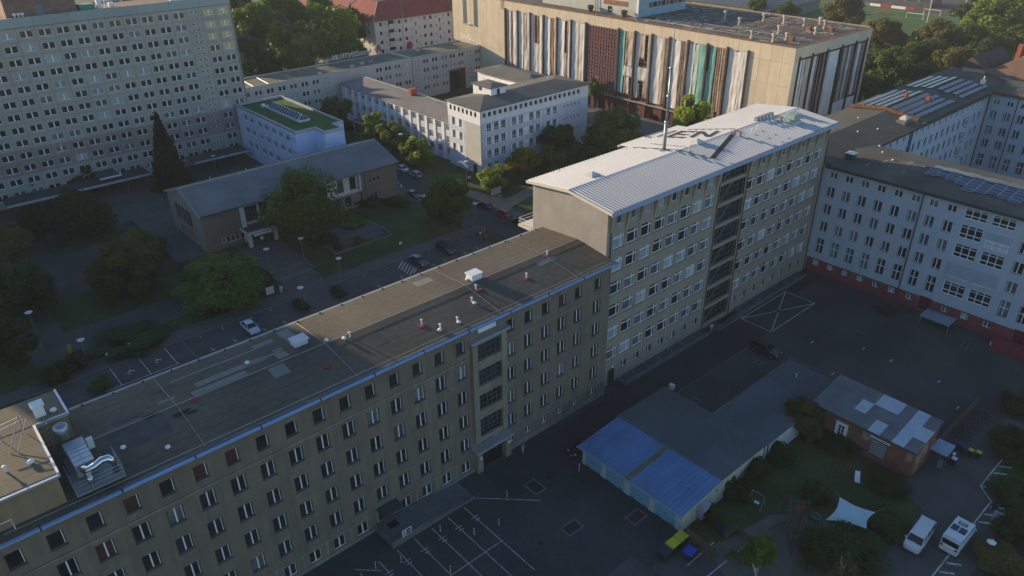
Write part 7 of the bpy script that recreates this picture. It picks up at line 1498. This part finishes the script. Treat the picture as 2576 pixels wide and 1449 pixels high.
# screens, fence, bikes
WOOD = mat('weathered_wood', (0.10, 0.075, 0.055), 0.9, 0.25, 2.0)
FN = thing('board_fence', 'long brown board fence behind the row of bicycles', 'fence', (97, 20.8, 0))
for k in range(22): part('board', WOOD, FN, (89.6 + k * .64, 20.75, 0, 89.6 + k * .64 + .6, 20.82, 1.9))
part('rail', WOOD, FN, (89.6, 20.83, .4, 103.6, 20.9, .52), (89.6, 20.83, 1.4, 103.6, 20.9, 1.52))
WS2 = thing('bin_screen', 'dark wooden screen with lattice door beside the waste containers', 'screen', (53.5, 31.5, 0))
for k in range(9): part('slat', WOOD, WS2, (53.95, 29.2 + k * .42, 0, 54.02, 29.56 + k * .42, 1.75))
part('frame', WOOD, WS2, (53.9, 29.1, 1.75, 54.08, 33.0, 1.85), (53.9, 29.05, 0, 54.08, 29.18, 1.85))
def bike(x, y, rz, label, colr):
    t = thing('bicycle', label, 'bicycle', (x, y, 0), rz, 'bicycles in the yard rack')
    for sx in (-.52, .52): mb = MB(); mb.tube([(sx + .33 * math.cos(a), 0, .34 + .33 * math.sin(a)) for a in np.linspace(0, 2 * math.pi, 15)], .025, 5, False); build(mb, 'wheel', BLK, t, world_coords=False)
    mb = MB(); mb.tube([(-.52, 0, .34), (-.12, 0, .85), (.38, 0, .8), (.0, 0, .3), (-.12, 0, .85)], .025, 5); mb.tube([(.52, 0, .34), (.38, 0, .8), (.36, 0, .98)], .025, 5); mb.tube([(-.52, 0, .34), (0, 0, .3)], .02, 5); build(mb, 'frame', colr, t, world_coords=False); build(MB().box(-.26, -.07, .88, .0, .07, .94), 'saddle', BLK, t, world_coords=False); mb = MB(); mb.tube([(.3, -.28, 1.0), (.38, 0, .98), (.3, .28, 1.0)], .02, 5); build(mb, 'handlebar', BLK, t, world_coords=False)
for k in range(8): bike(93.6 + k * 1.1, 19.1 + .1 * (k % 3), U + .15 * (k % 2), 'bicycle leaning in the row along the brown board fence', DSTEEL if k % 3 else mat('bike_red', (0.2, 0.02, 0.02), 0.5))
# covered stall, dark trailer, red skip, grates
TP = thing('covered_stall', 'grey tarpaulin-covered stall against the red plinth', 'stall', (121.6, 33.5, 0)); mb = MB(); mb.quad((119.9, 31.2, 1.5), (119.9, 35.9, 1.5), (121.4, 35.6, 1.95), (121.4, 31.5, 1.95)); mb.quad((121.4, 31.5, 1.95), (121.4, 35.6, 1.95), (122.9, 35.9, 1.5), (122.9, 31.2, 1.5)); mb.quad((119.9, 31.2, 1.5), (121.4, 31.5, 1.95), (122.9, 31.2, 1.5)); mb.quad((119.9, 35.9, 1.5), (121.4, 35.6, 1.95), (122.9, 35.9, 1.5)); mb.quad((119.9, 31.2, 1.5), (119.9, 35.9, 1.5), (119.85, 35.9, 1.2), (119.85, 31.2, 1.2)); build(mb, 'tarpaulin', mat('tarp_grey', (0.22, 0.25, 0.30), 0.6, 0.1), TP)
for x, y in ((120, 31.4), (120, 35.7), (122.8, 31.4), (122.8, 35.7)): part('post', STEEL, TP, (x - .05, y - .05, 0, x + .05, y + .05, 1.5))
part('table', WOOD, TP, (120.3, 31.8, .7, 122.5, 35.4, .78))
TR_ = thing('dark_trailer', 'low dark trailer parked near the white office downpipe', 'trailer', (119, 40.6, 0)); part('box', mat('trailer_dark', (0.03, 0.035, 0.03), 0.7), TR_, (117.9, 39.3, .4, 119.9, 42.2, 1.2)); part('drawbar', DSTEEL, TR_, (118.8, 42.2, .45, 119.0, 43.3, .55))
for y in (40.4, 41.1):
    for x in (117.8, 120.0): mb = MB(); mb.tube([(x - .08, y, .3), (x + .08, y, .3)], .3, 12); build(mb, 'wheel', TYRE, TR_)
SKP = thing('red_skip', 'flat red steel skip in front of the dark red door', 'skip', (121.2, 22.4, 0)); mb = MB(); mb.prism([(19.6, .0), (25.0, .0), (25.3, 1.3), (19.3, 1.3)], 0, 120.1, 122.6); build(mb, 'tub', mat('skip_red', (0.24, 0.04, 0.045), 0.6, 0.15), SKP)
for y in (19.9, 22.4, 24.9): part('rib', mat('skip_red_dark', (0.18, 0.03, 0.035), 0.6), SKP, (120.0, y - .06, .1, 120.09, y + .06, 1.3))
for z in (.7, .95, 1.2): part('reflector', WHITE, SKP, (120.02, 25.0, z - .06, 120.09, 25.2, z + .06))
def grate(px, py, w_, d_, label, mt=None):
    p = at(px, py); t = thing('drain_grate', label, 'drain grate', (p.x, p.y, 0), 0); build(MB().box(-w_ / 2 - .22, -d_ / 2 - .22, 0, w_ / 2 + .22, d_ / 2 + .22, .03), 'frame', KERB, t, world_coords=False); build(MB().box(-w_ / 2, -d_ / 2, .005, w_ / 2, d_ / 2, .036), 'grate', mt or mat('grate_dark', (0.03, 0.025, 0.025), 0.7), t, world_coords=False)
grate(1346, 1225, 1.3, 1.9, 'drain grate in pale frame nearest the entrance portal'); grate(1439, 1327, 1.9, 1.2, 'drain grate in pale frame amid the open yard'); grate(1600, 1300, 1.9, 1.2, 'reddish drain grate in pale frame before the garage doors', mat('grate_rust', (0.07, 0.03, 0.025), 0.7)); grate(1750, 1008, .6, .6, 'small square drain near the flat shed roof'); grate(1907, 911, .6, .6, 'small square drain beside the black estate car'); grate(2428, 868, 1.6, .5, 'dark slot drain before the white office wing')
def cover(px, py, r_, label): p = at(px, py); t = MB(); t.lathe([(r_, 0), (r_, .03), (r_ * .9, .034)], (p.x, p.y), 16); tag(build(t, 'manhole_cover', mat('grate_dark', (0.03, 0.025, 0.025), 0.7)), label, 'manhole cover')
cover(1383, 1200, .45, 'round manhole cover near the entrance portal grate'); cover(2158, 841, .4, 'round manhole cover in the open yard east of the crossed rectangle'); cover(1360, 1366, .3, 'small manhole cover at the end of the marked bays')
# marks of the crossed lane boundary
hs = []
for k in range(9): x = 101.5 - k * 1.75; hs += [(x, 14.1, x + .9, 12.9)]
for k in range(10): x = 84.6 - k * 1.75; hs += [(x, 12.2, x + .9, 11.0)] if not 73.6 < x < 79.5 else []
lines('lane_boundary_line', 0.024, .16, (104, 14.3, 87.4, 14.3), (87.4, 14.3, 85.6, 12.45), (85.6, 12.45, 79.4, 12.45), (74.0, 12.45, 60, 12.45)); lines('lane_boundary_hatching', 0.024, .26, *hs)
lines('bench_court_line', 0.03, .14, (51.5, 28.3, 58.2, 28.0), (56.2, 30.6, 51.3, 30.6))
# garden things
SL = thing('shade_sail', 'pale blue four-cornered shade sail above the garden shrub', 'shade sail', (68.8, 21.6, 0)); cs_ = [Vector((70.1, 23.7, 2.7)), Vector((71.3, 20.0, 2.3)), Vector((67.8, 19.4, 2.7)), Vector((66.2, 23.2, 2.2))]; mb = MB(); n_ = 10; rows_ = []
for j in range(n_ + 1):
    v_ = j / n_; row_ = []
    for i in range(n_ + 1):
        u_ = i / n_; p = cs_[0] * (1 - u_) * (1 - v_) + cs_[1] * u_ * (1 - v_) + cs_[2] * u_ * v_ + cs_[3] * (1 - u_) * v_; ctr = (cs_[0] + cs_[1] + cs_[2] + cs_[3]) / 4
        k = .22 * (4 * u_ * (1 - u_) * (2 * v_ - 1) ** 2 + 4 * v_ * (1 - v_) * (2 * u_ - 1) ** 2) * .8; row_.append(p.lerp(ctr, k))
    rows_.append(row_)
for j in range(n_):
    for i in range(n_): mb.quad(rows_[j][i], rows_[j][i + 1], rows_[j + 1][i + 1], rows_[j + 1][i])
build(mb, 'cloth', mat('sail_pale_blue', (0.42, 0.52, 0.55), 0.8, 0.05), SL)
for c in cs_: d = (c - Vector((68.8, 21.6, 2.4))).normalized(); e_ = c + d * .9; mb = MB(); mb.tube([(e_.x, e_.y, 0), (e_.x, e_.y, 2.9)], .06, 6); build(mb, 'post', WOOD, SL); mb = MB(); mb.tube([c, (e_.x, e_.y, 2.8)], .015, 4); build(mb, 'rope', STEEL, SL)
CF = thing('climbing_frame', 'wooden climbing frame of leaning logs in the sandpit', 'climbing frame', (65.6, 26, 0)); 
for p, q, r_ in (((64.6, 26.6, 0), (66.6, 27.6, 2.2), .11), ((65.4, 25.6, 0), (66.9, 26.2, 2.4), .12), ((64.0, 25.2, 0), (66.4, 26.6, 2.4), .13), ((66.9, 25.2, 0), (67.5, 25.9, 2.3), .11), ((66.4, 27.5, 2.0), (67.3, 25.8, 2.1), .1), ((65.6, 27.0, 1.3), (66.6, 25.5, 1.4), .1), ((64.6, 26.4, 1.0), (62.3, 27.6, .1), .12), ((66.9, 26.1, 1.6), (68.2, 24.4, .1), .1)): mb = MB(); mb.tube([p, q], r_, 7); build(mb, 'log', WOOD, CF)
part('platform', WOOD, CF, (65.4, 25.9, 1.2, 66.4, 27.0, 1.3))
for p, q, lb in (((61.0, 24.0, .1), (64.8, 26.9, .35), 'long straight log lying across the sandpit'),): mb = MB(); mb.tube([p, q], .14, 8); tag(build(mb, 'balance_log', WOOD), lb, 'log')
mb = MB(); mb.tube([(60.2, 27.0, .1), (61.6, 26.6, .9), (63.2, 26.2, .7), (64.6, 26.3, 1.0)], .12, 7); tag(build(mb, 'bent_log', WOOD), 'bent log leading up to the climbing frame', 'log')
SW = thing('garden_swing', 'light wooden swing frame on the garden lawn', 'swing', (64.6, 31, 0)); mb = MB(); mb.tube([(64.0, 31.4, 0), (64.5, 31.4, 2.0), (65.0, 31.4, 0)], .06, 6); mb.tube([(64.0, 29.8, 0), (64.5, 29.8, 2.0), (65.0, 29.8, 0)], .06, 6); mb.tube([(64.5, 31.4, 2.0), (64.5, 29.8, 2.0)], .06, 6); build(mb, 'frame', mat('swing_wood', (0.22, 0.19, 0.14), 0.8), SW); part('seat', WHITE, SW, (64.3, 30.3, .5, 64.7, 30.9, .55)); mb = MB(); mb.tube([(64.5, 30.35, .55), (64.5, 30.35, 2)], .015, 4); mb.tube([(64.5, 30.85, .55), (64.5, 30.85, 2)], .015, 4); build(mb, 'rope', STEEL, SW)
p = at(2008, 1281, .3); mb = MB(); mb.lathe([(.1, 0), (.55, .08), (.6, .45), (.5, .5), (.35, .2)], (p.x, p.y), 10); tag(build(mb, 'play_tub', mat('toy_red', (0.42, 0.01, 0.025), 0.5), smooth=True), 'bright red play tub at the sandpit edge', 'toy')
p = at(2053, 1300, .3); mb = MB(); mb.lathe([(.1, 0), (.6, .08), (.65, .4), (.55, .45), (.3, .2)], (p.x, p.y), 9); tag(build(mb, 'play_shell', mat('toy_green', (0.01, 0.20, 0.12), 0.5), smooth=True), 'green play shell beside the climbing frame', 'toy')
p = at(2157, 1203, .4); t = thing('deck_chair', 'pale reclining chair on the garden lawn', 'chair', (p.x, p.y, 0), .5); build(MB().box(-.7, -.3, .3, .3, .3, .36), 'seat', WHITE, t, world_coords=False); mb = MB(); mb.quad((.3, -.3, .33), (.3, .3, .33), (.85, .3, .85), (.85, -.3, .85)); build(mb, 'backrest', WHITE, t, world_coords=False)
for sx in (-.6, .2):
    for sy in (-.25, .25): build(MB().box(sx - .03, sy - .03, 0, sx + .03, sy + .03, .3), 'leg', STEEL, t, world_coords=False)
def bench(px, py, rz, label, w_=2.4):
    p = at(px, py, .4); t = thing('garden_bench', label, 'bench', (p.x, p.y, 0), rz)
    for k in range(3): build(MB().box(-w_ / 2, -.25 + k * .17, .42, w_ / 2, -.11 + k * .17, .47), 'seat_slat', WOOD, t, world_coords=False)
    for k in range(2): build(MB().box(-w_ / 2, .27, .6 + k * .2, w_ / 2, .31, .74 + k * .2), 'back_slat', WOOD, t, world_coords=False)
    for s_ in (-1, 1): build(MB().box(s_ * (w_ / 2 - .2) - .05, -.22, 0, s_ * (w_ / 2 - .2) + .05, .3, .42), 'leg', WOOD, t, world_coords=False)
bench(1841, 1336, 0, 'dark bench facing the paved court beside the round fire bowl'); bench(1880, 1348, U, 'dark bench standing along the lawn edge of the court'); bench(1878, 1375, .1, 'backless dark bench crossing the paved court')
p = at(1810, 1333, .3); mb = MB(); mb.lathe([(.2, 0), (.2, .3), (.55, .5), (.6, .62), (.5, .6), (.1, .45)], (p.x, p.y), 12); tag(build(mb, 'fire_bowl', BLK), 'round black fire bowl on the paved court', 'fire bowl')
p = at(1845, 1400, .4); t = thing('planter_box', 'square wooden planter filled with green plants', 'planter', (p.x, p.y, 0), .2); build(MB().box(-.55, -.55, .1, .55, .55, .75), 'box', WOOD, t, world_coords=False)
for sx in (-.55, .55):
    for sy in (-.55, .55): build(MB().box(sx - .05, sy - .05, 0, sx + .05, sy + .05, .9), 'post', WOOD, t, world_coords=False)
c = link('plants', CR['shrub'][0], t, world_coords=False); c.location = (0, 0, .8); c.scale = (.6, .6, .4)
p = at(2495, 1362, 2.0); t = thing('parasol', 'small white parasol standing at the lawn path', 'parasol', (p.x, p.y, 0)); mb = MB(); mb.lathe([(.5, 1.9), (.3, 2.05), (.03, 2.12)], (0, 0), 6); build(mb, 'canopy', WHITE, t, world_coords=False); mb = MB(); mb.tube([(0, 0, 0), (0, 0, 2.0)], .03, 6); build(mb, 'pole', WOOD, t, world_coords=False)
p = at(2515, 1300, .8); t = thing('garden_table', 'grey-green square table beside the lane boundary', 'table', (p.x, p.y, 0), .1); build(MB().box(-.9, -.7, .72, .9, .7, .78), 'top', mat('table_grey_green', (0.19, 0.23, 0.23), 0.6), t, world_coords=False)
for sx in (-.8, .8):
    for sy in (-.6, .6): build(MB().box(sx - .04, sy - .04, 0, sx + .04, sy + .04, .72), 'leg', STEEL, t, world_coords=False)
p = at(2505, 1272, .5); t = thing('grill', 'dark barbecue grill by the bush at the lane corner', 'grill', (p.x, p.y, 0)); build(MB().box(-.5, -.3, .6, .5, .3, .8), 'tray', BLK, t, world_coords=False)
for sx in (-.4, .4): build(MB().box(sx - .03, -.25, 0, sx + .03, .25, .6), 'leg', DSTEEL, t, world_coords=False)
# notice boards and posts
def board(px, py, w_, h_, rz, label, post=.3, mt=None, z=0.0, panels=None):
    p = at(px, py, z); t = thing('notice_board', label, 'notice board', (p.x, p.y, z), rz); build(MB().box(-w_ / 2, -.04, post, w_ / 2, .04, post + h_), 'panel', mt or WHITE, t, world_coords=False)
    for s_ in (-1, 1): build(MB().box(s_ * w_ * .42 - .04, .045, 0, s_ * w_ * .42 + .04, .1, post + h_ * .9), 'post', DSTEEL, t, world_coords=False)
    for q in panels or (): build(MB().box(q[0], -.06, q[1], q[2], -.042, q[3]), 'poster', q[4], t, world_coords=False)
PAPER = mat('poster_paper', (0.34, 0.38, 0.42), 0.7, 0.15, 3.0)
board(1248, 492, 3.3, 1.8, 0.0, 'wide black-framed information board with three columns of posters', .25, mat('board_black', (0.012, 0.013, 0.015), 0.5), panels=[(-1.5 + i * 1.03, .4 + j * .55, -.6 + i * 1.03, .87 + j * .55, PAPER) for i in range(3) for j in range(3)])
board(681, 742, 1.4, 1.4, -.1, 'white notice board left of the terrace steps', .2, WHITE); board(709, 738, .8, 1.7, -.1, 'narrow grey stele beside the white notice board', .1, KERB, panels=[(-.28, .3, .28, .8, PAPER), (-.28, .95, .28, 1.4, WHITE)])
board(1009, 628, .55, .5, 0, 'small white sign on a post at the lawn edge', 1.2); board(1181, 457, .7, .45, .2, 'small white lectern sign near the clinic garden', .9); board(332, 880, .7, .9, -.1, 'white sign board beside the plaza hedge', .4); board(273, 903, .6, .9, -.1, 'blue and white parking sign board by the street bays', .3, mat('sign_blue', (0.06, 0.10, 0.25), 0.5), panels=[(-.2, .45, .2, .75, WHITE), (-.2, .85, .2, 1.1, WHITE)])
board(1039, 410, .45, .8, 0, 'white hooded sign post beside the silver hatchback', 1.5)
p = at(186, 910, 0); t = thing('yellow_stele', 'twisted yellow stele on the street corner lawn', 'stele', (p.x, p.y, 0), -.5); mb = MB(); mb.prism([(-.5, 0), (.3, 0), (.15, 1.6), (.35, 3.0), (-.2, 3.1), (-.35, 1.6)], 1, -.2, .2); build(mb, 'panel', mat('stele_yellow', (0.28, 0.21, 0.04), 0.6, 0.1), t, world_coords=False); build(MB().box(-.7, -.4, 0, 1.2, .4, .12), 'base', mat('stele_yellow', (0.28, 0.21, 0.04), 0.6, 0.1), t, world_coords=False)
gB = 'striped bollards around the yard bays'
def bollard(x, y, label, h=1.0):
    t = thing('bollard', label, 'bollard', (x, y, 0), 0, gB); mb = MB(); mb.tube([(0, 0, 0), (0, 0, h)], .045, 6); build(mb, 'post', WHITE, t, world_coords=False)
    for z in (.35, .7): mb = MB(); mb.tube([(0, 0, z), (0, 0, z + .14)], .05, 6); build(mb, 'band', mat('band_red', (0.3, 0.03, 0.03), 0.6), t, world_coords=False)
for x, y in ((28.6, 51.6), (34.4, 52.3), (37.0, 49.4), (31.8, 47.0), (40.0, 48.6), (43.6, 51.3), (26.1, 52.8)): bollard(x, y, 'slim striped post standing between the yard bays')
bollard(53.2, 48.6, 'striped warning post before the garage corner', 1.3)
# barrier posts and sign at the corner of the street
SGN = thing('road_sign_post', 'traffic sign post with red ring and white plate at the street corner', 'road sign', (*at(1209, 605)[:2], 0)); mb = MB(); mb.tube([(0, 0, 0), (0, 0, 2.6)], .035, 6); build(mb, 'post', STEEL, SGN, world_coords=False); mb = MB(); mb.prism([(.32 * math.cos(a), 2.3 + .32 * math.sin(a)) for a in np.linspace(0, 5.8, 14)], 1, -.05, -.03); build(mb, 'disc', mat('sign_red', (0.35, 0.02, 0.02), 0.5), SGN, world_coords=False); build(MB().box(-.25, -.055, 1.55, .25, -.035, 1.9), 'plate', WHITE, SGN, world_coords=False)
TMC = thing('ticket_machine', 'grey ticket machine cabinet near the street corner bays', 'ticket machine', (*at(1217, 604)[:2], 0)); build(MB().box(-.35, -.25, 0, .35, .25, 1.3), 'cabinet', mat('cabinet_dark', (0.05, 0.055, 0.06), 0.6), TMC, world_coords=False); build(MB().box(-.28, -.27, .75, .28, -.252, 1.15), 'front', KERB, TMC, world_coords=False)
for px, py, lb in ((1219, 585, 'red and white kerb post by the ticket machine'), (1224, 602, 'red and white kerb post at the bay end')): p = at(px, py); bollard(p.x, p.y, lb, 1.1)
# ambient hedge edge, masonry bits in the yard
p = at(1690, 973, .3); tag(build(MB().box(p.x - .3, p.y - .35, 0, p.x + .3, p.y + .35, .7), 'white_cabinet', WHITE), 'small white cabinet behind the garage rear roof', 'cabinet')
t = thing('bike_stand_wall', 'low kerb with dark bicycle stands behind the garage', 'wall', (73, 50, 0)); part('kerb_wall', KERB, t, (71.5, 49.4, 0, 74.5, 49.6, .5))
for k in range(4): part('stand', DSTEEL, t, (72 + k * .6, 48.6, 0, 72.06 + k * .6, 49.3, .7))

# ================================================================ haze: one closed box of thin air round everything
HM = bpy.data.materials.new('thin_haze'); HM.use_nodes = True; hn = HM.node_tree.nodes; hl_ = HM.node_tree.links
hn.remove(hn['Principled BSDF']); pv_ = hn.new('ShaderNodeVolumePrincipled'); pv_.inputs['Color'].default_value = (0.86, 0.92, 1.0, 1); pv_.inputs['Density'].default_value = 0.00014
hl_.new(pv_.outputs[0], hn['Material Output'].inputs['Volume'])
hz = build(MB().box(-155, -125, -1.0, 705, 705, 68.0), 'haze', HM); tag(hz, kind='stuff')
